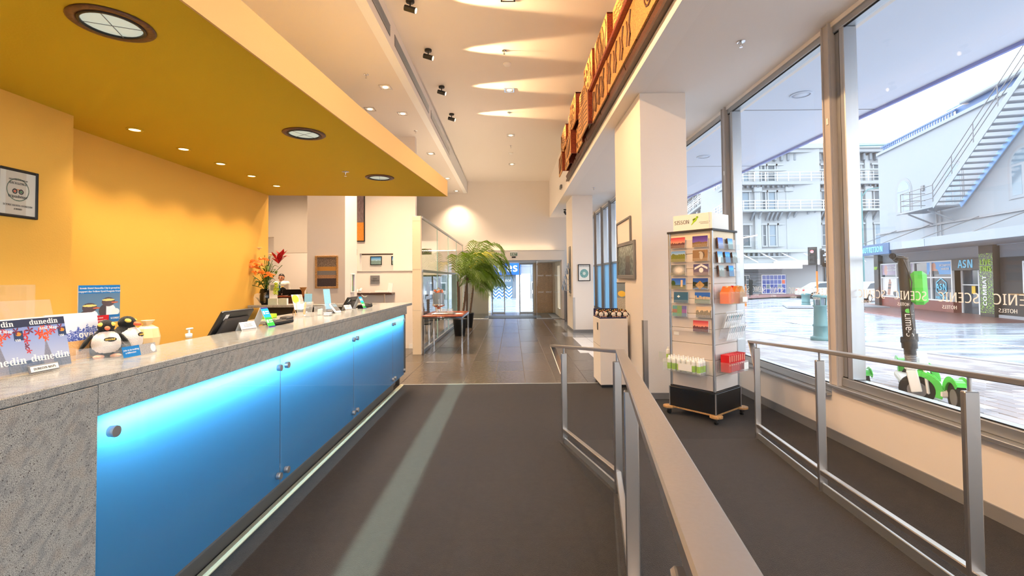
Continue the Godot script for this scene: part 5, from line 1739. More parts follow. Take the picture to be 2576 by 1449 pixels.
func pillar_things() -> void:
	framed("framed_picture", "pale framed sheet hung high on the near pillar's side", V(1.568, 2.08, 6.52), -SIDE, 0.80, 0.36, 0.03, M.mid_grey, "sisson", 0.02)
	framed("framed_picture", "grey-framed river gorge photograph on the near pillar's side", V(1.568, 1.69, 6.42), -SIDE, 1.0, 0.50, 0.05, M.mid_grey, "gorge", -0.01)
	framed("framed_picture", "black-framed print of a round teal wheel on the far pillar", V(1.945, 1.605, 12.645), 0, 0.33, 0.45, 0.02, M.black, "teal_wheel")
	framed("framed_picture", "pale wood frame of stacked photographs on the square column", V(-3.39, 1.61, 8.595), 0, 0.42, 0.60, 0.035, M.pale_wood, "four_photos")
	framed("framed_painting", "tall dark and amber painting high on the wall beyond the column", V(-3.35, 2.85, 10.29), 0, 0.26, 1.10, 0.022, M.black, "painting")
	framed("framed_picture", "thin white-framed notice on the side face of the square column", V(-3.058, 1.40, 8.98), SIDE, 0.20, 0.36, 0.02, M.white, "collage")
	var t := thing("banner", "narrow grey banner with a yellow mark behind the toy penguins", "banner", V(1.545, 0.96, 6.62), -SIDE + 0.25)
	var b := B.new()
	b.box(Vector3(0, 0.21, -0.003), Vector3(0.30, 0.42, 0.004))
	b.box(Vector3(0, 0.425, 0), Vector3(0.31, 0.012, 0.012), Basis.IDENTITY, 0.003)
	obj("board", b, M.mid_grey, t)
	b = B.new()
	b.card(Vector3(0, 0.21, 0.0), Vector3.RIGHT, Vector3.UP, 0.29, 0.41, cell("leaf_banner"))
	obj("print", b, M.print, t)
	# plinth
	t = thing("plinth", "pale boxed plinth carrying the toy penguins beside the pillar", "plinth", V(1.345, 0, 6.50))
	b = B.new()
	b.box(Vector3(0, 0.475, 0), Vector3(0.37, 0.87, 0.53), Basis.IDENTITY, 0.003)
	obj("body", b, M.white_wall, t)
	b = B.new()
	b.box(Vector3(0, 0.02, 0), Vector3(0.33, 0.04, 0.48))
	obj("base", b, M.black, t)
	b = B.new()
	b.box(Vector3(-0.1865, 0.55, 0), Vector3(0.001, 0.003, 0.53))
	b.box(Vector3(-0.1865, 0.80, 0.10), Vector3(0.001, 0.10, 0.08))
	obj("side_label", b, M.dark_grey, t)
	t = thing("display_tray", "violet-blue tray under the heap of toy penguins", "tray", V(1.345, 0.91, 6.52))
	b = B.new()
	b.box(Vector3(0, 0.01, 0), Vector3(0.36, 0.02, 0.46), Basis.IDENTITY, 0.003)
	b.box(Vector3(0, 0.06, -0.22), Vector3(0.36, 0.10, 0.015), Basis.IDENTITY, 0.003)
	obj("tray", b, M.navy, t)
	var first: Node3D
	rng.seed = 9
	var rowname := ["front row", "second row", "back row"]
	var nth := ["first from the left", "second from the left", "third from the left", "fourth from the left", "fifth from the left"]
	for r in 3:
		for c in 5 - (r % 2):
			var at := V(1.185 + c * 0.082 + 0.03 * (r % 2), 0.932, 6.29 + r * 0.11)
			var turn := -0.6 + rng.randf_range(-0.7, 0.9)
			var lab: String = "toy penguin in the %s on the plinth, %s" % [rowname[r], nth[c]]
			if first == null:
				first = plush(at, turn, 0.098, lab, "toy penguins on the plinth", false)
			else:
				copy(first, at, turn, lab)
	# brochure fan on the far pillar and the dark cabinet under it
	t = thing("brochure_rack", "stepped grey brochure rack on the far pillar's side", "brochure rack", V(1.636, 1.05, 13.2), -SIDE)
	b = B.new()
	b.box(Vector3(0, 0.65, 0.008), Vector3(0.34, 1.30, 0.016), Basis.IDENTITY, 0.003)
	obj("back_board", b, M.mid_grey, t)
	var n := 0
	for r in 5:
		for c in 3:
			b = B.new()
			var p := Vector3(-0.11 + 0.11 * c, 0.12 + r * 0.15, 0.22 - 0.04 * r)
			b.box(p, Vector3(0.10, 0.10, 0.004), Basis(Vector3.RIGHT, 0.35))
			b.box(p + Vector3(0, -0.05, -0.04), Vector3(0.10, 0.004, 0.08))
			b.bar(p + Vector3(0, -0.05, -0.08), Vector3(p.x, p.y - 0.05, 0.0), 0.02, 0.01)
			obj("pocket", b, M.aluminium, t)
			var q := thing("brochure", "leaflet in the stepped rack on the far pillar", "brochure", V(1.636, 1.05, 13.2) + Basis(Vector3.UP, -SIDE) * (p + Vector3(0, -0.04, -0.03)), -SIDE, "leaflets in the stepped rack")
			b = B.new()
			b.box(Vector3(0, 0.075, 0), Vector3(0.09, 0.15, 0.012), Basis(Vector3.RIGHT, 0.2))
			obj("pages", b, M.paper, q)
			b = B.new()
			b.card(Vector3(0, 0.076, 0.008), Vector3.RIGHT, Vector3(0, 0.98, 0.2), 0.09, 0.15, cell("brochure"))
			obj("cover", b, M.print, q)
			n += 1
	t = thing("cabinet", "tall dark cabinet standing past the far pillar", "cabinet", V(2.02, 0, 15.8))
	b = B.new()
	b.box(Vector3(0, 0.52, 0), Vector3(0.44, 1.04, 0.9), Basis.IDENTITY, 0.006)
	obj("body", b, M.dark_wood, t)
	b = B.new()
	b.box(Vector3(-0.225, 0.52, 0.0), Vector3(0.012, 0.94, 0.42), Basis.IDENTITY, 0.003)
	var dr := obj("door", b, M.mid_grey, t)
	b = B.new()
	b.tube(Vector3(-0.235, 0.55, 0.17), Vector3(-0.235, 0.70, 0.17), 0.008)
	obj("handle", b, M.chrome, dr)

func postcard_stand() -> void:
	var at := V(2.04, 0, 5.02)
	var turn := -0.90
	var X := Transform3D(Basis(Vector3.UP, turn), at)
	var t := thing("postcard_stand", "tall white square postcard stand on casters by the window", "display stand", at, turn)
	var b := B.new()
	b.box(Vector3(0, 0.078, 0), Vector3(0.51, 0.018, 0.51), Basis.IDENTITY, 0.003)
	for q in [[1, 1], [1, -1], [-1, 1], [-1, -1]]:
		b.tube(Vector3(q[0] * 0.262, 0.069, q[1] * 0.262), Vector3(q[0] * 0.262, 0.087, q[1] * 0.262), 0.062, 0.062, 20)
	obj("base_board", b, M.pale_wood, t)
	for q in [[1, 1], [1, -1], [-1, 1], [-1, -1]]:
		b = B.new()
		b.tube(Vector3(q[0] * 0.262 - 0.012, 0.026, q[1] * 0.262), Vector3(q[0] * 0.262 + 0.012, 0.026, q[1] * 0.262), 0.026, 0.026, 16)
		var cw := obj("caster", b, M.black, t)
		b = B.new()
		b.box(Vector3(q[0] * 0.262, 0.055, q[1] * 0.262), Vector3(0.036, 0.03, 0.03), Basis.IDENTITY, 0.006)
		b.tube(Vector3(q[0] * 0.262 - 0.02, 0.026, q[1] * 0.262), Vector3(q[0] * 0.262 + 0.02, 0.026, q[1] * 0.262), 0.010, 0.010, 10)
		obj("fork", b, M.chrome, cw)
	b = B.new()
	b.box(Vector3(0, 0.19, 0), Vector3(0.515, 0.205, 0.515), Basis.IDENTITY, 0.004)
	obj("plinth_box", b, M.black, t)
	b = B.new()
	for q in [[1, 1], [1, -1], [-1, 1], [-1, -1]]:
		b.box(Vector3(q[0] * 0.256, 0.19, q[1] * 0.256), Vector3(0.010, 0.21, 0.010))
	obj("corner_strip", b, M.mid_grey, t)
	b = B.new()
	b.box(Vector3(0, 0.302, 0), Vector3(0.50, 0.014, 0.50))
	obj("cap", b, M.dark_grey, t)
	b = B.new()
	b.box(Vector3(0, 1.930, 0), Vector3(0.515, 0.022, 0.515), Basis.IDENTITY, 0.002)
	obj("cap", b, M.dark_grey, t)
	b = B.new()
	b.box(Vector3(0, 1.115, 0), Vector3(0.462, 1.61, 0.462))
	obj("core", b, M.cream, t)
	for q in [[1, 1], [1, -1], [-1, 1], [-1, -1]]:
		b = B.new()
		b.box(Vector3(q[0] * 0.239, 1.115, q[1] * 0.239), Vector3(0.024, 1.612, 0.024), Basis.IDENTITY, 0.004)
		obj("corner_post", b, M.aluminium, t)
	b = B.new()
	b.box(Vector3.ZERO, Vector3(0.452, 0.150, 0.014), Basis.IDENTITY, 0.003)
	var slat := b.mesh()
	for side in 4:
		for r in 10:
			if r == 0 or true:
				var s := put("slat", slat, M.slat_board, t)
				var rot := Basis(Vector3.UP, side * PI / 2)
				s.transform = Transform3D(rot, rot * Vector3(0, 0.388 + r * 0.1535, 0.238))
	# header cards
	b = B.new()
	b.box(Vector3(0, 2.03, 0.19), Vector3(0.44, 0.165, 0.004))
	var hc := obj("header_card", b, M.paper, t)
	text("lettering", "SISSON", 0.038, Vector3(-0.115, 2.035, 0.193), Vector3.RIGHT, Vector3.UP, M.dark_grey, hc, "Droid Sans", 0.001)
	b = B.new()
	for q in [[0.035, 2.045, 0.034, 0.014, 0.7], [0.06, 2.075, 0.015, 0.012, 0.0], [0.012, 2.018, 0.030, 0.006, 0.75], [0.030, 2.060, 0.026, 0.010, 0.3]]:
		b.ball(Vector3(q[0], q[1], 0.193), Vector3(q[2], q[3], 0.001), Basis(Vector3.BACK, q[4]), 12)
	obj("bird_emblem", b, M.lime_print, hc)
	b = B.new()
	b.ball(Vector3(0.027, 2.055, 0.1945), Vector3(0.02, 0.006, 0.001), Basis(Vector3.BACK, 0.5), 10)
	b.ball(Vector3(0.062, 2.078, 0.1945), Vector3(0.005, 0.005, 0.001), Basis.IDENTITY, 8)
	b.box(Vector3(0.14, 2.02, 0.193), Vector3(0.12, 0.003, 0.0006))
	b.box(Vector3(0.14, 2.005, 0.193), Vector3(0.09, 0.003, 0.0006))
	obj("emblem_mark", b, M.dark_grey, hc)
	b = B.new()
	b.box(Vector3(0.19, 2.03, 0), Vector3(0.004, 0.165, 0.40))
	obj("header_card", b, M.paper, t)
	# postcards on the lobby side
	var pics := [["sunset", -0.125, 0, "red sunset"], ["dusk_town", 0.125, 0, "violet dusk town"], ["hills", -0.125, 1, "green hills"], ["shingle_bird", 0.125, 1, "grey bird on shingle"], ["rock_spray", -0.125, 2, "grey rock and spray"], ["albatross", 0.13, 2, "white seabird gliding"], ["tower", -0.125, 3, "tower under blue sky"], ["church", 0.12, 3, "lit church mirrored in water"], ["sea_bird", -0.10, 4, "small bird over dark sea"], ["white_town", 0.14, 4, "white town houses"], ["collage", -0.12, 5, "small photographs collage"], ["dunes", 0.15, 5, "dunes and jagged hills"], ["sunset", 0.115, 6, "red sunset, lowest card on the stand"]]
	var first: Node3D
	for p in pics:
		var pos := X * Vector3(p[1], 1.815 - 0.1435 * p[2] - 0.055, 0.262)
		var lab: String = "stack of postcards showing %s on the stand's lobby side" % p[3]
		var c := thing("postcard_stack", lab, "postcards", pos, turn, "postcards on the lobby side of the stand")
		b = B.new()
		b.box(Vector3(0, 0.056, -0.004), Vector3(0.165, 0.112, 0.007), Basis(Vector3.RIGHT, -0.06))
		obj("cards", b, M.paper, c)
		b = B.new()
		b.card(Vector3(0, 0.056, 0.0004), Vector3.RIGHT, Vector3(0, 1, -0.06), 0.165, 0.112, cell(p[0]))
		obj("front_card", b, M.print, c)
	for r in 7:
		b = B.new()
		b.box(Vector3(0, 1.755 - 0.1435 * r + 0.0, 0.262), Vector3(0.46, 0.004, 0.034))
		b.box(Vector3(0, 1.772 - 0.1435 * r, 0.278), Vector3(0.46, 0.036, 0.002))
		obj("acrylic_ledge", b, M.acrylic, t)
	# pockets on the window side
	for r in 3:
		b = B.new()
		b.box(Vector3(0.270, 1.735 - 0.14 * r, 0), Vector3(0.05, 0.004, 0.44))
		b.box(Vector3(0.294, 1.762 - 0.14 * r, 0), Vector3(0.003, 0.055, 0.44))
		obj("acrylic_pocket", b, M.acrylic, t)
	for p in [["blue_a", 0.14, 0, "violet-blue", "top"], ["blue_b", -0.06, 0, "pale blue and green", "top"], ["blue_b", 0.15, 1, "pale blue hillside", "middle"], ["blue_c", 0.0, 1, "bright blue sea", "middle"], ["pale_d", -0.15, 1, "pale grey-green", "middle"], ["pale_d", 0.13, 2, "grey-green coast", "lowest"], ["blue_c", -0.07, 2, "deep turquoise", "lowest"]]:
		var pos := X * Vector3(0.276, 1.738 - 0.14 * p[2], p[1])
		var c := thing("card_pack", "%s card pack in the %s pocket on the stand's window side" % [p[3], p[4]], "cards", pos, turn + PI / 2, "small card packs on the window side of the stand")
		b = B.new()
		b.box(Vector3(0, 0.055, -0.006), Vector3(0.10, 0.11, 0.014), Basis(Vector3.RIGHT, -0.1))
		obj("cards", b, M.brown_wood, c)
		b = B.new()
		b.card(Vector3(0, 0.055, 0.0022), Vector3.RIGHT, Vector3(0, 1, -0.1), 0.10, 0.11, cell(p[0]))
		obj("front_card", b, M.print, c)
	# clear bins and what they hold
	var bins := [[Vector3(0.33, 1.26, 0.03), Vector3(0.16, 0.15, 0.36)], [Vector3(0.325, 0.57, 0.04), Vector3(0.15, 0.13, 0.34)], [Vector3(-0.02, 0.56, 0.33), Vector3(0.42, 0.15, 0.15)], [Vector3(-0.33, 0.60, 0.12), Vector3(0.15, 0.13, 0.22)]]
	for q in bins:
		b = B.new()
		var c: Vector3 = q[0]
		var s: Vector3 = q[1]
		b.box(c + Vector3(0, -s.y / 2, 0), Vector3(s.x, 0.004, s.z))
		b.box(c + Vector3(s.x / 2, -s.y * 0.1, 0), Vector3(0.003, s.y * 0.8, s.z))
		b.box(c + Vector3(-s.x / 2, -s.y * 0.1, 0), Vector3(0.003, s.y * 0.8, s.z))
		b.box(c + Vector3(0, -s.y * 0.1, s.z / 2), Vector3(s.x, s.y * 0.8, 0.003))
		b.box(c + Vector3(0, -s.y * 0.1, -s.z / 2), Vector3(s.x, s.y * 0.8, 0.003))
		obj("acrylic_bin", b, M.acrylic, t)
	for q in [[Vector3(0.02, 0.545, 0.408), Vector3(0.15, 0.07, 0.001)], [Vector3(0.412, 1.225, -0.07), Vector3(0.001, 0.05, 0.10)], [Vector3(0.402, 0.555, -0.085), Vector3(0.001, 0.07, 0.09)], [Vector3(-0.17, 0.86, 0.247), Vector3(0.06, 0.035, 0.001)]]:
		b = B.new()
		b.box(q[0], q[1])
		obj("price_card", b, M.paper, t)
	# tilted acrylic rack with bookmarks
	b = B.new()
	var tb := Basis(Vector3.BACK, -0.30)
	b.box(Vector3(0.285, 0.955, -0.02), Vector3(0.003, 0.32, 0.36), tb)
	b.box(Vector3(0.345, 0.88, -0.02), Vector3(0.003, 0.13, 0.36), tb)
	b.box(Vector3(0.345, 1.005, -0.02), Vector3(0.003, 0.08, 0.36), tb)
	b.box(Vector3(0.312, 0.81, -0.02), Vector3(0.06, 0.003, 0.36))
	obj("acrylic_rack", b, M.acrylic, t)
	for r in 2:
		for k in 8:
			var q := thing("bookmark", "pale slim bookmark packet in the tilted clear rack, %s row" % ["lower", "upper"][r], "bookmark", X * Vector3(0.322 - 0.03 * r, 0.825 + 0.115 * r, 0.13 - 0.043 * k), turn, "%s row of bookmark packets in the tilted rack" % ["lower", "upper"][r])
			b = B.new()
			b.box(tb * Vector3(0, 0.075, 0), Vector3(0.003, 0.15, 0.030), tb)
			obj("packet", b, M.white_gloss, q)
			b = B.new()
			b.box(tb * Vector3(0.002, 0.10, 0), Vector3(0.001, 0.06, 0.018), tb)
			obj("print", b, [M.mid_grey, M.pane_pale, M.teal][k % 3], q)
	# orange house-shaped packets
	for k in 3:
		var q := thing("gift_packet", ["orange house-shaped gift packet at the front of the clear bin", "second orange packet, paler, in the clear bin", "pale packet at the back of the clear bin"][k], "packet", X * Vector3(0.33, 1.188, 0.13 - 0.11 * k), turn + PI / 2)
		b = B.new()
		b.slab(Vector3(-0.06, 0, -0.045), Vector3.RIGHT, Vector3.UP, [Vector2(0, 0), Vector2(0.12, 0), Vector2(0.12, 0.10), Vector2(0.06, 0.17), Vector2(0, 0.10)], 0.09)
		obj("carton", b, [M.orange, M.petal_orange, M.tan][k], q)
		b = B.new()
		b.box(Vector3(0.0, 0.15, 0), Vector3(0.02, 0.05, 0.025), Basis.IDENTITY, 0.003)
		obj("tab", b, [M.petal_cream, M.red, M.petal_cream][k], q)
	# red boxes
	for k in 8:
		var q := thing("red_carton", "slim red carton, number %s from the front of the red row" % ["one", "two", "three", "four", "five", "six", "seven", "eight"][k], "carton", X * Vector3(0.325, 0.512, 0.178 - 0.042 * k), turn, "row of red cartons in the clear bin")
		b = B.new()
		b.box(Vector3(0, 0.085, 0), Vector3(0.085, 0.17, 0.037), Basis(Vector3.RIGHT, -0.02 * k), 0.002)
		obj("carton", b, M.red, q)
		b = B.new()
		b.box(Vector3(0.0432, 0.13, 0), Vector3(0.001, 0.06, 0.014), Basis(Vector3.RIGHT, -0.02 * k))
		b.box(Vector3(0.0432, 0.07, 0), Vector3(0.001, 0.012, 0.022), Basis(Vector3.RIGHT, -0.02 * k))
		obj("print", b, M.plush_pink, q)
	# bottles
	var bt: Node3D
	var k := 0
	for r in 3:
		for c in 7:
			var pos := X * Vector3(-0.185 + 0.055 * c, 0.490, 0.365 - 0.045 * r)
			var lab := "white lotion bottle with green label, %s row, %s from the left" % [["front", "middle", "back"][r], ["first", "second", "third", "fourth", "fifth", "sixth", "seventh"][c]]
			if bt == null:
				bt = thing("lotion_bottle", lab, "bottle", pos, turn, "white lotion bottles in the clear bin")
				b = B.new()
				b.lathe(Vector3.ZERO, [Vector2(0.0, 0.0), Vector2(0.019, 0.0), Vector2(0.0205, 0.005), Vector2(0.0205, 0.115), Vector2(0.015, 0.128), Vector2(0.0, 0.130)], 14)
				obj("bottle", b, M.plastic_white, bt)
				b = B.new()
				b.lathe(Vector3.ZERO, [Vector2(0.0208, 0.012), Vector2(0.0208, 0.075)], 14)
				obj("label_band", b, M.lime_print, bt)
				b = B.new()
				b.tube(Vector3(0, 0.128, 0), Vector3(0, 0.150, 0), 0.011, 0.009, 10)
				obj("cap", b, M.white, bt)
			else:
				copy(bt, pos, turn, lab)
			k += 1
	for c in 2:
		copy(bt, X * Vector3(-0.33, 0.540, 0.16 - 0.08 * c), turn, ["lotion bottle in the side bin, nearer one", "lotion bottle in the side bin, farther one"][c])

# ---------- carving, partition, table, palms, telephone corner, office ----------
func carving() -> void:
	var o := V(1.40, 3.80, 7.3)
	var t := thing("wood_carving", "long carved wooden relief of stepped panels on the beam under the high ceiling", "carving", o)
	var g := Transform3D(Basis.IDENTITY, -o)
	var b := B.new(g)
	b.bx(1.345, 1.40, 3.81, 3.84, 2.6, 11.35, 0.004)
	b.bx(1.335, 1.345, 3.80, 3.85, 2.6, 11.35, 0.003)
	obj("ledge_frame", b, M.dark_wood, t)
	b = B.new(g)
	for s in [[2.6, 5.4, 0.09], [5.4, 6.9, 0.07], [6.9, 8.2, 0.085], [8.2, 9.6, 0.07], [9.6, 11.3, 0.06]]:
		b.slab(V(1.35, 3.845, s[0]), Vector3.FORWARD, Vector3(-0.3, 0.85, 0), [Vector2(0, 0), Vector2(s[1] - s[0] - 0.03, 0), Vector2(s[1] - s[0] - 0.03, s[2] * 1.5), Vector2(0, s[2] * 1.5)], 0.01)
	obj("sloping_sill", b, M.brown_wood, t)
	rng.seed = 3
	var rows := [[2.6, 4.5, 4.44, 4.95, 0.05, 0], [4.5, 6.05, 4.44, 4.95, 0.05, 0], [6.05, 6.95, 4.44, 4.93, 0.13, 1], [6.95, 7.75, 4.42, 4.90, 0.17, 2], [7.75, 8.5, 4.40, 4.76, 0.14, 3], [8.5, 9.3, 4.36, 4.86, 0.21, 2], [9.3, 10.0, 4.36, 4.90, 0.16, 1], [10.0, 10.6, 4.36, 4.78, 0.22, 3], [10.6, 11.25, 4.34, 4.86, 0.19, 2],
		[2.6, 4.8, 3.92, 4.38, 0.10, 4], [4.8, 6.2, 3.92, 4.38, 0.10, 5], [6.2, 7.35, 3.90, 4.38, 0.11, 5], [7.35, 8.35, 3.90, 4.40, 0.18, 3], [8.35, 9.1, 3.90, 4.36, 0.12, 2], [9.1, 9.9, 3.90, 4.36, 0.23, 1], [9.9, 10.6, 3.90, 4.36, 0.17, 2], [10.6, 11.3, 3.90, 4.34, 0.24, 1]]
	for r in rows:
		var f: float = 1.40 - r[4]
		b = B.new(g)
		b.bx(f, f + 0.025, r[2], r[3], r[0] + 0.002, r[1], 0.003)
		var p := obj("carved_panel", b, M.carved_wood, t)
		b = B.new(g)
		b.bx(f + 0.002, 1.40, r[2], r[3] + 0.002, r[0], r[0] + 0.03, 0.002)
		b.bx(f + 0.002, 1.40, r[3] - 0.02, r[3] + 0.004, r[0], r[1], 0.002)
		obj("panel_side", b, M.rust_wood, p)
		b = B.new(g)
		var L: float = r[1] - r[0]
		var Hh: float = r[3] - r[2]
		match r[5]:
			0:
				for i in int(L / 0.075):
					for j in int(Hh / 0.075):
						var c := V(f - 0.001, r[2] + 0.045 + j * 0.075, r[0] + 0.05 + i * 0.075)
						if (i + j) % 2 == 0:
							b.box(c, Vector3(0.006, 0.066, 0.017))
						else:
							b.box(c, Vector3(0.006, 0.017, 0.066))
			1:
				for i in 5:
					var pts := []
					for k in 7:
						pts.append(V(f - 0.001, r[2] + 0.04 + (Hh - 0.08) * k / 6.0, r[0] + 0.08 + i * L / 5.5 + 0.05 * sin(k * 1.1 + i)))
					b.wire(pts, 0.010, 5)
			2:
				for i in int(L * Hh * 110):
					var c := V(f - 0.001, r[2] + rng.randf_range(0.04, Hh - 0.04), r[0] + rng.randf_range(0.06, L - 0.05))
					b.box(c, Vector3(0.007, rng.randf_range(0.04, 0.09), 0.022), Basis(Vector3.RIGHT, rng.randf_range(-0.5, 0.5)))
			3:
				for i in 6:
					var y0: float = r[2] + 0.06 + (Hh - 0.1) * i / 6.0
					b.wire([V(f - 0.001, y0, r[0] + 0.08), V(f - 0.001, y0 + 0.04, r[0] + L * 0.4), V(f - 0.001, y0 + 0.01, r[0] + L * 0.7), V(f - 0.001, y0 + 0.05, r[1] - 0.06)], 0.007, 5)
			4:
				for s in 3:
					var c := Vector3(f - 0.001, (r[2] + r[3]) / 2, -(r[0] + 0.4 + s * 0.65))
					for ring in 3:
						var pts := []
						for k in 11:
							var a := TAU * k / 11.0 * 0.9 + ring
							pts.append(c + Vector3(0, sin(a), cos(a)) * (0.05 + 0.05 * ring))
						b.wire(pts, 0.012, 5)
			5:
				for i in 4:
					var d0: float = r[0] + 0.15 + i * L / 4.2
					b.wire([V(f - 0.001, r[2] + 0.06, d0 + 0.1), V(f - 0.001, r[2] + 0.16, d0 + 0.03), V(f - 0.001, r[2] + 0.28, d0 + 0.07), V(f - 0.001, r[3] - 0.05, d0)], 0.016, 5)
					b.wire([V(f - 0.001, r[2] + 0.10, d0 + 0.2), V(f - 0.001, r[2] + 0.24, d0 + 0.15), V(f - 0.001, r[3] - 0.09, d0 + 0.18)], 0.011, 5)
		tag(obj("carved_lines", b, M.brown_wood, p), "", "", "", "stuff")
	b = B.new(g)
	b.bx(1.24, 1.40, 4.385, 4.435, 2.6, 7.3, 0.004)
	b.bx(1.22, 1.40, 3.92, 4.42, 7.30, 7.36, 0.004)
	obj("dividing_rail", b, M.rust_wood, t)

func partition() -> void:
	var t := thing("glass_partition", "tall glass partition ending in a pale riveted panel, by the palms", "partition", V(-1.78, 0, 9.2))
	var g := Transform3D(Basis.IDENTITY, -V(-1.78, 0, 9.2))
	var b := B.new(g)
	b.bx(-1.940, -1.775, 0.0, 2.70, 9.14, 9.24, 0.003)
	var ep := obj("end_panel", b, M.cream, t)
	b = B.new(g)
	for y in [0.85, 0.86, 1.65, 1.66, 2.60, 2.61]:
		for i in 7:
			b.tube(V(-1.925 + i * 0.022, y, 9.142), V(-1.925 + i * 0.022, y, 9.137), 0.004, 0.003, 6)
	for i in 20:
		b.tube(V(-1.93, 0.1 + i * 0.13, 9.142), V(-1.93, 0.1 + i * 0.13, 9.137), 0.004, 0.003, 6)
	obj("rivet", b, M.mid_grey, ep)
	for y in [[2.66, 2.71], [1.60, 1.655], [0.0, 0.07]]:
		b = B.new(g)
		b.bx(-1.80, -1.755, y[0], y[1], 9.24, 16.95, 0.004)
		obj("rail", b, M.aluminium, t)
	for i in 4:
		var d0 := 9.25 + i * 1.92
		b = B.new(g)
		b.poly([V(-1.777, 1.655, d0 + 0.004), V(-1.777, 1.655, d0 + 1.91), V(-1.777, 2.66, d0 + 1.91), V(-1.777, 2.66, d0 + 0.004)], Vector3.RIGHT)
		obj("pane", b, M.green_glass, t)
		b = B.new(g)
		b.poly([V(-1.777, 0.07, d0 + 0.004), V(-1.777, 0.07, d0 + 1.91), V(-1.777, 1.60, d0 + 1.91), V(-1.777, 1.60, d0 + 0.004)], Vector3.RIGHT)
		obj("pane", b, M.green_glass, t)
		b = B.new(g)
		b.bx(-1.785, -1.769, 0.07, 2.66, d0 + 1.905, d0 + 1.92)
		obj("glass_joint", b, M.glass_edge, t)
	# the restaurant behind: daylight window, dark bar front, chairs
	b = B.new()
	b.bx(-2.55, -1.95, 0.0, 1.62, 17.06, 17.19)  # board set here to darken what the glass shows
	tag(obj("dark_panel", b, M.teal), "dark teal panel set behind the glass partition for its dark tone", "panel")
	b = B.new()
	b.bx(-3.3, -2.4, 0.0, 1.0, 12.6, 13.1, 0.01)
	b.bx(-3.34, -2.35, 1.0, 1.04, 12.5, 13.2, 0.008)
	tag(obj("bar_counter", b, M.dark_grey), "dark low bar counter seen through the glass partition", "bar")
	var w := Node3D.new()
	w.name = "window_14"
	add_child(w)
	tag(w, "", "", "", "structure")
	b = B.new()
	b.bx(-3.30, -2.55, 0.55, 0.60, 17.22, 17.32)
	b.bx(-3.30, -2.55, 1.57, 1.62, 17.22, 17.32)
	b.bx(-2.95, -2.91, 0.6, 1.57, 17.22, 17.32)
	obj("window_frame", b, M.dark_grey, w)
	b = B.new()
	b.poly([V(-3.30, 0.58, 17.27), V(-2.55, 0.58, 17.27), V(-2.55, 1.6, 17.27), V(-3.30, 1.6, 17.27)], Vector3.BACK)
	obj("pane", b, M.window_glass, w)
	var ch: Node3D
	for k in 4:
		var at := V(-2.10, 0, 10.75 + k * 0.95)
		var lab: String = ["dark chair nearest the partition's end, behind the glass", "second dark chair behind the glass partition", "third dark chair behind the glass partition", "dark chair farthest along behind the glass partition"][k]
		if ch == null:
			ch = thing("dining_chair", lab, "chair", at, 0.3, "dark chairs behind the glass")
			for q in [[-0.2, -0.2], [0.2, -0.2], [-0.2, 0.2], [0.2, 0.2]]:
				b = B.new()
				b.tube(Vector3(q[0], 0, q[1]), Vector3(q[0] * 0.92, 0.44, q[1] * 0.92), 0.014, 0.016, 8)
				obj("leg", b, M.chrome, ch)
			b = B.new()
			b.box(Vector3(0, 0.46, 0), Vector3(0.44, 0.05, 0.44), Basis.IDENTITY, 0.015)
			obj("seat", b, M.black, ch)
			b = B.new()
			b.box(Vector3(0, 0.72, -0.21), Vector3(0.42, 0.40, 0.035), Basis(Vector3.RIGHT, -0.12), 0.012)
			obj("backrest", b, M.black, ch)
		else:
			copy(ch, at, 0.3 + 0.4 * k, lab)

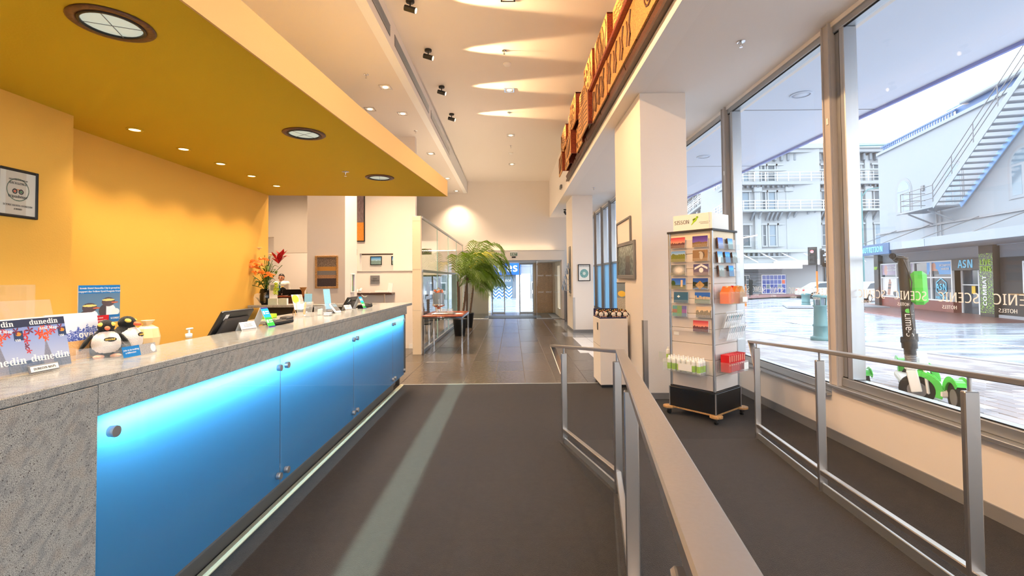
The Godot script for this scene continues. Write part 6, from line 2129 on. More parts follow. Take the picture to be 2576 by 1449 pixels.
func side_table() -> void:
	var t := thing("side_table", "wood-topped side table on square steel legs by the palms", "table", V(-1.35, 0, 9.72))
	var b := B.new()
	b.box(Vector3(0, 0.745, 0), Vector3(0.78, 0.026, 1.28), Basis.IDENTITY, 0.003)
	obj("tabletop", b, M.table_wood, t)
	b = B.new()
	for s in [-1.0, 1.0]:
		b.box(Vector3(s * 0.375, 0.715, 0), Vector3(0.03, 0.034, 1.28), Basis.IDENTITY, 0.003)
		b.box(Vector3(0, 0.715, s * 0.625), Vector3(0.72, 0.034, 0.03), Basis.IDENTITY, 0.003)
	obj("apron_frame", b, M.chrome, t)
	for q in [[-1, -1], [1, -1], [-1, 1], [1, 1]]:
		b = B.new()
		b.box(Vector3(q[0] * 0.375, 0.35, q[1] * 0.625), Vector3(0.03, 0.70, 0.03), Basis.IDENTITY, 0.003)
		obj("leg", b, M.chrome, t)
	t = thing("water_dispenser", "glass water dispenser with fruit on a steel stand, on the side table", "dispenser", V(-1.53, 0.758, 9.75))
	b = B.new()
	b.lathe(Vector3.ZERO, [Vector2(0.0, 0.0), Vector2(0.085, 0.0), Vector2(0.085, 0.012), Vector2(0.03, 0.03), Vector2(0.03, 0.12), Vector2(0.10, 0.14), Vector2(0.125, 0.15), Vector2(0.125, 0.19), Vector2(0.0, 0.19)], 24)
	obj("stand", b, M.chrome, t)
	b = B.new()
	b.lathe(Vector3.ZERO, [Vector2(0.12, 0.19), Vector2(0.12, 0.46), Vector2(0.10, 0.49), Vector2(0.03, 0.50)], 24)
	obj("glass", b, M.acrylic, t)
	b = B.new()
	b.tube(Vector3(0, 0.19, 0), Vector3(0, 0.42, 0), 0.113, 0.113, 20)
	obj("water", b, M.pane_pale, t)
	b = B.new()
	b.lathe(Vector3.ZERO, [Vector2(0.0, 0.53), Vector2(0.025, 0.525), Vector2(0.02, 0.505), Vector2(0.09, 0.495), Vector2(0.09, 0.485), Vector2(0.0, 0.485)], 20)
	b.tube(Vector3(0, 0.165, 0.12), Vector3(0, 0.165, 0.17), 0.012, 0.010, 10)
	obj("lid_and_tap", b, M.chrome, t)
	b = B.new()
	for k in 7:
		b.ball(Vector3(0.07 * cos(k * 1.3), 0.435 + 0.015 * (k % 3), 0.07 * sin(k * 1.3)), Vector3(0.03, 0.03, 0.03), Basis.IDENTITY, 10)
	obj("fruit", b, M.orange, t)
	t = thing("serving_tray", "flat silver tray lying on the side table before the dispenser", "tray", V(-1.36, 0.758, 9.42))
	b = B.new()
	b.box(Vector3(0, 0.008, 0), Vector3(0.46, 0.012, 0.32), Basis.IDENTITY, 0.005)
	for s in [-1.0, 1.0]:
		b.box(Vector3(s * 0.225, 0.018, 0), Vector3(0.012, 0.016, 0.32), Basis.IDENTITY, 0.004)
		b.box(Vector3(0, 0.018, s * 0.155), Vector3(0.44, 0.016, 0.012), Basis.IDENTITY, 0.004)
	obj("tray", b, M.chrome, t)
	var gl: Node3D
	for k in 5:
		var at := V(-1.50 + 0.07 * k, 0.773, 9.44 + 0.05 * (k % 2))
		var lab: String = "drinking glass on the silver tray, %s from the left" % ["first", "second", "third", "fourth", "fifth"][k]
		if gl == null:
			gl = thing("drinking_glass", lab, "glass", at, 0.0, "glasses on the silver tray")
			b = B.new()
			b.lathe(Vector3.ZERO, [Vector2(0.0, 0.0), Vector2(0.026, 0.0), Vector2(0.032, 0.09), Vector2(0.030, 0.09), Vector2(0.025, 0.008), Vector2(0.0, 0.008)], 14)
			obj("glass", b, M.acrylic, gl)
		else:
			copy(gl, at, 0.0, lab)
	t = thing("napkin_sheet", "pale card lying on the side table right of the tray", "card", V(-1.10, 0.758, 9.55), 0.4)
	b = B.new()
	b.box(Vector3(0, 0.003, 0), Vector3(0.15, 0.004, 0.22), Basis.IDENTITY, 0.001)
	obj("sheet", b, M.paper, t)

func frond(az: float, rise: float, l: float, twist: float) -> B:
	var b := B.new()
	var out := Vector3(cos(az), 0, sin(az))
	var pts := []
	for k in 15:
		var s := k / 14.0
		pts.append(out * l * (s * 0.95 - 0.12 * s * s) + Vector3.UP * l * (rise * s - (rise * 0.55 + 0.45) * s * s))
	b.wire(pts, 0.006, 4)
	var side := out.cross(Vector3.UP)
	for k in range(3, 24):
		var s := k / 24.0
		var f := s * 14.0
		var i := int(f)
		var p: Vector3 = (pts[i] as Vector3).lerp(pts[i + 1], f - i)
		var dir: Vector3 = ((pts[i + 1] as Vector3) - pts[i]).normalized()
		var ll := l * 0.42 * sin(PI * (0.14 + 0.80 * s)) + 0.04
		for sg in [-1.0, 1.0]:
			var d: Vector3 = (side * sg * 0.75 + dir * 0.75 + Vector3(0, 0.10 - 0.35 * s, 0)).normalized()
			var m: Vector3 = p + d * ll * 0.5
			var tip: Vector3 = p + d * ll * 0.95 - Vector3(0, ll * 0.38, 0)
			var w: Vector3 = dir * 0.016
			var n := Vector3(0, 0.006, 0)
			b.tri(p - w * 0.6, m - w + n, p + w * 0.6)
			b.tri(p + w * 0.6, m - w + n, m + w + n)
			b.tri(m - w + n, tip, m + w + n)
	return b

func palm(at: Vector3, label: String, sd: int, trunk_h: float, l: float, yellow: int) -> void:
	rng.seed = sd
	var t := thing("potted_palm", label, "palm", at)
	var b := B.new()
	b.lathe(Vector3.ZERO, [Vector2(0.0, 0.0), Vector2(0.13, 0.0), Vector2(0.175, 0.42), Vector2(0.185, 0.44), Vector2(0.17, 0.44), Vector2(0.16, 0.40), Vector2(0.0, 0.39)], 24)
	obj("pot", b, M.black, t)
	for s in 3:
		var base := Vector3(0.06 * cos(s * 2.1), 0.39, 0.06 * sin(s * 2.1))
		var top := base + Vector3(0.10 * cos(s * 2.1) + 0.05, trunk_h * (1.0 - 0.12 * s), 0.10 * sin(s * 2.1))
		b = B.new()
		b.wire([base, base.lerp(top, 0.5) + Vector3(0.01, 0, 0), top], 0.028 - 0.004 * s, 8)
		for k in 8:
			b.tube(base.lerp(top, k / 8.0), base.lerp(top, k / 8.0 + 0.015), 0.032 - 0.004 * s, 0.030 - 0.004 * s, 8)
		obj("trunk", b, M.bark, t)
		for f in 7:
			# fronds open away from the glass at the palm's left
			var az := -1.25 + 2.5 * (f + 0.5) / 7.0 + rng.randf_range(-0.18, 0.18)
			if f == 6 and s == 1: az = 1.4
			if f == 0 and s == 2: az = -1.4
			var fl := l * rng.randf_range(0.75, 1.1)
			var fr := frond(az, rng.randf_range(0.6, 1.3) if f % 3 else rng.randf_range(1.5, 2.2), fl, 0)
			var o := obj("frond", fr, M.frond_yellow if (f * 3 + s) % 21 < yellow else M.frond, t)
			o.position = top - Vector3(0, 0.02, 0)

func telephone_corner() -> void:
	var t := thing("wall_shelf", "dark wooden telephone shelf on steel brackets, low wall by the column", "shelf", V(-2.92, 1.17, 9.85))
	var b := B.new()
	b.box(Vector3(0, 0, 0), Vector3(0.86, 0.035, 0.28), Basis.IDENTITY, 0.003)
	obj("board", b, M.dark_wood, t)
	for s in [-0.28, 0.28]:
		b = B.new()
		b.box(Vector3(s, -0.16, 0.135), Vector3(0.03, 0.30, 0.012), Basis.IDENTITY, 0.002)
		b.bar(Vector3(s, -0.03, -0.12), Vector3(s, -0.03, 0.13), 0.03, 0.012)
		obj("bracket", b, M.steel, t)
	t = thing("telephone", "cream desk telephone with curled cord on the dark shelf", "telephone", V(-3.13, 1.19, 9.84), 0.2)
	b = B.new()
	b.slab(Vector3(-0.09, 0, -0.08), Vector3.BACK, Vector3.UP, [Vector2(0, 0), Vector2(0.17, 0), Vector2(0.17, 0.025), Vector2(0.03, 0.075), Vector2(0, 0.075)], 0.18)
	obj("body", b, M.plastic_white, t)
	b = B.new()
	b.box(Vector3(-0.045, 0.075, 0.0), Vector3(0.045, 0.025, 0.17), Basis(Vector3.RIGHT, 0.25), 0.010)
	b.box(Vector3(-0.045, 0.085, -0.07), Vector3(0.05, 0.035, 0.05), Basis(Vector3.RIGHT, 0.25), 0.010)
	b.box(Vector3(-0.045, 0.05, 0.075), Vector3(0.05, 0.035, 0.05), Basis(Vector3.RIGHT, 0.25), 0.010)
	obj("handset", b, M.plastic_white, t)
	b = B.new()
	var pts := []
	for k in 13:
		pts.append(Vector3(-0.05 + 0.018 * k, 0.02 - 0.10 * sin(PI * k / 12.0), 0.10 + 0.05 * sin(PI * k / 12.0)))
	b.wire(pts, 0.005, 6)
	obj("cord", b, M.plastic_white, t)
	t = thing("note_box", "white pad with an upright white card, right on the dark shelf", "box", V(-2.66, 1.19, 9.85))
	b = B.new()
	b.box(Vector3(-0.06, 0.02, 0), Vector3(0.28, 0.035, 0.16), Basis.IDENTITY, 0.004)
	obj("pad", b, M.paper, t)
	b = B.new()
	b.box(Vector3(0.10, 0.10, -0.02), Vector3(0.10, 0.20, 0.03), Basis(Vector3.BACK, -0.12), 0.003)
	obj("upright_card", b, M.white, t)
	t = thing("wall_sign", "small grey sign reading Guest Telephone above the shelf", "sign", V(-2.915, 1.465, 9.985))
	b = B.new()
	b.box(Vector3.ZERO, Vector3(0.20, 0.175, 0.012), Basis.IDENTITY, 0.002)
	obj("plate", b, M.mid_grey, t)
	text("lettering", "Guest", 0.026, Vector3(0, 0.022, 0.008), Vector3.RIGHT, Vector3.UP, M.black, t)
	text("lettering", "Telephone", 0.026, Vector3(0, -0.022, 0.008), Vector3.RIGHT, Vector3.UP, M.black, t)
	# bar room glimpsed through the slot
	b = B.new()
	b.bx(-4.6, -2.2, 1.60, 2.6, 13.9, 14.0)
	var w := tag(obj("white_board_wall", b, M.white), "white boarded screen glimpsed through the slot above the telephone", "screen") as Node3D
	for k in 2:
		var f := framed("framed_picture", ["left", "right"][k] + " small dark-framed picture glimpsed through the slot", V(-4.02 + 0.62 * k, 2.03, 13.89), 0, 0.34, 0.26, 0.02, M.black, "blue_b")
	b = B.new()
	b.bx(-4.8, -2.0, 2.08, 2.22, 11.6, 11.7)
	tag(obj("bulkhead_strip", b, M.dark_wood), "dark wooden strip glimpsed through the slot", "strip")

func office() -> void:
	var t := thing("bar_counter", "dark wooden counter in front of the receptionist at the back", "counter", V(-6.5, 0, 13.4))
	var b := B.new()
	b.box(Vector3(0, 0.50, 0), Vector3(2.0, 1.0, 0.45), Basis.IDENTITY, 0.006)
	obj("front", b, M.brown_wood, t)
	b = B.new()
	b.box(Vector3(0, 1.015, 0), Vector3(2.1, 0.03, 0.55), Basis.IDENTITY, 0.004)
	obj("top", b, M.table_wood, t)
	t = thing("monitor", "wide black screen on the back counter beside the receptionist", "monitor", V(-6.28, 1.03, 13.42))
	b = B.new()
	b.box(Vector3(0, 0.10, 0), Vector3(0.56, 0.16, 0.04), Basis(Vector3.RIGHT, -0.1), 0.006)
	b.box(Vector3(0, 0.01, 0), Vector3(0.2, 0.02, 0.14), Basis.IDENTITY, 0.004)
	obj("case", b, M.black_gloss, t)
	t = thing("basket", "small woven cream basket on the back counter right of the screen", "basket", V(-5.92, 1.03, 13.3))
	b = B.new()
	b.lathe(Vector3.ZERO, [Vector2(0.0, 0.0), Vector2(0.03, 0.0), Vector2(0.035, 0.12), Vector2(0.10, 0.24), Vector2(0.09, 0.24), Vector2(0.0, 0.14)], 16)
	obj("basket", b, M.tan, t)
	t = thing("card_display", "small green and yellow card display on the back counter's right end", "cards", V(-5.70, 1.03, 13.25))
	b = B.new()
	b.box(Vector3(0, 0.10, 0), Vector3(0.20, 0.20, 0.05), Basis.IDENTITY, 0.003)
	obj("holder", b, M.paper, t)
	b = B.new()
	b.box(Vector3(0, 0.08, 0.027), Vector3(0.17, 0.05, 0.002))
	obj("print", b, M.lime, t)
	b = B.new()
	b.box(Vector3(0, 0.025, 0.027), Vector3(0.17, 0.035, 0.002))
	obj("print", b, M.yellow, t)
	var w := Node3D.new()
	w.name = "window_15"
	add_child(w)
	tag(w, "", "", "", "structure")
	b = B.new()
	for s in [[-6.95, -6.90, 1.15, 2.10], [-5.95, -5.9, 1.15, 2.10], [-6.9, -5.95, 1.15, 1.19], [-6.9, -5.95, 2.06, 2.10]]:
		b.bx(s[0], s[1], s[2], s[3], 16.14, 16.24, 0.004)
	obj("window_frame", b, M.dark_wood, w)
	b = B.new()
	b.poly([V(-6.92, 1.17, 16.28), V(-5.93, 1.17, 16.28), V(-5.93, 2.08, 16.28), V(-6.92, 2.08, 16.28)], Vector3.BACK)
	obj("pane", b, M.window_glass, w)
	spot(V(-6.5, 4.4, 14.8), V(-6.6, 0, 14.6), 14.0, 60.0, WARM, 0.08, 0.9)  # unseen lamp, placed to light the receptionist and the wall behind
	person(V(-7.13, 0, 14.5), 0.12)

# signed distance of tapered capsules joined softly, meshed by surface nets
func nets(b: B, bones: Array, cs: float, k: float) -> void:
	var lo := Vector3.INF
	var hi := -Vector3.INF
	for q in bones:
		var r: float = maxf(q[2], q[3]) + 2.5 * cs
		for e in [q[0], q[1]]:
			lo = lo.min(e - Vector3.ONE * r)
			hi = hi.max(e + Vector3.ONE * r)
	var n := Vector3i(((hi - lo) / cs).ceil()) + Vector3i.ONE
	var val := PackedFloat32Array()
	val.resize(n.x * n.y * n.z)
	val.fill(1.0)
	for q in bones:
		var a: Vector3 = q[0]
		var d: Vector3 = q[1] - a
		var dd := maxf(d.length_squared(), 1e-9)
		var ra: float = q[2]
		var rb: float = q[3]
		var m := maxf(ra, rb) + 2.0 * cs + k
		var l := Vector3i(((a.min(q[1]) - Vector3.ONE * m - lo) / cs).floor()).clamp(Vector3i.ZERO, n - Vector3i.ONE)
		var h := Vector3i(((a.max(q[1]) + Vector3.ONE * m - lo) / cs).ceil()).clamp(Vector3i.ZERO, n - Vector3i.ONE)
		for z in range(l.z, h.z + 1):
			for y in range(l.y, h.y + 1):
				for x in range(l.x, h.x + 1):
					var p := lo + Vector3(x, y, z) * cs - a
					var t := clampf(p.dot(d) / dd, 0, 1)
					var v := (p - d * t).length() - lerpf(ra, rb, t)
					var i := x + n.x * (y + n.y * z)
					var w := val[i]
					var u := clampf(0.5 + 0.5 * (w - v) / k, 0, 1)
					val[i] = lerpf(w, v, u) - k * u * (1.0 - u)
	var spots := {}
	for z in n.z - 1:
		for y in n.y - 1:
			for x in n.x - 1:
				var i := x + n.x * (y + n.y * z)
				var c := [val[i], val[i + 1], val[i + n.x], val[i + n.x + 1], val[i + n.x * n.y], val[i + n.x * n.y + 1], val[i + n.x * n.y + n.x], val[i + n.x * n.y + n.x + 1]]
				var neg := 0
				for v in c:
					if v < 0.0: neg += 1
				if neg == 0 or neg == 8:
					continue
				var s := Vector3.ZERO
				var cnt := 0
				for e in [[0, 1], [2, 3], [4, 5], [6, 7], [0, 2], [1, 3], [4, 6], [5, 7], [0, 4], [1, 5], [2, 6], [3, 7]]:
					var va: float = c[e[0]]
					var vb: float = c[e[1]]
					if (va < 0.0) != (vb < 0.0):
						var t := va / (va - vb)
						var pa := Vector3(e[0] & 1, (e[0] >> 1) & 1, e[0] >> 2)
						var pb := Vector3(e[1] & 1, (e[1] >> 1) & 1, e[1] >> 2)
						s += pa.lerp(pb, t)
						cnt += 1
				spots[i] = lo + (Vector3(x, y, z) + s / cnt) * cs
	b.smooth(true)
	var step := [1, n.x, n.x * n.y]
	for i in spots:
		for ax in 3:
			var j: int = i + step[ax]
			if j >= val.size() or (val[i] < 0.0) == (val[j] < 0.0):
				continue
			var u: int = step[(ax + 1) % 3]
			var w: int = step[(ax + 2) % 3]
			if spots.has(i - u) and spots.has(i - w) and spots.has(i - u - w):
				var dir := Vector3.ZERO
				dir[ax] = 1.0 if val[i] < 0.0 else -1.0
				b.poly([spots[i], spots[i - u], spots[i - u - w], spots[i - w]], dir)
	b.smooth(false)

func person(at: Vector3, turn: float) -> void:
	var t := thing("person", "receptionist in white shirt, dark waistcoat and tie standing behind the back counter", "person", at, turn)
	var J := func(x: float, y: float, z: float) -> Vector3: return Vector3(x, y, z)
	var b := B.new()
	var legs := []
	var arms := []
	var torso := [[J.call(0, 0.98, 0), J.call(0, 1.18, 0), 0.125, 0.120], [J.call(-0.05, 1.20, 0), J.call(0.05, 1.20, 0), 0.125, 0.125], [J.call(-0.10, 1.33, 0), J.call(0.10, 1.33, 0), 0.105, 0.105], [J.call(-0.165, 1.375, 0), J.call(0.165, 1.375, 0), 0.055, 0.055]]
	for s in [-1.0, 1.0]:
		legs += [[J.call(s * 0.09, 0.92, 0), J.call(s * 0.10, 0.50, 0.01), 0.095, 0.060], [J.call(s * 0.10, 0.50, 0.01), J.call(s * 0.10, 0.09, -0.02), 0.056, 0.040]]
		arms += [[J.call(s * 0.185, 1.375, 0), J.call(s * 0.225, 1.11, 0.0), 0.052, 0.043], [J.call(s * 0.225, 1.11, 0.0), J.call(s * 0.17, 1.07, 0.22), 0.041, 0.029]]
	var neck := [[J.call(0, 1.38, -0.005), J.call(0, 1.47, 0.008), 0.055, 0.052]]
	nets(b, torso + legs + arms + neck, 0.02, 0.04)
	var head := [[J.call(0, 1.565, 0.0), J.call(0, 1.585, -0.012), 0.078, 0.082], [J.call(0, 1.50, 0.028), J.call(0, 1.53, 0.030), 0.042, 0.055], [J.call(0, 1.46, 0.0), J.call(0, 1.52, 0.0), 0.050, 0.055], [J.call(0, 1.553, 0.085), J.call(0, 1.525, 0.098), 0.010, 0.014], [J.call(-0.02, 1.490, 0.072), J.call(0.02, 1.490, 0.072), 0.012, 0.012], [J.call(-0.082, 1.56, -0.005), J.call(-0.082, 1.525, 0.0), 0.014, 0.011], [J.call(0.082, 1.56, -0.005), J.call(0.082, 1.525, 0.0), 0.014, 0.011]]
	nets(b, head, 0.006, 0.018)
	for s in [-1.0, 1.0]:
		var w: Vector3 = J.call(s * 0.17, 1.07, 0.22)
		var hand := [[w, w + Vector3(-s * 0.015, -0.010, 0.06), 0.026, 0.030], [w + Vector3(-s * 0.03, -0.008, 0.05), w + Vector3(s * 0.012, -0.01, 0.08), 0.016, 0.018], [w + Vector3(-s * 0.03, -0.005, 0.03), w + Vector3(-s * 0.062, -0.012, 0.075), 0.012, 0.009]]
		for f in 4:
			var k0: Vector3 = w + Vector3(-s * (0.036 - 0.018 * f), -0.008, 0.088 - 0.004 * absf(f - 1.5))
			var ln: float = [0.062, 0.07, 0.066, 0.052][f]
			hand += [[k0, k0 + Vector3(0, -0.002, ln * 0.55), 0.0085, 0.008], [k0 + Vector3(0, -0.002, ln * 0.55), k0 + Vector3(0, -0.012, ln), 0.008, 0.007]]
		nets(b, hand, 0.005, 0.008)
	obj("body", b, M.skin, t)
	b = B.new()
	var grow := func(q: Array, r: float) -> Array: return q.map(func(e): return [e[0], e[1], e[2] + r, e[3] + r])
	nets(b, grow.call(torso, 0.010) + grow.call(arms, 0.012) + [[J.call(0, 1.39, -0.005), J.call(0, 1.425, 0.0), 0.066, 0.064]], 0.018, 0.04)
	obj("shirt", b, M.white, t)
	b = B.new()
	nets(b, [[J.call(0, 0.98, 0), J.call(0, 1.18, 0), 0.148, 0.142], [J.call(-0.05, 1.20, 0), J.call(-0.085, 1.36, 0.0), 0.143, 0.092], [J.call(0.05, 1.20, 0), J.call(0.085, 1.36, 0.0), 0.143, 0.092]], 0.018, 0.02)
	obj("waistcoat", b, M.black, t)
	b = B.new()
	nets(b, grow.call(legs, 0.014) + [[J.call(-0.06, 0.97, 0), J.call(0.06, 0.97, 0), 0.135, 0.135]], 0.022, 0.03)
	obj("trousers", b, M.black, t)
	b = B.new()
	for s in [-1.0, 1.0]:
		b.ball(Vector3(s * 0.10, 0.045, 0.05), Vector3(0.048, 0.045, 0.125), Basis.IDENTITY, 12)
	obj("shoe", b, M.black, t)
	b = B.new()
	b.slab(Vector3(0, 1.16, 0.152), Vector3.RIGHT, Vector3(0, 0.985, -0.17), [Vector2(-0.025, 0.0), Vector2(0.0, -0.03), Vector2(0.025, 0.0), Vector2(0.014, 0.22), Vector2(0.02, 0.255), Vector2(-0.02, 0.255), Vector2(-0.014, 0.22)], 0.008)
	obj("tie", b, M.teal, t)
	b = B.new()
	b.box(Vector3(0.085, 1.28, 0.150), Vector3(0.07, 0.03, 0.006), Basis(Vector3.RIGHT, -0.2), 0.002)
	obj("name_badge", b, M.plush_yellow, t)
	b = B.new()
	nets(b, [[J.call(0, 1.600, -0.018), J.call(0, 1.585, -0.030), 0.083, 0.086], [J.call(0, 1.53, -0.040), J.call(0, 1.56, -0.035), 0.072, 0.082], [J.call(0, 1.59, -0.12), J.call(0, 1.575, -0.12), 0.035, 0.035]], 0.008, 0.02)
	obj("hair", b, M.hair, t)
	b = B.new()
	for s in [-1.0, 1.0]:
		b.ball(Vector3(s * 0.032, 1.556, 0.073), Vector3(0.013, 0.008, 0.008), Basis.IDENTITY, 8)
		b.bar(Vector3(s * 0.018, 1.574, 0.078), Vector3(s * 0.05, 1.576, 0.070), 0.006, 0.006)
	obj("eye", b, M.hair, t)
	b = B.new()
	b.ball(Vector3(0, 1.490, 0.083), Vector3(0.022, 0.006, 0.006), Basis.IDENTITY, 8)
	obj("mouth", b, M.plush_beak, t)

# ---------- the street ----------
func gy(d: float) -> float:
	if d < 4.0:
		return 0.42
	if d < 18.0:
		return 0.42 - 0.048 * (d - 4.0)
	return -0.25 - 0.005 * (d - 18.0)

func street() -> void:
	var ds := [-4.0, 0.0, 4.0, 8.0, 12.0, 18.0, 26.0, 40.0, 70.0, 110.0]
	# road
	var b := B.new()
	for i in ds.size() - 1:
		var a: float = ds[i]
		var c: float = ds[i + 1]
		b.poly([V(6.3, gy(a) - 0.1, a), V(70, gy(a) - 0.1, a), V(70, gy(c) - 0.1, c), V(6.3, gy(c) - 0.1, c)], Vector3.UP)
	b.poly([V(-40, -0.02, 20.0), V(6.3, -0.02, 20.0), V(6.3, -0.02, 60.0), V(-40, -0.02, 60.0)], Vector3.UP)
	struct("ground", b, M.asphalt)
	# near footpath: bed, kerb, brick pavers
	b = B.new()
	for i in 6:
		var a: float = ds[i]
		var c: float = minf(ds[i + 1], 20.0)
		b.poly([V(2.9, gy(a) - 0.012, a), V(6.3, gy(a) - 0.012, a), V(6.3, gy(c) - 0.012, c), V(2.9, gy(c) - 0.012, c)], Vector3.UP)
	var bed := struct("ground", b, M.kerb)
	b = B.new()
	for i in 6:
		var a: float = ds[i]
		var c: float = minf(ds[i + 1], 20.0)
		b.bar(V(6.35, gy(a) - 0.08, a), V(6.35, gy(c) - 0.08, c), 0.13, 0.17, 0.01)
	struct("trim_kerb", b, M.kerb)
	b = B.new()
	b.box(Vector3.ZERO, Vector3(0.118, 0.02, 0.236), Basis.IDENTITY, 0.004)
	var pv := b.mesh()
	var rest := [B.new(), B.new(), B.new()]
	var n := 0
	rng.seed = 21
	for r in range(8, 66):
		for c in 26:
			var d := r * 0.242 + 0.121 * (c % 2)
			var x := 3.06 + c * 0.123
			# on the picture: only the part seen past the sill and the railing
			var m := rng.randi() % 3
			var s := (gy(d + 0.1) - gy(d - 0.1)) / 0.2
			if d < 6.2 and d > 2.3 and n < 300 and x / d > 0.62:
				var o := put("paver", pv, M["paver_%d" % m], bed)
				o.transform = Transform3D(Basis(Vector3.RIGHT, atan(s)), V(x, gy(d) - 0.008 + 0.0015 * (m - 1), d))
				n += 1
			elif d < 14.5:
				(rest[m] as B).box(V(x, gy(d) - 0.008, d), Vector3(0.118, 0.02, 0.236), Basis(Vector3.RIGHT, atan(s)))
	for m in 3:
		tag(obj("paver_field", rest[m], M["paver_%d" % m], bed), "", "", "", "stuff")
	# canopy over the footpath
	b = B.new()
	b.bx(3.0, 5.09, 3.78, 3.95, -4.0, 19.0)
	var cs := tag(obj("street_canopy", b, M.canopy_soffit), "pale flat canopy over the footpath outside the windows", "canopy") as Node3D
	b = B.new()
	b.bx(5.09, 5.13, 3.74, 3.98, -4.0, 19.0)
	obj("canopy_edge", b, M.canopy_edge, cs)
	b = B.new()
	for d in [3.2, 6.5, 9.8, 13.1]:
		b.bx(3.0, 5.09, 3.776, 3.781, d - 0.006, d + 0.006)
	obj("soffit_joint", b, M.mid_grey, cs)
	for p in [[3.72, 5.95], [3.72, 9.0]]:
		b = B.new()
		b.lathe(V(p[0], 3.78, p[1]), [Vector2(0.105, -0.001), Vector2(0.125, -0.001), Vector2(0.125, -0.012), Vector2(0.105, -0.012), Vector2(0.105, -0.001)], 24)
		b.lathe(V(p[0], 3.78, p[1]), [Vector2(0.0, -0.004), Vector2(0.105, -0.004), Vector2(0.105, 0.0), Vector2(0.0, 0.0)], 24)
		obj("soffit_light", b, M.canopy_soffit, cs)
	# road paint
	b = B.new()
	for i in 5:
		b.poly([V(9.0 + i * 0.4, gy(5.0 + i * 3) - 0.094, 5.0 + i * 3), V(9.15 + i * 0.4, gy(5.0 + i * 3) - 0.094, 5.0 + i * 3), V(9.4 + i * 0.4, gy(7.0 + i * 3) - 0.094, 7.0 + i * 3), V(9.25 + i * 0.4, gy(7.0 + i * 3) - 0.094, 7.0 + i * 3)], Vector3.UP)
	for k in 2:
		var d := 23.0 + k * 3.2
		b.poly([V(8.0, gy(d) - 0.095, d), V(18.5, gy(d) - 0.095, d), V(18.5, gy(d + 0.3) - 0.095, d + 0.3), V(8.0, gy(d + 0.3) - 0.095, d + 0.3)], Vector3.UP)
	struct("road_marking", b, M.road_paint)
	b = B.new()   # red-brown footpath in front of the ornate building and a traffic island
	b.slab(Vector3(0, -0.36, 0), Vector3.RIGHT, Vector3.FORWARD, [Vector2(18, 38), Vector2(23, 41.5), Vector2(60, 43), Vector2(60, 46.5), Vector2(20, 46.5)], 0.14)
	struct("ground", b, M.paver_red)
	b = B.new()
	b.slab(Vector3(0, -0.36, 0), Vector3.RIGHT, Vector3.FORWARD, [Vector2(15.8, 27.0), Vector2(20.5, 25.5), Vector2(22.0, 31.5), Vector2(17.5, 30.5)], 0.12)
	struct("ground", b, M.kerb)
	scooter()
	bollards()
	signals()
	car(V(27.2, gy(43.0) - 0.1, 40.5), -0.12, "silver-green saloon car crossing before the ornate building")
	car(V(26.0, gy(34.0) - 0.1, 34.5), 0.5, "pale car parked at the corner, mostly behind the window post")
	sports_shop()
	ornate()
	far_street()

func scooter() -> void:
	one_scooter(V(3.25, 0.42, 3.80), -0.58, 1.44, "black and lime hire scooter standing upright outside the right window")
	one_scooter(V(3.67, gy(4.2), 4.28), 2.72, -1.86, "hire scooter hidden behind another, only its lime rear mudguard showing low at the right")
	one_scooter(V(3.42, gy(4.8), 4.86), 2.70, -1.84, "hire scooter behind the window post, only a lime mudguard showing beside the frame")

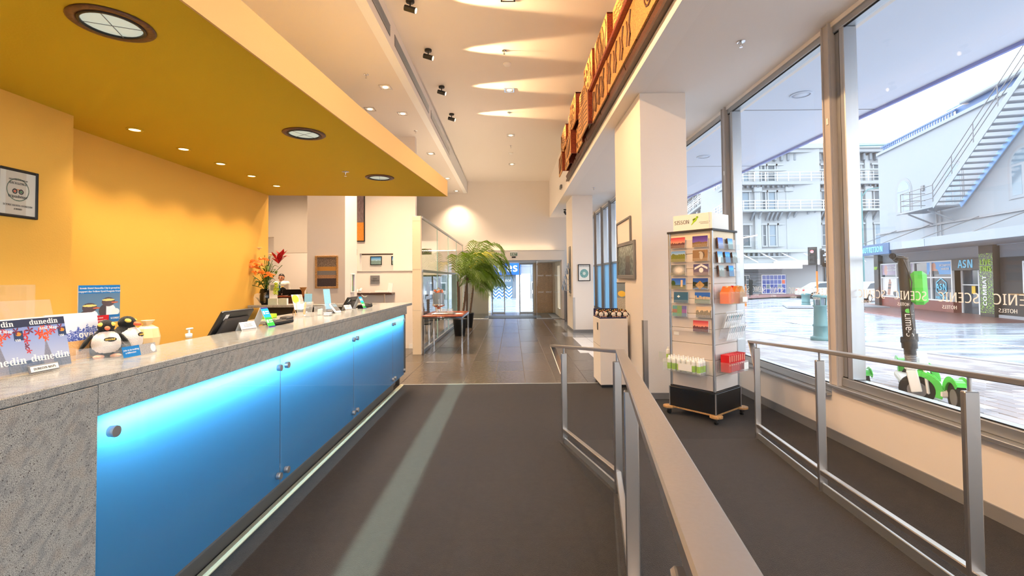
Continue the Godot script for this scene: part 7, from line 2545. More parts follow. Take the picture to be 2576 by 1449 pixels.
func one_scooter(at: Vector3, turn: float, steer: float, label: String) -> void:
	var t := thing("electric_scooter", label, "scooter", at, turn, "lime hire scooters outside")
	# local: rides towards +z; stem over the front wheel at z = 0
	for q in [[0.0, "front"], [-0.80, "rear"]]:
		var sx := Transform3D(Basis(Vector3.UP, steer if q[0] > -0.1 else 0.0), Vector3.ZERO)
		var b := B.new(sx)
		b.tube(Vector3(-0.024, 0.115, q[0]), Vector3(0.024, 0.115, q[0]), 0.115, 0.115, 26)
		var wh := obj("wheel", b, M.tyre, t)
		b = B.new(sx)
		b.tube(Vector3(-0.028, 0.115, q[0]), Vector3(0.028, 0.115, q[0]), 0.062, 0.062, 18)
		obj("hub", b, M.mid_grey, wh)
		b = B.new(sx)
		for k in 9:
			var a0 := -0.35 + k * 0.24 + (0.5 if q[0] < 0 else 0.0)
			var a1 := a0 + 0.24
			var p0 := Vector3(0, 0.115 + 0.135 * sin(a0), q[0] + 0.135 * cos(a0))
			var p1 := Vector3(0, 0.115 + 0.135 * sin(a1), q[0] + 0.135 * cos(a1))
			b.bar(p0, p1 + (p1 - p0) * 0.15, 0.085, 0.012, 0.004, Vector3(0, sin(a0 + 0.12), cos(a0 + 0.12)))
			if true:
				b.bar(p0 - Vector3(0.04, 0, 0), p1 - Vector3(0.04, 0, 0) + (p1 - p0) * 0.15, 0.008, 0.045, 0.002, Vector3(0, sin(a0 + 0.12), cos(a0 + 0.12)))
				b.bar(p0 + Vector3(0.04, 0, 0), p1 + Vector3(0.04, 0, 0) + (p1 - p0) * 0.15, 0.008, 0.045, 0.002, Vector3(0, sin(a0 + 0.12), cos(a0 + 0.12)))
		obj("mudguard", b, M.lime, t)
	var sr := Transform3D(Basis(Vector3.UP, steer), Vector3.ZERO)
	var up := Vector3(0, 1.0, -0.035).normalized()
	var foot := Vector3(0, 0.27, -0.03)
	var b := B.new(sr)
	for s in [-1.0, 1.0]:
		b.bar(Vector3(s * 0.045, 0.10, 0.0), Vector3(s * 0.045, 0.27, -0.03), 0.018, 0.07, 0.006, Vector3.BACK)
	b.box(Vector3(0, 0.29, -0.03), Vector3(0.11, 0.05, 0.085), Basis.IDENTITY, 0.015)
	b.box(Vector3(0, 0.19, 0.06), Vector3(0.085, 0.20, 0.02), Basis(Vector3.RIGHT, -0.1), 0.008)
	obj("fork", b, M.plastic_white, t)
	b = B.new()
	b.box(Vector3(0, 0.115, -0.42), Vector3(0.145, 0.06, 0.56), Basis.IDENTITY, 0.015)
	b.bar(Vector3(0, 0.13, -0.16), Vector3(0, 0.36, -0.07), 0.09, 0.05, 0.015)
	obj("deck", b, M.plastic_white, t)
	b = B.new(sr)
	for k in 6:
		b.tube(foot + up * (0.045 + 0.014 * k), foot + up * (0.055 + 0.014 * k), 0.040, 0.036, 14)
	obj("suspension_boot", b, M.mid_grey, t)
	b = B.new(sr)
	b.tube(foot + up * 0.12, foot + up * 0.86, 0.040, 0.037, 18)
	b.tube(foot + up * 0.17, foot + up * 0.24, 0.052, 0.052, 18)
	b.box(foot + up * 0.235 + Vector3(0, 0, -0.03), Vector3(0.06, 0.05, 0.05), Basis.IDENTITY, 0.006)
	var st := obj("stem", b, M.black, t)
	b = B.new(sr)
	b.box(foot + up * 0.66 + Vector3(0, 0, 0.085), Vector3(0.105, 0.27, 0.105), Basis(Vector3.RIGHT, -0.03), 0.028)
	obj("battery_pack", b, M.lime, t)
	b = B.new(sr)
	var top := foot + up * 0.86
	b.tube(top, top + up * 0.05, 0.036, 0.034, 14)
	b.tube(top + Vector3(-0.22, 0.055, -0.06), top + Vector3(0.22, 0.055, -0.06), 0.015, 0.015, 12)
	b.tube(top + up * 0.03, top + Vector3(0, 0.055, -0.06), 0.03, 0.02, 12)
	obj("handlebar", b, M.black, t)
	for s in [-1.0, 1.0]:
		b = B.new(sr)
		b.tube(top + Vector3(s * 0.12, 0.055, -0.06), top + Vector3(s * 0.24, 0.055, -0.06), 0.023, 0.023, 14)
		obj("grip", b, M.tyre, t)
		b = B.new(sr)
		b.bar(top + Vector3(s * 0.09, 0.05, -0.04), top + Vector3(s * 0.19, 0.03, 0.03), 0.012, 0.008, 0.002)
		obj("brake_lever", b, M.black, t)
	b = B.new(sr)
	b.wire([top + Vector3(-0.06, 0.04, 0.0), top + Vector3(-0.06, -0.15, 0.05), foot + up * 0.5 + Vector3(-0.052, 0, 0.02), foot + up * 0.34 + Vector3(-0.06, 0, 0.03), foot + up * 0.24 + Vector3(-0.045, 0, 0.0)], 0.005, 6)
	obj("cable", b, M.black, t)
	# lettering down the side of the stem, facing the windows
	var fx := sr.basis * Vector3(-0.985, 0, 0.17)
	var su := sr.basis * up
	var sf := sr.basis * foot
	text("lettering", "Lime-S", 0.045, sf + su * 0.36 + fx * 0.0425, -su, fx.cross(-su).normalized(), M.white, st, "Droid Sans", 0.001)
	b = B.new(sr)
	b.tube(foot + up * 0.475 + Vector3(-0.985, 0, 0.17) * 0.036, foot + up * 0.475 + Vector3(-0.985, 0, 0.17) * 0.043, 0.018, 0.018, 16)
	obj("round_mark", b, M.lime, st)

func bollards() -> void:
	var d := 9.5
	var t := thing("bollard_lamp", "stout green cast bollard with a caged top, on the near kerb", "bollard", V(6.22, gy(d), d))
	t.scale = Vector3.ONE * 1.45
	var b := B.new()
	b.lathe(Vector3.ZERO, [Vector2(0.0, 0.0), Vector2(0.125, 0.0), Vector2(0.125, 0.045), Vector2(0.105, 0.055), Vector2(0.090, 0.07), Vector2(0.086, 0.19), Vector2(0.098, 0.20), Vector2(0.098, 0.215), Vector2(0.084, 0.225), Vector2(0.076, 0.46), Vector2(0.088, 0.475), Vector2(0.088, 0.49), Vector2(0.0, 0.495)], 20)
	obj("post", b, M.verdigris, t)
	b = B.new()
	for k in 6:
		var a := TAU * k / 6
		b.tube(Vector3(cos(a) * 0.076, 0.49, sin(a) * 0.076), Vector3(cos(a) * 0.082, 0.60, sin(a) * 0.082), 0.009, 0.009, 8)
	b.lathe(Vector3.ZERO, [Vector2(0.092, 0.595), Vector2(0.096, 0.61), Vector2(0.07, 0.635), Vector2(0.0, 0.645)], 20)
	obj("cage", b, M.verdigris, t)
	b = B.new()
	b.tube(Vector3(0, 0.49, 0), Vector3(0, 0.60, 0), 0.055, 0.055, 16)
	obj("lens", b, M.pane_pale, t)
	d = 24.6
	t = thing("bollard", "small green bollard across the road, by the sports shop's edge", "bollard", V(18.3, gy(d) - 0.08, d))
	b = B.new()
	b.lathe(Vector3.ZERO, [Vector2(0.0, 0.0), Vector2(0.15, 0.0), Vector2(0.15, 0.06), Vector2(0.10, 0.10), Vector2(0.095, 0.30), Vector2(0.115, 0.32), Vector2(0.09, 0.36), Vector2(0.085, 0.95), Vector2(0.10, 0.97), Vector2(0.06, 1.05), Vector2(0.0, 1.06)], 18)
	obj("post", b, M.verdigris, t)
	d = 28.0
	t = thing("litter_bin", "squat green ribbed bin standing on the traffic island", "bin", V(17.5, -0.26, d))
	t.scale = Vector3.ONE * 1.35
	b = B.new()
	b.lathe(Vector3.ZERO, [Vector2(0.0, 0.0), Vector2(0.18, 0.0), Vector2(0.18, 0.06), Vector2(0.165, 0.07), Vector2(0.165, 0.14), Vector2(0.18, 0.15), Vector2(0.165, 0.16), Vector2(0.165, 0.42), Vector2(0.19, 0.43), Vector2(0.19, 0.50), Vector2(0.0, 0.53)], 18)
	obj("body", b, M.verdigris, t)

func signal_head(t: Node3D, at: Vector3, turn: float, lit: bool) -> void:
	var bs := Basis(Vector3.UP, turn)
	var b := B.new()
	b.box(at, Vector3(0.34, 1.0, 0.22), bs, 0.03)
	b.box(at + bs * Vector3(0, 0, -0.06), Vector3(0.52, 1.20, 0.03), bs, 0.01)
	var h := obj("signal_box", b, M.black, t)
	for k in 3:
		b = B.new()
		var c := at + bs * Vector3(0, 0.30 - 0.30 * k, 0.11)
		b.tube(c, c + bs * Vector3(0, 0, 0.02), 0.10, 0.10, 16)
		obj("signal_lens", b, M.red_signal if k == 0 and lit else M.dark_grey, h)
		b = B.new()
		for q in 5:
			var a := PI * q / 5.0
			var a2 := PI * (q + 1) / 5.0
			var e0 := bs * Vector3(cos(a), sin(a), 0) * 0.12
			var e1 := bs * Vector3(cos(a2), sin(a2), 0) * 0.12
			b.poly([c + e0, c + e1, c + e1 + bs * Vector3(0, 0, 0.2), c + e0 + bs * Vector3(0, 0, 0.2)], e0 + e1)
		obj("visor", b, M.black, h)

func signals() -> void:
	var sp := [[20.15, 31.0, 3.2, 2.4, "taller traffic light with a red lamp, in the middle of the crossing", -0.7, 1.0], [23.0, 33.5, 2.4, 1.6, "traffic light facing away, partly behind the window post", 2.2, 0.9], [14.9, 30.0, 1.3, 1.4, "smaller traffic light at the left, seen beside the postcard stand", -0.9, 0.8]]
	for s in sp:
		var g := gy(s[1]) - 0.1
		var t := thing("traffic_light", s[4], "traffic light", V(s[0], g, s[1]))
		var b := B.new()
		b.tube(Vector3.ZERO, Vector3(0, 2.2 if s[2] > 1.5 else 1.4, 0), 0.06, 0.06, 10)
		obj("pole", b, M.petal_orange, t)
		b = B.new()
		b.tube(Vector3(0, 2.2 if s[2] > 1.5 else 1.4, 0), Vector3(0, s[2] + 0.6, 0), 0.05, 0.05, 10)
		obj("upper_pole", b, M.black, t)
		signal_head(t, Vector3(-0.34, s[2], 0.1), s[5], s[4] != sp[1][4])
		signal_head(t, Vector3(0.36, s[2] - 0.1, 0.0), s[5] + 1.9, false)
	# street lamp arms
	var t := thing("street_lamp", "slim green street lamp post before the ornate building", "street lamp", V(32.6, -0.4, 43.5))
	var b := B.new()
	b.tube(Vector3.ZERO, Vector3(0, 9.6, 0), 0.10, 0.07, 10)
	b.wire([Vector3(0, 9.2, 0), Vector3(0.6, 9.9, 0), Vector3(2.6, 10.2, 0)], 0.05, 6)
	obj("post", b, M.verdigris, t)
	b = B.new()
	b.box(Vector3(2.9, 10.2, 0), Vector3(0.9, 0.16, 0.3), Basis.IDENTITY, 0.05)
	obj("lamp_head", b, M.mid_grey, t)
	t = thing("street_lamp", "old-fashioned hanging street lantern above the crossing", "street lamp", V(26.2, -0.4, 36.0))
	b = B.new()
	b.tube(Vector3(6.0, 0, 0), Vector3(6.0, 11.8, 0), 0.10, 0.07, 10)
	b.wire([Vector3(6.0, 11.6, 0), Vector3(3.0, 11.95, 0), Vector3(0, 11.9, 0)], 0.05, 6)
	obj("post", b, M.verdigris, t)
	b = B.new()
	b.lathe(Vector3(0, 11.05, 0), [Vector2(0.0, 0.85), Vector2(0.08, 0.75), Vector2(0.16, 0.55), Vector2(0.55, 0.30), Vector2(0.60, 0.22), Vector2(0.25, 0.20), Vector2(0.20, 0.02), Vector2(0.0, 0.0)], 16)
	obj("lantern", b, M.roof_fascia, t)
	t = thing("road_sign", "round red-rimmed road sign showing above the postcard stand", "road sign", V(9.93, gy(24.0) - 0.1, 24.0))
	b = B.new()
	b.tube(Vector3.ZERO, Vector3(0, 5.0, -0.05), 0.05, 0.05, 8)
	obj("post", b, M.mid_grey, t)
	b = B.new()
	b.tube(Vector3(0, 4.42, 0.0), Vector3(0, 4.42, 0.03), 0.48, 0.48, 28)
	obj("rim", b, M.red, t)
	b = B.new()
	b.tube(Vector3(0, 4.42, 0.03), Vector3(0, 4.42, 0.04), 0.37, 0.37, 28)
	obj("disc", b, M.white, t)

func car(at: Vector3, turn: float, label: String) -> void:
	var t := thing("car", label, "car", at, turn)
	var b := B.new()
	var prof := [Vector2(-2.25, 0.35), Vector2(-2.25, 0.72), Vector2(-2.1, 0.88), Vector2(-1.35, 0.95), Vector2(1.2, 0.92), Vector2(1.95, 0.84), Vector2(2.25, 0.66), Vector2(2.28, 0.35), Vector2(1.85, 0.30), Vector2(1.72, 0.52), Vector2(1.40, 0.64), Vector2(1.08, 0.52), Vector2(0.95, 0.28), Vector2(-0.95, 0.28), Vector2(-1.08, 0.52), Vector2(-1.40, 0.64), Vector2(-1.72, 0.52), Vector2(-1.85, 0.30)]
	b.slab(Vector3(0, 0, -0.86), Vector3.RIGHT, Vector3.UP, prof, 1.72)
	obj("body", b, M.car_paint, t)
	b = B.new()
	b.slab(Vector3(0, 0, -0.72), Vector3.RIGHT, Vector3.UP, [Vector2(-1.75, 0.93), Vector2(-1.0, 1.38), Vector2(-0.3, 1.46), Vector2(0.35, 1.40), Vector2(1.15, 0.92)], 1.44)
	var rf := obj("cabin", b, M.car_paint, t)
	for s in [-1.0, 1.0]:
		for q in [[-1.45, -0.95, -0.35, -0.35], [-0.28, -0.28, 0.28, 0.95]]:
			b = B.new()
			var z: float = 0.722 * s
			b.poly([Vector3(q[0], 0.96, z), Vector3(q[1], 1.33, z), Vector3(q[2], 1.38 if q[2] < 0 else 1.33, z), Vector3(q[3], 0.96, z)], Vector3(0, 0, s))
			obj("side_window", b, M.pane_dark, rf)
		for x in [-1.40, 1.40]:
			b = B.new()
			b.tube(Vector3(x, 0.31, s * 0.68), Vector3(x, 0.31, s * 0.86), 0.31, 0.31, 20)
			var wh := obj("wheel", b, M.tyre, t)
			b = B.new()
			b.tube(Vector3(x, 0.31, s * 0.84), Vector3(x, 0.31, s * 0.875), 0.20, 0.20, 14)
			obj("hubcap", b, M.aluminium, wh)
		b = B.new()
		b.box(Vector3(-2.2, 0.74, s * 0.66), Vector3(0.14, 0.14, 0.34), Basis.IDENTITY, 0.03)
		obj("tail_lamp", b, M.red, t)
		b = B.new()
		b.box(Vector3(2.16, 0.66, s * 0.62), Vector3(0.2, 0.13, 0.36), Basis.IDENTITY, 0.03)
		obj("headlamp", b, M.pane_pale, t)

# ground floor shop and its plain white upper wall; local x runs towards the viewer's right, z out of the wall
func arch_window(t: Node3D, x: float, y: float, w: float, h: float) -> void:
	var arc := func(r: float, inset: float) -> Array:
		var p := [Vector2(x - r, y + inset), Vector2(x + r, y + inset)]
		for k in 11:
			var a := PI * k / 10.0
			p.append(Vector2(x + cos(a) * r, y + h - w / 2 + sin(a) * r))
		return p
	var b := B.new()
	b.slab(Vector3(0, 0, -0.05), Vector3.RIGHT, Vector3.UP, arc.call(w / 2 + 0.10, -0.02), 0.07)
	var o := obj("window_reveal", b, M.shop_grey, t)
	b = B.new()
	b.slab(Vector3(0.02, 0, 0.0), Vector3.RIGHT, Vector3.UP, arc.call(w / 2, 0.0), 0.035)
	obj("frame", b, M.facade_white, o)
	for s in [[-1.0, 0.0], [1.0, 0.0]]:
		b = B.new()
		b.box(Vector3(x + 0.02 + s[0] * w * 0.23, y + (h - w / 2) * 0.5 + 0.03, 0.036), Vector3(w * 0.36, h - w / 2 - 0.16, 0.008))
		obj("pane", b, M.pane_pale, o)
	b = B.new()
	var top := []
	for k in 11:
		var a := PI * k / 10.0
		top.append(Vector2(x + 0.02 + cos(a) * w * 0.42, y + h - w / 2 + 0.05 + sin(a) * w * 0.40))
	b.slab(Vector3(0, 0, 0.03), Vector3.RIGHT, Vector3.UP, top, 0.012)
	obj("pane", b, M.pane_pale, o)

func sports_shop() -> void:
	var k := 1.8
	var at := V(19.67, 0, 18.09)
	var yaw := atan2(-0.971, -0.240)
	var t := thing("shop_building", "white building with arched windows over the sports nutrition shop", "building", at, yaw)
	var hh := func(h: float) -> float: return 1.45 + k * (h - 1.45)
	var g := -0.30
	var b := B.new()
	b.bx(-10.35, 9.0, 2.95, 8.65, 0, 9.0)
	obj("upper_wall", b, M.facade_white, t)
	b = B.new()
	b.box(Vector3(-0.7, 3.95, 0.03), Vector3(19.5, 0.10, 0.10))
	obj("string_course", b, M.shop_grey, t)
	b = B.new()
	b.bx(-10.35, 9.0, 8.65, 8.80, -0.1, 9.0)
	obj("coping", b, M.facade_white, t)
	b = B.new()
	for i in 30:
		b.box(Vector3(-9.9 + i * 0.21, 8.95, -0.1), Vector3(0.10, 0.30, 0.04))
	b.box(Vector3(-6.9, 9.12, -0.12), Vector3(6.6, 0.08, 0.10))
	obj("parapet_grille", b, M.roof_fascia, t)
	b = B.new()
	b.box(Vector3(2.5, 9.05, -0.25), Vector3(12.6, 0.36, 0.06))
	obj("roof_fascia", b, M.roof_fascia, t)
	b = B.new()
	b.box(Vector3(2.8, 9.28, -0.1), Vector3(12.0, 0.16, 0.22), Basis.IDENTITY, 0.04)
	obj("gutter", b, M.facade_white, t)
	b = B.new()
	for i in 46:
		var x0 := -4.6 + i * 0.3
		var top := Vector3(minf(x0 + 0.0, 9.0), 9.3, -0.2)
		var rise := clampf((x0 + 4.6) / 4.5, 0.02, 1.0) * 1.45
		b.box(Vector3(x0 + 0.15, 9.35 + rise / 2, -0.3 - rise * 1.1), Vector3(0.27, 0.05, rise * 2.45), Basis(Vector3.RIGHT, 0.42), 0.0)
	obj("roof_sheet", b, M.roof_blue, t)
	arch_window(t, -7.75, hh.call(3.34), 1.35, 1.85)
	arch_window(t, -3.75, hh.call(3.25), 1.25, 2.0)
	arch_window(t, 0.25, hh.call(3.10), 1.30, 1.95)
	arch_window(t, 4.2, hh.call(3.10), 1.30, 1.95)
	b = B.new()
	b.box(Vector3(-6.0, hh.call(3.93), 0.04), Vector3(0.22, 0.26, 0.06))
	obj("wall_vent", b, M.mid_grey, t)
	# fire escape: stairs rising to the right from a landing
	var e := thing("fire_escape", "white steel fire stair rising across the white wall to the right", "stair", at, yaw)
	b = B.new()
	b.box(Vector3(-4.4, 4.60, 0.65), Vector3(2.6, 0.07, 1.1))
	obj("landing", b, M.facade_white, e)
	var s0 := Vector3(-3.1, 4.66, 0.65)
	var s1 := Vector3(3.6, 9.6, 0.65)
	var n := 26
	for i in n:
		b = B.new()
		b.box(s0.lerp(s1, (i + 0.5) / n) + Vector3(0, 0.03, 0), Vector3(0.27, 0.04, 1.0))
		obj("tread", b, M.facade_white, e)
	for z in [0.12, 1.18]:
		b = B.new()
		b.bar(Vector3(s0.x, s0.y - 0.06, z), Vector3(s1.x, s1.y - 0.06, z), 0.03, 0.24)
		obj("stringer", b, M.roof_blue if z < 0.5 else M.facade_white, e)
	b = B.new()
	for q in [0.35, 0.6, 0.95]:
		b.tube(Vector3(s0.x, s0.y + q, 1.16), Vector3(s1.x, s1.y + q, 1.16), 0.018, 0.018, 6)
		b.tube(Vector3(-5.7, 4.63 + q, 1.16), Vector3(s0.x, 4.63 + q, 1.16), 0.018, 0.018, 6)
		b.tube(Vector3(-5.7, 4.63 + q, 1.16), Vector3(-5.7, 4.63 + q, 0.1), 0.018, 0.018, 6)
	for i in 6:
		var p := s0.lerp(s1, i / 5.0)
		b.tube(Vector3(p.x, p.y, 1.16), Vector3(p.x, p.y + 0.95, 1.16), 0.02, 0.02, 6)
	for x in [-5.7, -4.9, -4.0]:
		b.tube(Vector3(x, 4.6, 1.16), Vector3(x, 5.58, 1.16), 0.02, 0.02, 6)
	obj("guard_rail", b, M.mid_grey, e)
	b = B.new()
	b.bar(Vector3(-5.2, 4.5, 1.1), Vector3(-5.2, 3.95, 0.02), 0.06, 0.06)
	b.bar(Vector3(-3.6, 4.5, 1.1), Vector3(-3.6, 3.95, 0.02), 0.06, 0.06)
	b.bar(Vector3(-4.9, 4.6, 0.06), Vector3(-4.9, 3.0, 0.06), 0.04, 0.04)
	b.bar(Vector3(-4.6, 4.6, 0.06), Vector3(-4.6, 3.0, 0.06), 0.04, 0.04)
	obj("bracket", b, M.facade_white, e)
	# street front
	b = B.new()
	b.bx(-10.5, 9.0, g - 0.1, 2.95, 0.9, 4.0)
	obj("back_wall", b, M.dark_grey, t)
	b = B.new()
	b.box(Vector3(-0.7, 2.80, 0.0), Vector3(19.6, 0.30, 0.1))
	b.box(Vector3(-1.0, 2.35, -0.1), Vector3(20.0, 0.62, 0.12))
	obj("fascia_panel", b, M.shop_grey, t)
	var cn := t
	b = B.new()
	b.box(Vector3(-0.6, 2.74, 1.55), Vector3(19.9, 0.10, 2.9))
	obj("canopy_slab", b, M.shop_grey, cn)
	b = B.new()
	b.box(Vector3(3.3, 2.80, 3.02), Vector3(12.2, 0.34, 0.06))
	obj("canopy_edge", b, M.facade_white, cn)
	b = B.new()
	b.box(Vector3(-1.0, 2.78, 3.056), Vector3(1.6, 0.30, 0.01))
	obj("teal_patch", b, M.pane_pale, cn)
	b = B.new()
	b.box(Vector3(-6.25, 2.72, 3.04), Vector3(6.9, 0.52, 0.10), Basis.IDENTITY, 0.01)
	var sg := obj("sign_board", b, M.sign_blue, cn)
	text("lettering", "ADVANCE SPORTS NUTRITION", 0.27, Vector3(-6.0, 2.72, 3.095), Vector3.RIGHT, Vector3.UP, M.sky_letter, sg, "Droid Sans", 0.01, true)
	b = B.new()
	for x in [-8.6, -5.6, -2.2, 1.0, 4.6]:
		b.tube(Vector3(x, 2.85, 2.7), Vector3(x + 0.15, 3.98, 0.04), 0.02, 0.02, 6)
	obj("stay_rod", b, M.mid_grey, cn)
	# pavement at the shop
	b = B.new()
	b.bx(-12.0, 9.0, g - 0.2, g, -3.4, 1.0)
	obj("shop_footpath", b, M.paver_red, t)
	for q in [[-10.75, -10.25, "column"], [-1.95, -1.15, "column"], [8.0, 8.6, "column"]]:
		b = B.new()
		b.bx(q[0], q[1], g, 2.7, -0.2, 0.4)
		obj("column", b, M.dark_grey, t)
	b = B.new()
	b.bx(-10.25, -3.9, g, 0.22, -0.06, 0.3)
	obj("brick_plinth", b, M.brick_red, t)
	# glazing in two rows with the prints fixed on it
	var sf := t
	b = B.new()
	for x in [-10.2, -8.55, -6.9, -5.45, -3.9]:
		b.box(Vector3(x, 1.18, 0.05), Vector3(0.07, 1.95, 0.10))
	for y in [0.24, 1.34, 2.12]:
		b.box(Vector3(-7.05, y, 0.05), Vector3(6.3, 0.06, 0.10))
	obj("frame", b, M.white, sf)
	for i in 4:
		for r in 2:
			b = B.new()
			var x0: float = [-10.16, -8.51, -6.86, -5.41][i]
			var x1: float = [-8.59, -6.94, -5.49, -3.94][i]
			b.bx(x0, x1, [0.27, 1.37][r], [1.31, 2.09][r], -0.03, -0.02)
			obj("pane", b, M.pane_dark, sf)
	for q in [[-9.37, 1.80, 1.5, 0.62, "mauve_banner"], [-7.7, 1.80, 1.5, 0.62, "mauve_banner"], [-4.9, 1.80, 1.9, 0.62, "cyan_banner"], [-9.37, 0.80, 1.5, 1.0, "athlete"], [-7.7, 0.80, 1.5, 1.0, "pale_blue"]]:
		b = B.new()
		b.card(Vector3(q[0], q[1], 0.045), Vector3.RIGHT, Vector3.UP, q[2], q[3], cell(q[4]))
		obj("poster", b, M.print, sf)
	text("lettering", "TRAIN AT THE", 0.10, Vector3(-9.10, 1.92, 0.06), Vector3.RIGHT, Vector3.UP, M.white, sf, "Droid Sans", 0.004, true)
	text("lettering", "HIGHEST LEVEL", 0.10, Vector3(-9.10, 1.76, 0.06), Vector3.RIGHT, Vector3.UP, M.white, sf, "Droid Sans", 0.004, true)
	text("lettering", "#COMPETE", 0.11, Vector3(-4.42, 1.92, 0.06), Vector3.RIGHT, Vector3.UP, M.white, sf, "Droid Sans", 0.004, true)
	text("lettering", "HARDER", 0.11, Vector3(-4.42, 1.75, 0.06), Vector3.RIGHT, Vector3.UP, M.white, sf, "Droid Sans", 0.004, true)
	b = B.new()
	for i in 6:
		var a := PI / 6 + i * PI / 3
		var a2 := a + PI / 3
		b.bar(Vector3(-4.75 + 0.42 * cos(a), 0.88 + 0.42 * sin(a), 0.05), Vector3(-4.75 + 0.42 * cos(a2), 0.88 + 0.42 * sin(a2), 0.05), 0.05, 0.01, 0.0, Vector3.BACK)
	obj("hexagon_emblem", b, M.sky_letter, sf)
	text("lettering", "ASN", 0.30, Vector3(-4.75, 0.88, 0.05), Vector3.RIGHT, Vector3.UP, M.sky_letter, sf, "Droid Sans", 0.01, true)
	text("lettering", "FUEL YOUR", 0.12, Vector3(-4.75, 0.36, 0.05), Vector3.RIGHT, Vector3.UP, M.sky_letter, sf, "Droid Sans", 0.006, true)
	# doorway
	b = B.new()
	b.box(Vector3(-2.95, 1.92, 0.06), Vector3(1.85, 0.52, 0.08))
	var ds := obj("door_sign", b, M.black, sf)
	text("lettering", "ASN", 0.36, Vector3(-2.95, 1.94, 0.105), Vector3.RIGHT, Vector3.UP, M.sky_letter, ds, "Droid Sans", 0.01, true)
	b = B.new()
	b.bx(-3.85, -2.05, g, 1.66, 0.30, 0.34)
	var dg := obj("door_glass", b, M.pane_dark, sf)
	b = B.new()
	for x in [-3.85, -2.75, -2.62, -2.05]:
		b.box(Vector3(x, 0.68, -0.28), Vector3(0.07, 1.96, 0.06))
	b.box(Vector3(-2.95, 1.0, -0.28), Vector3(1.8, 0.05, 0.05))
	obj("door_frame", b, M.white, sf)
	b = B.new()
	b.box(Vector3(-3.05, 0.78, -0.24), Vector3(0.22, 0.34, 0.02))
	obj("yellow_notice", b, M.yellow, dg)
	# black and lime banner on the column
	b = B.new()
	b.card(Vector3(-1.55, 1.10, 0.205), Vector3.RIGHT, Vector3.UP, 0.78, 2.5, cell("black_lime"))
	obj("column_banner", b, M.print, sf)
	text("lettering", "LIVE", 0.22, Vector3(-1.55, 1.98, 0.22), Vector3.RIGHT, Vector3.UP, M.lime_print, sf, "Droid Sans", 0.006, true)
	text("lettering", "THIS", 0.22, Vector3(-1.55, 1.70, 0.22), Vector3.RIGHT, Vector3.UP, M.lime_print, sf, "Droid Sans", 0.006, true)
	text("lettering", "COMBAT", 0.22, Vector3(-1.62, 0.78, 0.22), Vector3.UP, Vector3.LEFT, M.white, sf, "Droid Sans", 0.006, true)
	text("lettering", "MP", 0.18, Vector3(-10.5, 1.9, 0.22), Vector3.RIGHT, Vector3.UP, M.lime_print, sf, "Droid Sans", 0.006, true)
	# neighbour at the right: dark wall, pale window with a wooden counter
	var nb := thing("bar_facade", "dark bar front with a pale window, right of the sports shop", "shopfront", at, yaw)
	b = B.new()
	b.bx(-1.1, 7.95, g + 0.12, 2.15, 0.0, 0.4)
	obj("wall", b, M.dark_grey, nb)
	b = B.new()
	b.bx(-1.1, 8.0, g, g + 0.12, -0.1, 0.4)
	obj("plinth", b, M.kerb, nb)
	b = B.new()
	b.box(Vector3(0.55, 1.35, 0.03), Vector3(0.85, 1.25, 0.10), Basis.IDENTITY, 0.01)
	var wf := obj("window_frame", b, M.white, nb)
	b = B.new()
	b.box(Vector3(0.55, 1.38, 0.085), Vector3(0.65, 1.02, 0.01))
	obj("pane", b, M.pane_dark, wf)
	b = B.new()
	b.box(Vector3(0.7, 0.68, 0.16), Vector3(1.9, 0.06, 0.30), Basis.IDENTITY, 0.01)
	obj("counter_board", b, M.pale_wood, nb)

# the ornate corner building; local x to the right, z towards the viewer, walls at z = 0
func facade_bay(t: Node3D, x: float, w: float, y: float, h: float, m: Material) -> void:
	var b := B.new()
	for s in [-1.0, 1.0]:
		b.box(Vector3(x + s * (w / 2 + 0.06), y + h / 2, 0.06), Vector3(0.12, h + 0.2, 0.12))
	b.box(Vector3(x, y + h + 0.10, 0.10), Vector3(w + 0.5, 0.16, 0.22))
	b.box(Vector3(x, y - 0.06, 0.08), Vector3(w + 0.3, 0.12, 0.18))
	b.box(Vector3(x, y + h * 0.5, 0.04), Vector3(w, 0.07, 0.06))
	var o := obj("window", b, M.ornate_white, t)
	b = B.new()
	b.box(Vector3(x, y + h / 2, 0.012), Vector3(w, h, 0.02))
	obj("pane", b, m, o)

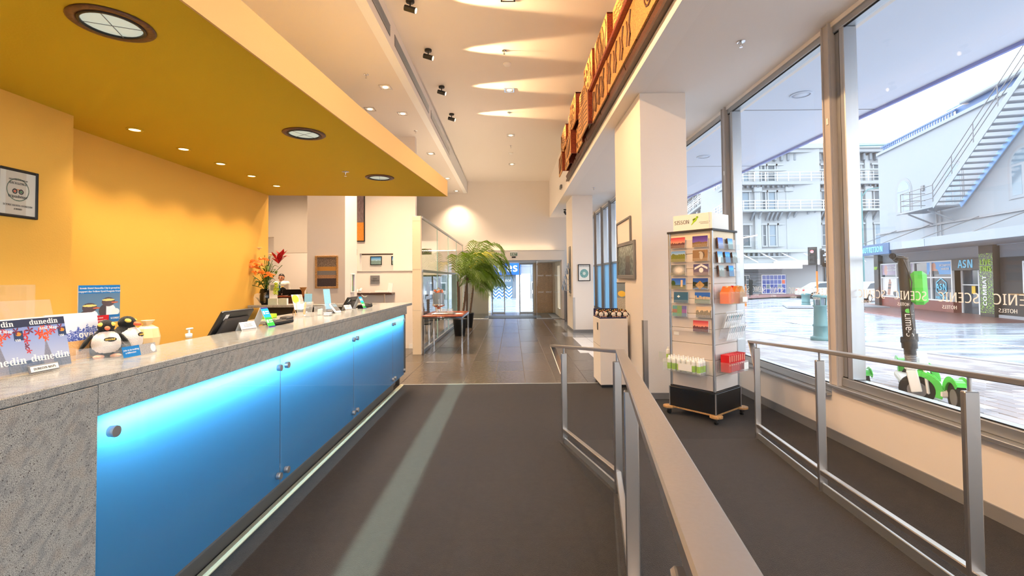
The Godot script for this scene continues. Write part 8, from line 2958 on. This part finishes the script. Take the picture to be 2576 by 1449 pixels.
func facade(t: Node3D, length: float, bays: Array, pil: Array) -> void:
	var g := -0.5
	var b := B.new()
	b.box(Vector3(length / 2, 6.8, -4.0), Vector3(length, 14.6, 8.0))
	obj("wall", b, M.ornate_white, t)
	for q in [[14.1, 0.5, 0.9], [13.7, 0.35, 0.7], [11.9, 0.18, 0.25], [10.55, 0.30, 0.7], [7.85, 0.22, 1.0], [3.95, 0.30, 0.6], [3.4, 0.14, 0.3]]:
		b = B.new()
		b.box(Vector3(length / 2, q[0], q[2] / 2), Vector3(length + q[2], q[1], q[2]), Basis.IDENTITY, 0.03)
		obj("cornice", b, M.ornate_white, t)
	b = B.new()
	for i in int(length / 0.62):
		b.box(Vector3(0.3 + i * 0.62, 13.15, 0.22), Vector3(0.22, 0.7, 0.44), Basis.IDENTITY, 0.05)
	for i in int(length / 0.5):
		b.box(Vector3(0.2 + i * 0.5, 3.62, 0.15), Vector3(0.2, 0.3, 0.3))
		b.box(Vector3(0.2 + i * 0.5, 10.28, 0.2), Vector3(0.16, 0.22, 0.4))
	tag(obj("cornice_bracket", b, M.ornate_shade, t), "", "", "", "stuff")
	b = B.new()
	for x in pil:
		b.box(Vector3(x, 7.3, 0.12), Vector3(0.62, 6.4, 0.30), Basis.IDENTITY, 0.03)
		b.box(Vector3(x, 12.0, 0.10), Vector3(0.5, 2.6, 0.24), Basis.IDENTITY, 0.03)
		b.box(Vector3(x, 10.0, 0.2), Vector3(0.8, 0.5, 0.4), Basis.IDENTITY, 0.05)
	obj("pilaster", b, M.ornate_white, t)
	for y in [7.95, 10.7]:
		b = B.new()
		for q in [0.28, 0.56, 0.86]:
			b.bar(Vector3(0, y + q, 0.92), Vector3(length, y + q, 0.92), 0.04, 0.04)
		for i in int(length / 1.1):
			b.box(Vector3(0.5 + i * 1.1, y + 0.42, 0.92), Vector3(0.05, 0.86, 0.05))
		obj("balcony_rail", b, M.white, t)
	var n := 0
	for bay in bays:
		for lv in [[4.5, 2.0], [8.0, 1.75], [10.85, 1.5]]:
			facade_bay(t, bay[0], bay[1], lv[0], lv[1], [M.pane_dark, M.pane_pale, M.pane_pale, M.pane_dark, M.pane_dark][n % 5])
			n += 1
	b = B.new()
	for bay in bays:
		for s in [-1.0, 1.0]:
			b.bar(Vector3(bay[0] + s * 0.6, 7.75, 0.7), Vector3(bay[0] + s * 0.6, 7.0, 0.05), 0.16, 0.22)
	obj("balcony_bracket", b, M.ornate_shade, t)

func ornate() -> void:
	var t := thing("ornate_building", "ornate white four-storey corner building across the crossing", "building", V(21.9, 0, 46.0))
	facade(t, 17.0, [[1.02, 0.86], [2.9, 0.28], [3.71, 0.62], [4.5, 0.28], [6.3, 0.86], [8.1, 0.28], [8.9, 0.62], [9.7, 0.28], [12.1, 0.8], [14.2, 0.8]], [0.0, 2.23, 5.31, 7.41, 10.5, 13.1, 15.6])
	# ground floor: awning, grey shop with blue-paned window, white door
	var b := B.new()
	b.box(Vector3(1.6, 2.42, 1.6), Vector3(6.2, 0.5, 3.0), Basis.IDENTITY, 0.03)
	b.box(Vector3(7.0, 2.75, 1.0), Vector3(6.5, 0.4, 2.0), Basis.IDENTITY, 0.03)
	obj("awning", b, M.white, t)
	b = B.new()
	for i in 7:
		b.tube(Vector3(-1 + i * 2.0, 2.8, 2.4), Vector3(-1.6 + i * 2.0, 3.8, 0.2), 0.04, 0.04, 6)
	obj("stay_rod", b, M.white, t)
	b = B.new()
	for i in 9:
		b.box(Vector3(2.5, -0.2 + i * 0.28, 0.06), Vector3(4.4, 0.25, 0.10), Basis.IDENTITY, 0.02)
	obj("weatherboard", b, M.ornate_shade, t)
	b = B.new()
	b.box(Vector3(3.85, 0.72, 0.14), Vector3(2.75, 1.85, 0.06))
	var wf := obj("shop_window", b, M.white, t)
	for i in 7:
		for j in 4:
			b = B.new()
			b.box(Vector3(2.72 + i * 0.376, 0.05 + j * 0.445, 0.175), Vector3(0.33, 0.40, 0.01))
			obj("pane", b, M.pane_blue if (i * 3 + j) % 9 != 4 else M.pane_pale, wf)
	b = B.new()
	b.box(Vector3(4.6, 0.95, 0.185), Vector3(0.28, 0.36, 0.01))
	obj("red_notice", b, M.plush_beak, wf)
	b = B.new()
	b.box(Vector3(0.6, 0.72, 0.14), Vector3(1.4, 1.85, 0.06))
	wf = obj("shop_window", b, M.white, t)
	for i in 4:
		for j in 4:
			b = B.new()
			b.box(Vector3(0.1 + i * 0.34, 0.05 + j * 0.445, 0.175), Vector3(0.29, 0.40, 0.01))
			obj("pane", b, M.pane_dark, wf)
	b = B.new()
	b.box(Vector3(7.1, 0.75, 0.10), Vector3(1.5, 2.4, 0.08), Basis.IDENTITY, 0.02)
	obj("door", b, M.white, t)
	b = B.new()
	b.box(Vector3(9.6, 1.6, 0.1), Vector3(1.8, 2.6, 0.06))
	obj("door", b, M.pane_dark, t)
	t = thing("ornate_building", "side wing of the ornate white building receding to the left", "building", V(21.9, 0, 46.0), 1.371)
	t.transform = Transform3D(Basis(Vector3(-0.196, 0, 0.981), Vector3.UP, Vector3(-0.981, 0, -0.196)), V(29.9, 0, 86.0))
	facade(t, 40.0, [[38.5, 1.0], [36.2, 0.5], [34.9, 0.9], [33.0, 0.5], [30.3, 1.0], [28.0, 0.9], [25.4, 1.0], [22.0, 1.0], [18.6, 1.0], [15.0, 1.0], [11.0, 1.0], [7.0, 1.0]], [0.0, 5.0, 9.0, 13.0, 17.0, 20.3, 23.8, 26.8, 31.6, 37.2, 40.0])
	b = B.new()
	b.box(Vector3(20, 2.5, 1.2), Vector3(38, 0.4, 2.4))
	obj("awning", b, M.white, t)

func far_street() -> void:
	# what shows through the glazed way out
	var t := thing("insurance_shop", "white shop with a blue sign seen through the street doors", "building", V(0, 0, 36.0))
	var b := B.new()
	b.box(Vector3(1.0, 4.0, -2.0), Vector3(14, 9.0, 4.0))
	obj("wall", b, M.facade_white, t)
	b = B.new()
	b.box(Vector3(-1.1, 2.35, 0.2), Vector3(3.6, 1.15, 0.3), Basis.IDENTITY, 0.02)
	var sg := obj("sign_board", b, M.bright_blue, t)
	text("lettering", "ices", 0.62, Vector3(-0.35, 2.30, 0.36), Vector3.RIGHT, Vector3.UP, M.white, sg, "Droid Sans", 0.02, true)
	b = B.new()
	b.card(Vector3(-0.75, -0.1, 0.06), Vector3.RIGHT, Vector3.UP, 1.5, 2.0, cell("chevrons"))
	obj("window_print", b, M.print, t)
	b = B.new()
	b.box(Vector3(-0.75, 1.28, 0.05), Vector3(1.6, 0.75, 0.08))
	var w := obj("window", b, M.pane_pale, t)
	text("lettering", "insurance", 0.20, Vector3(-0.7, 1.35, 0.10), Vector3.RIGHT, Vector3.UP, M.white, w)
	b = B.new()
	b.box(Vector3(0.85, 0.2, 0.15), Vector3(1.1, 3.3, 0.3))
	obj("pier", b, M.white, t)
	for i in 3:
		b = B.new()
		b.box(Vector3(1.85 + i * 0.95, 0.25, 0.06), Vector3(0.75, 2.0, 0.06))
		w = obj("window", b, M.white, t)
		for j in 2:
			b = B.new()
			b.box(Vector3(1.85 + i * 0.95, -0.10 + j * 0.98, 0.095), Vector3(0.62, 0.85 - 0.3 * j, 0.01))
			obj("pane", b, M.pane_dark, w)
	b = B.new()
	b.bx(-3.0, -2.35, -0.3, 4.5, 23.0, 27.0)
	b.bx(-2.35, -1.6, -0.3, 4.5, 26.9, 27.0)
	tag(obj("glazed_porch", b, M.teal), "teal glazed wall outside the street doors", "wall")
	b = B.new()
	b.bx(-1.25, -0.98, 0.0, 4.0, 21.4, 21.6)
	tag(obj("street_post", b, M.cream), "pale post just outside the street doors", "post")
	b = B.new()
	b.bx(-2.3, -0.95, 0.72, 0.76, 21.8, 22.6)
	var tb := tag(obj("street_table", b, M.pane_pale), "pale table just outside the street doors", "table")
	b = B.new()
	b.bar(V(-1.5, 0.0, 22.2), V(-1.7, 0.72, 22.2), 0.04, 0.04)
	b.bar(V(-1.9, 0.0, 22.2), V(-1.7, 0.72, 22.2), 0.04, 0.04)
	obj("leg", b, M.white, tb)
	# plain white block behind the restaurant window
	b = B.new()
	b.box(V(-7.5, 3.0, 27.0), Vector3(9.0, 7.0, 1.0))
	tag(obj("white_block", b, M.facade_white), "white building outside the restaurant window", "building")

func _ready() -> void:
	rng.seed = 1
	camera_and_sky()
	materials()
	paint_sheet()
	shell()
	lamps()
	desk()
	railings()
	pillar_things()
	postcard_stand()
	carving()
	partition()
	side_table()
	palm(V(-1.36, 0, 12.15), "taller potted palm behind the side table", 4, 1.15, 1.15, 1)
	palm(V(-1.34, 0, 14.2), "farther potted palm, with a yellow frond, by the glazed way out", 8, 1.25, 1.35, 5)
	telephone_corner()
	office()
	street()
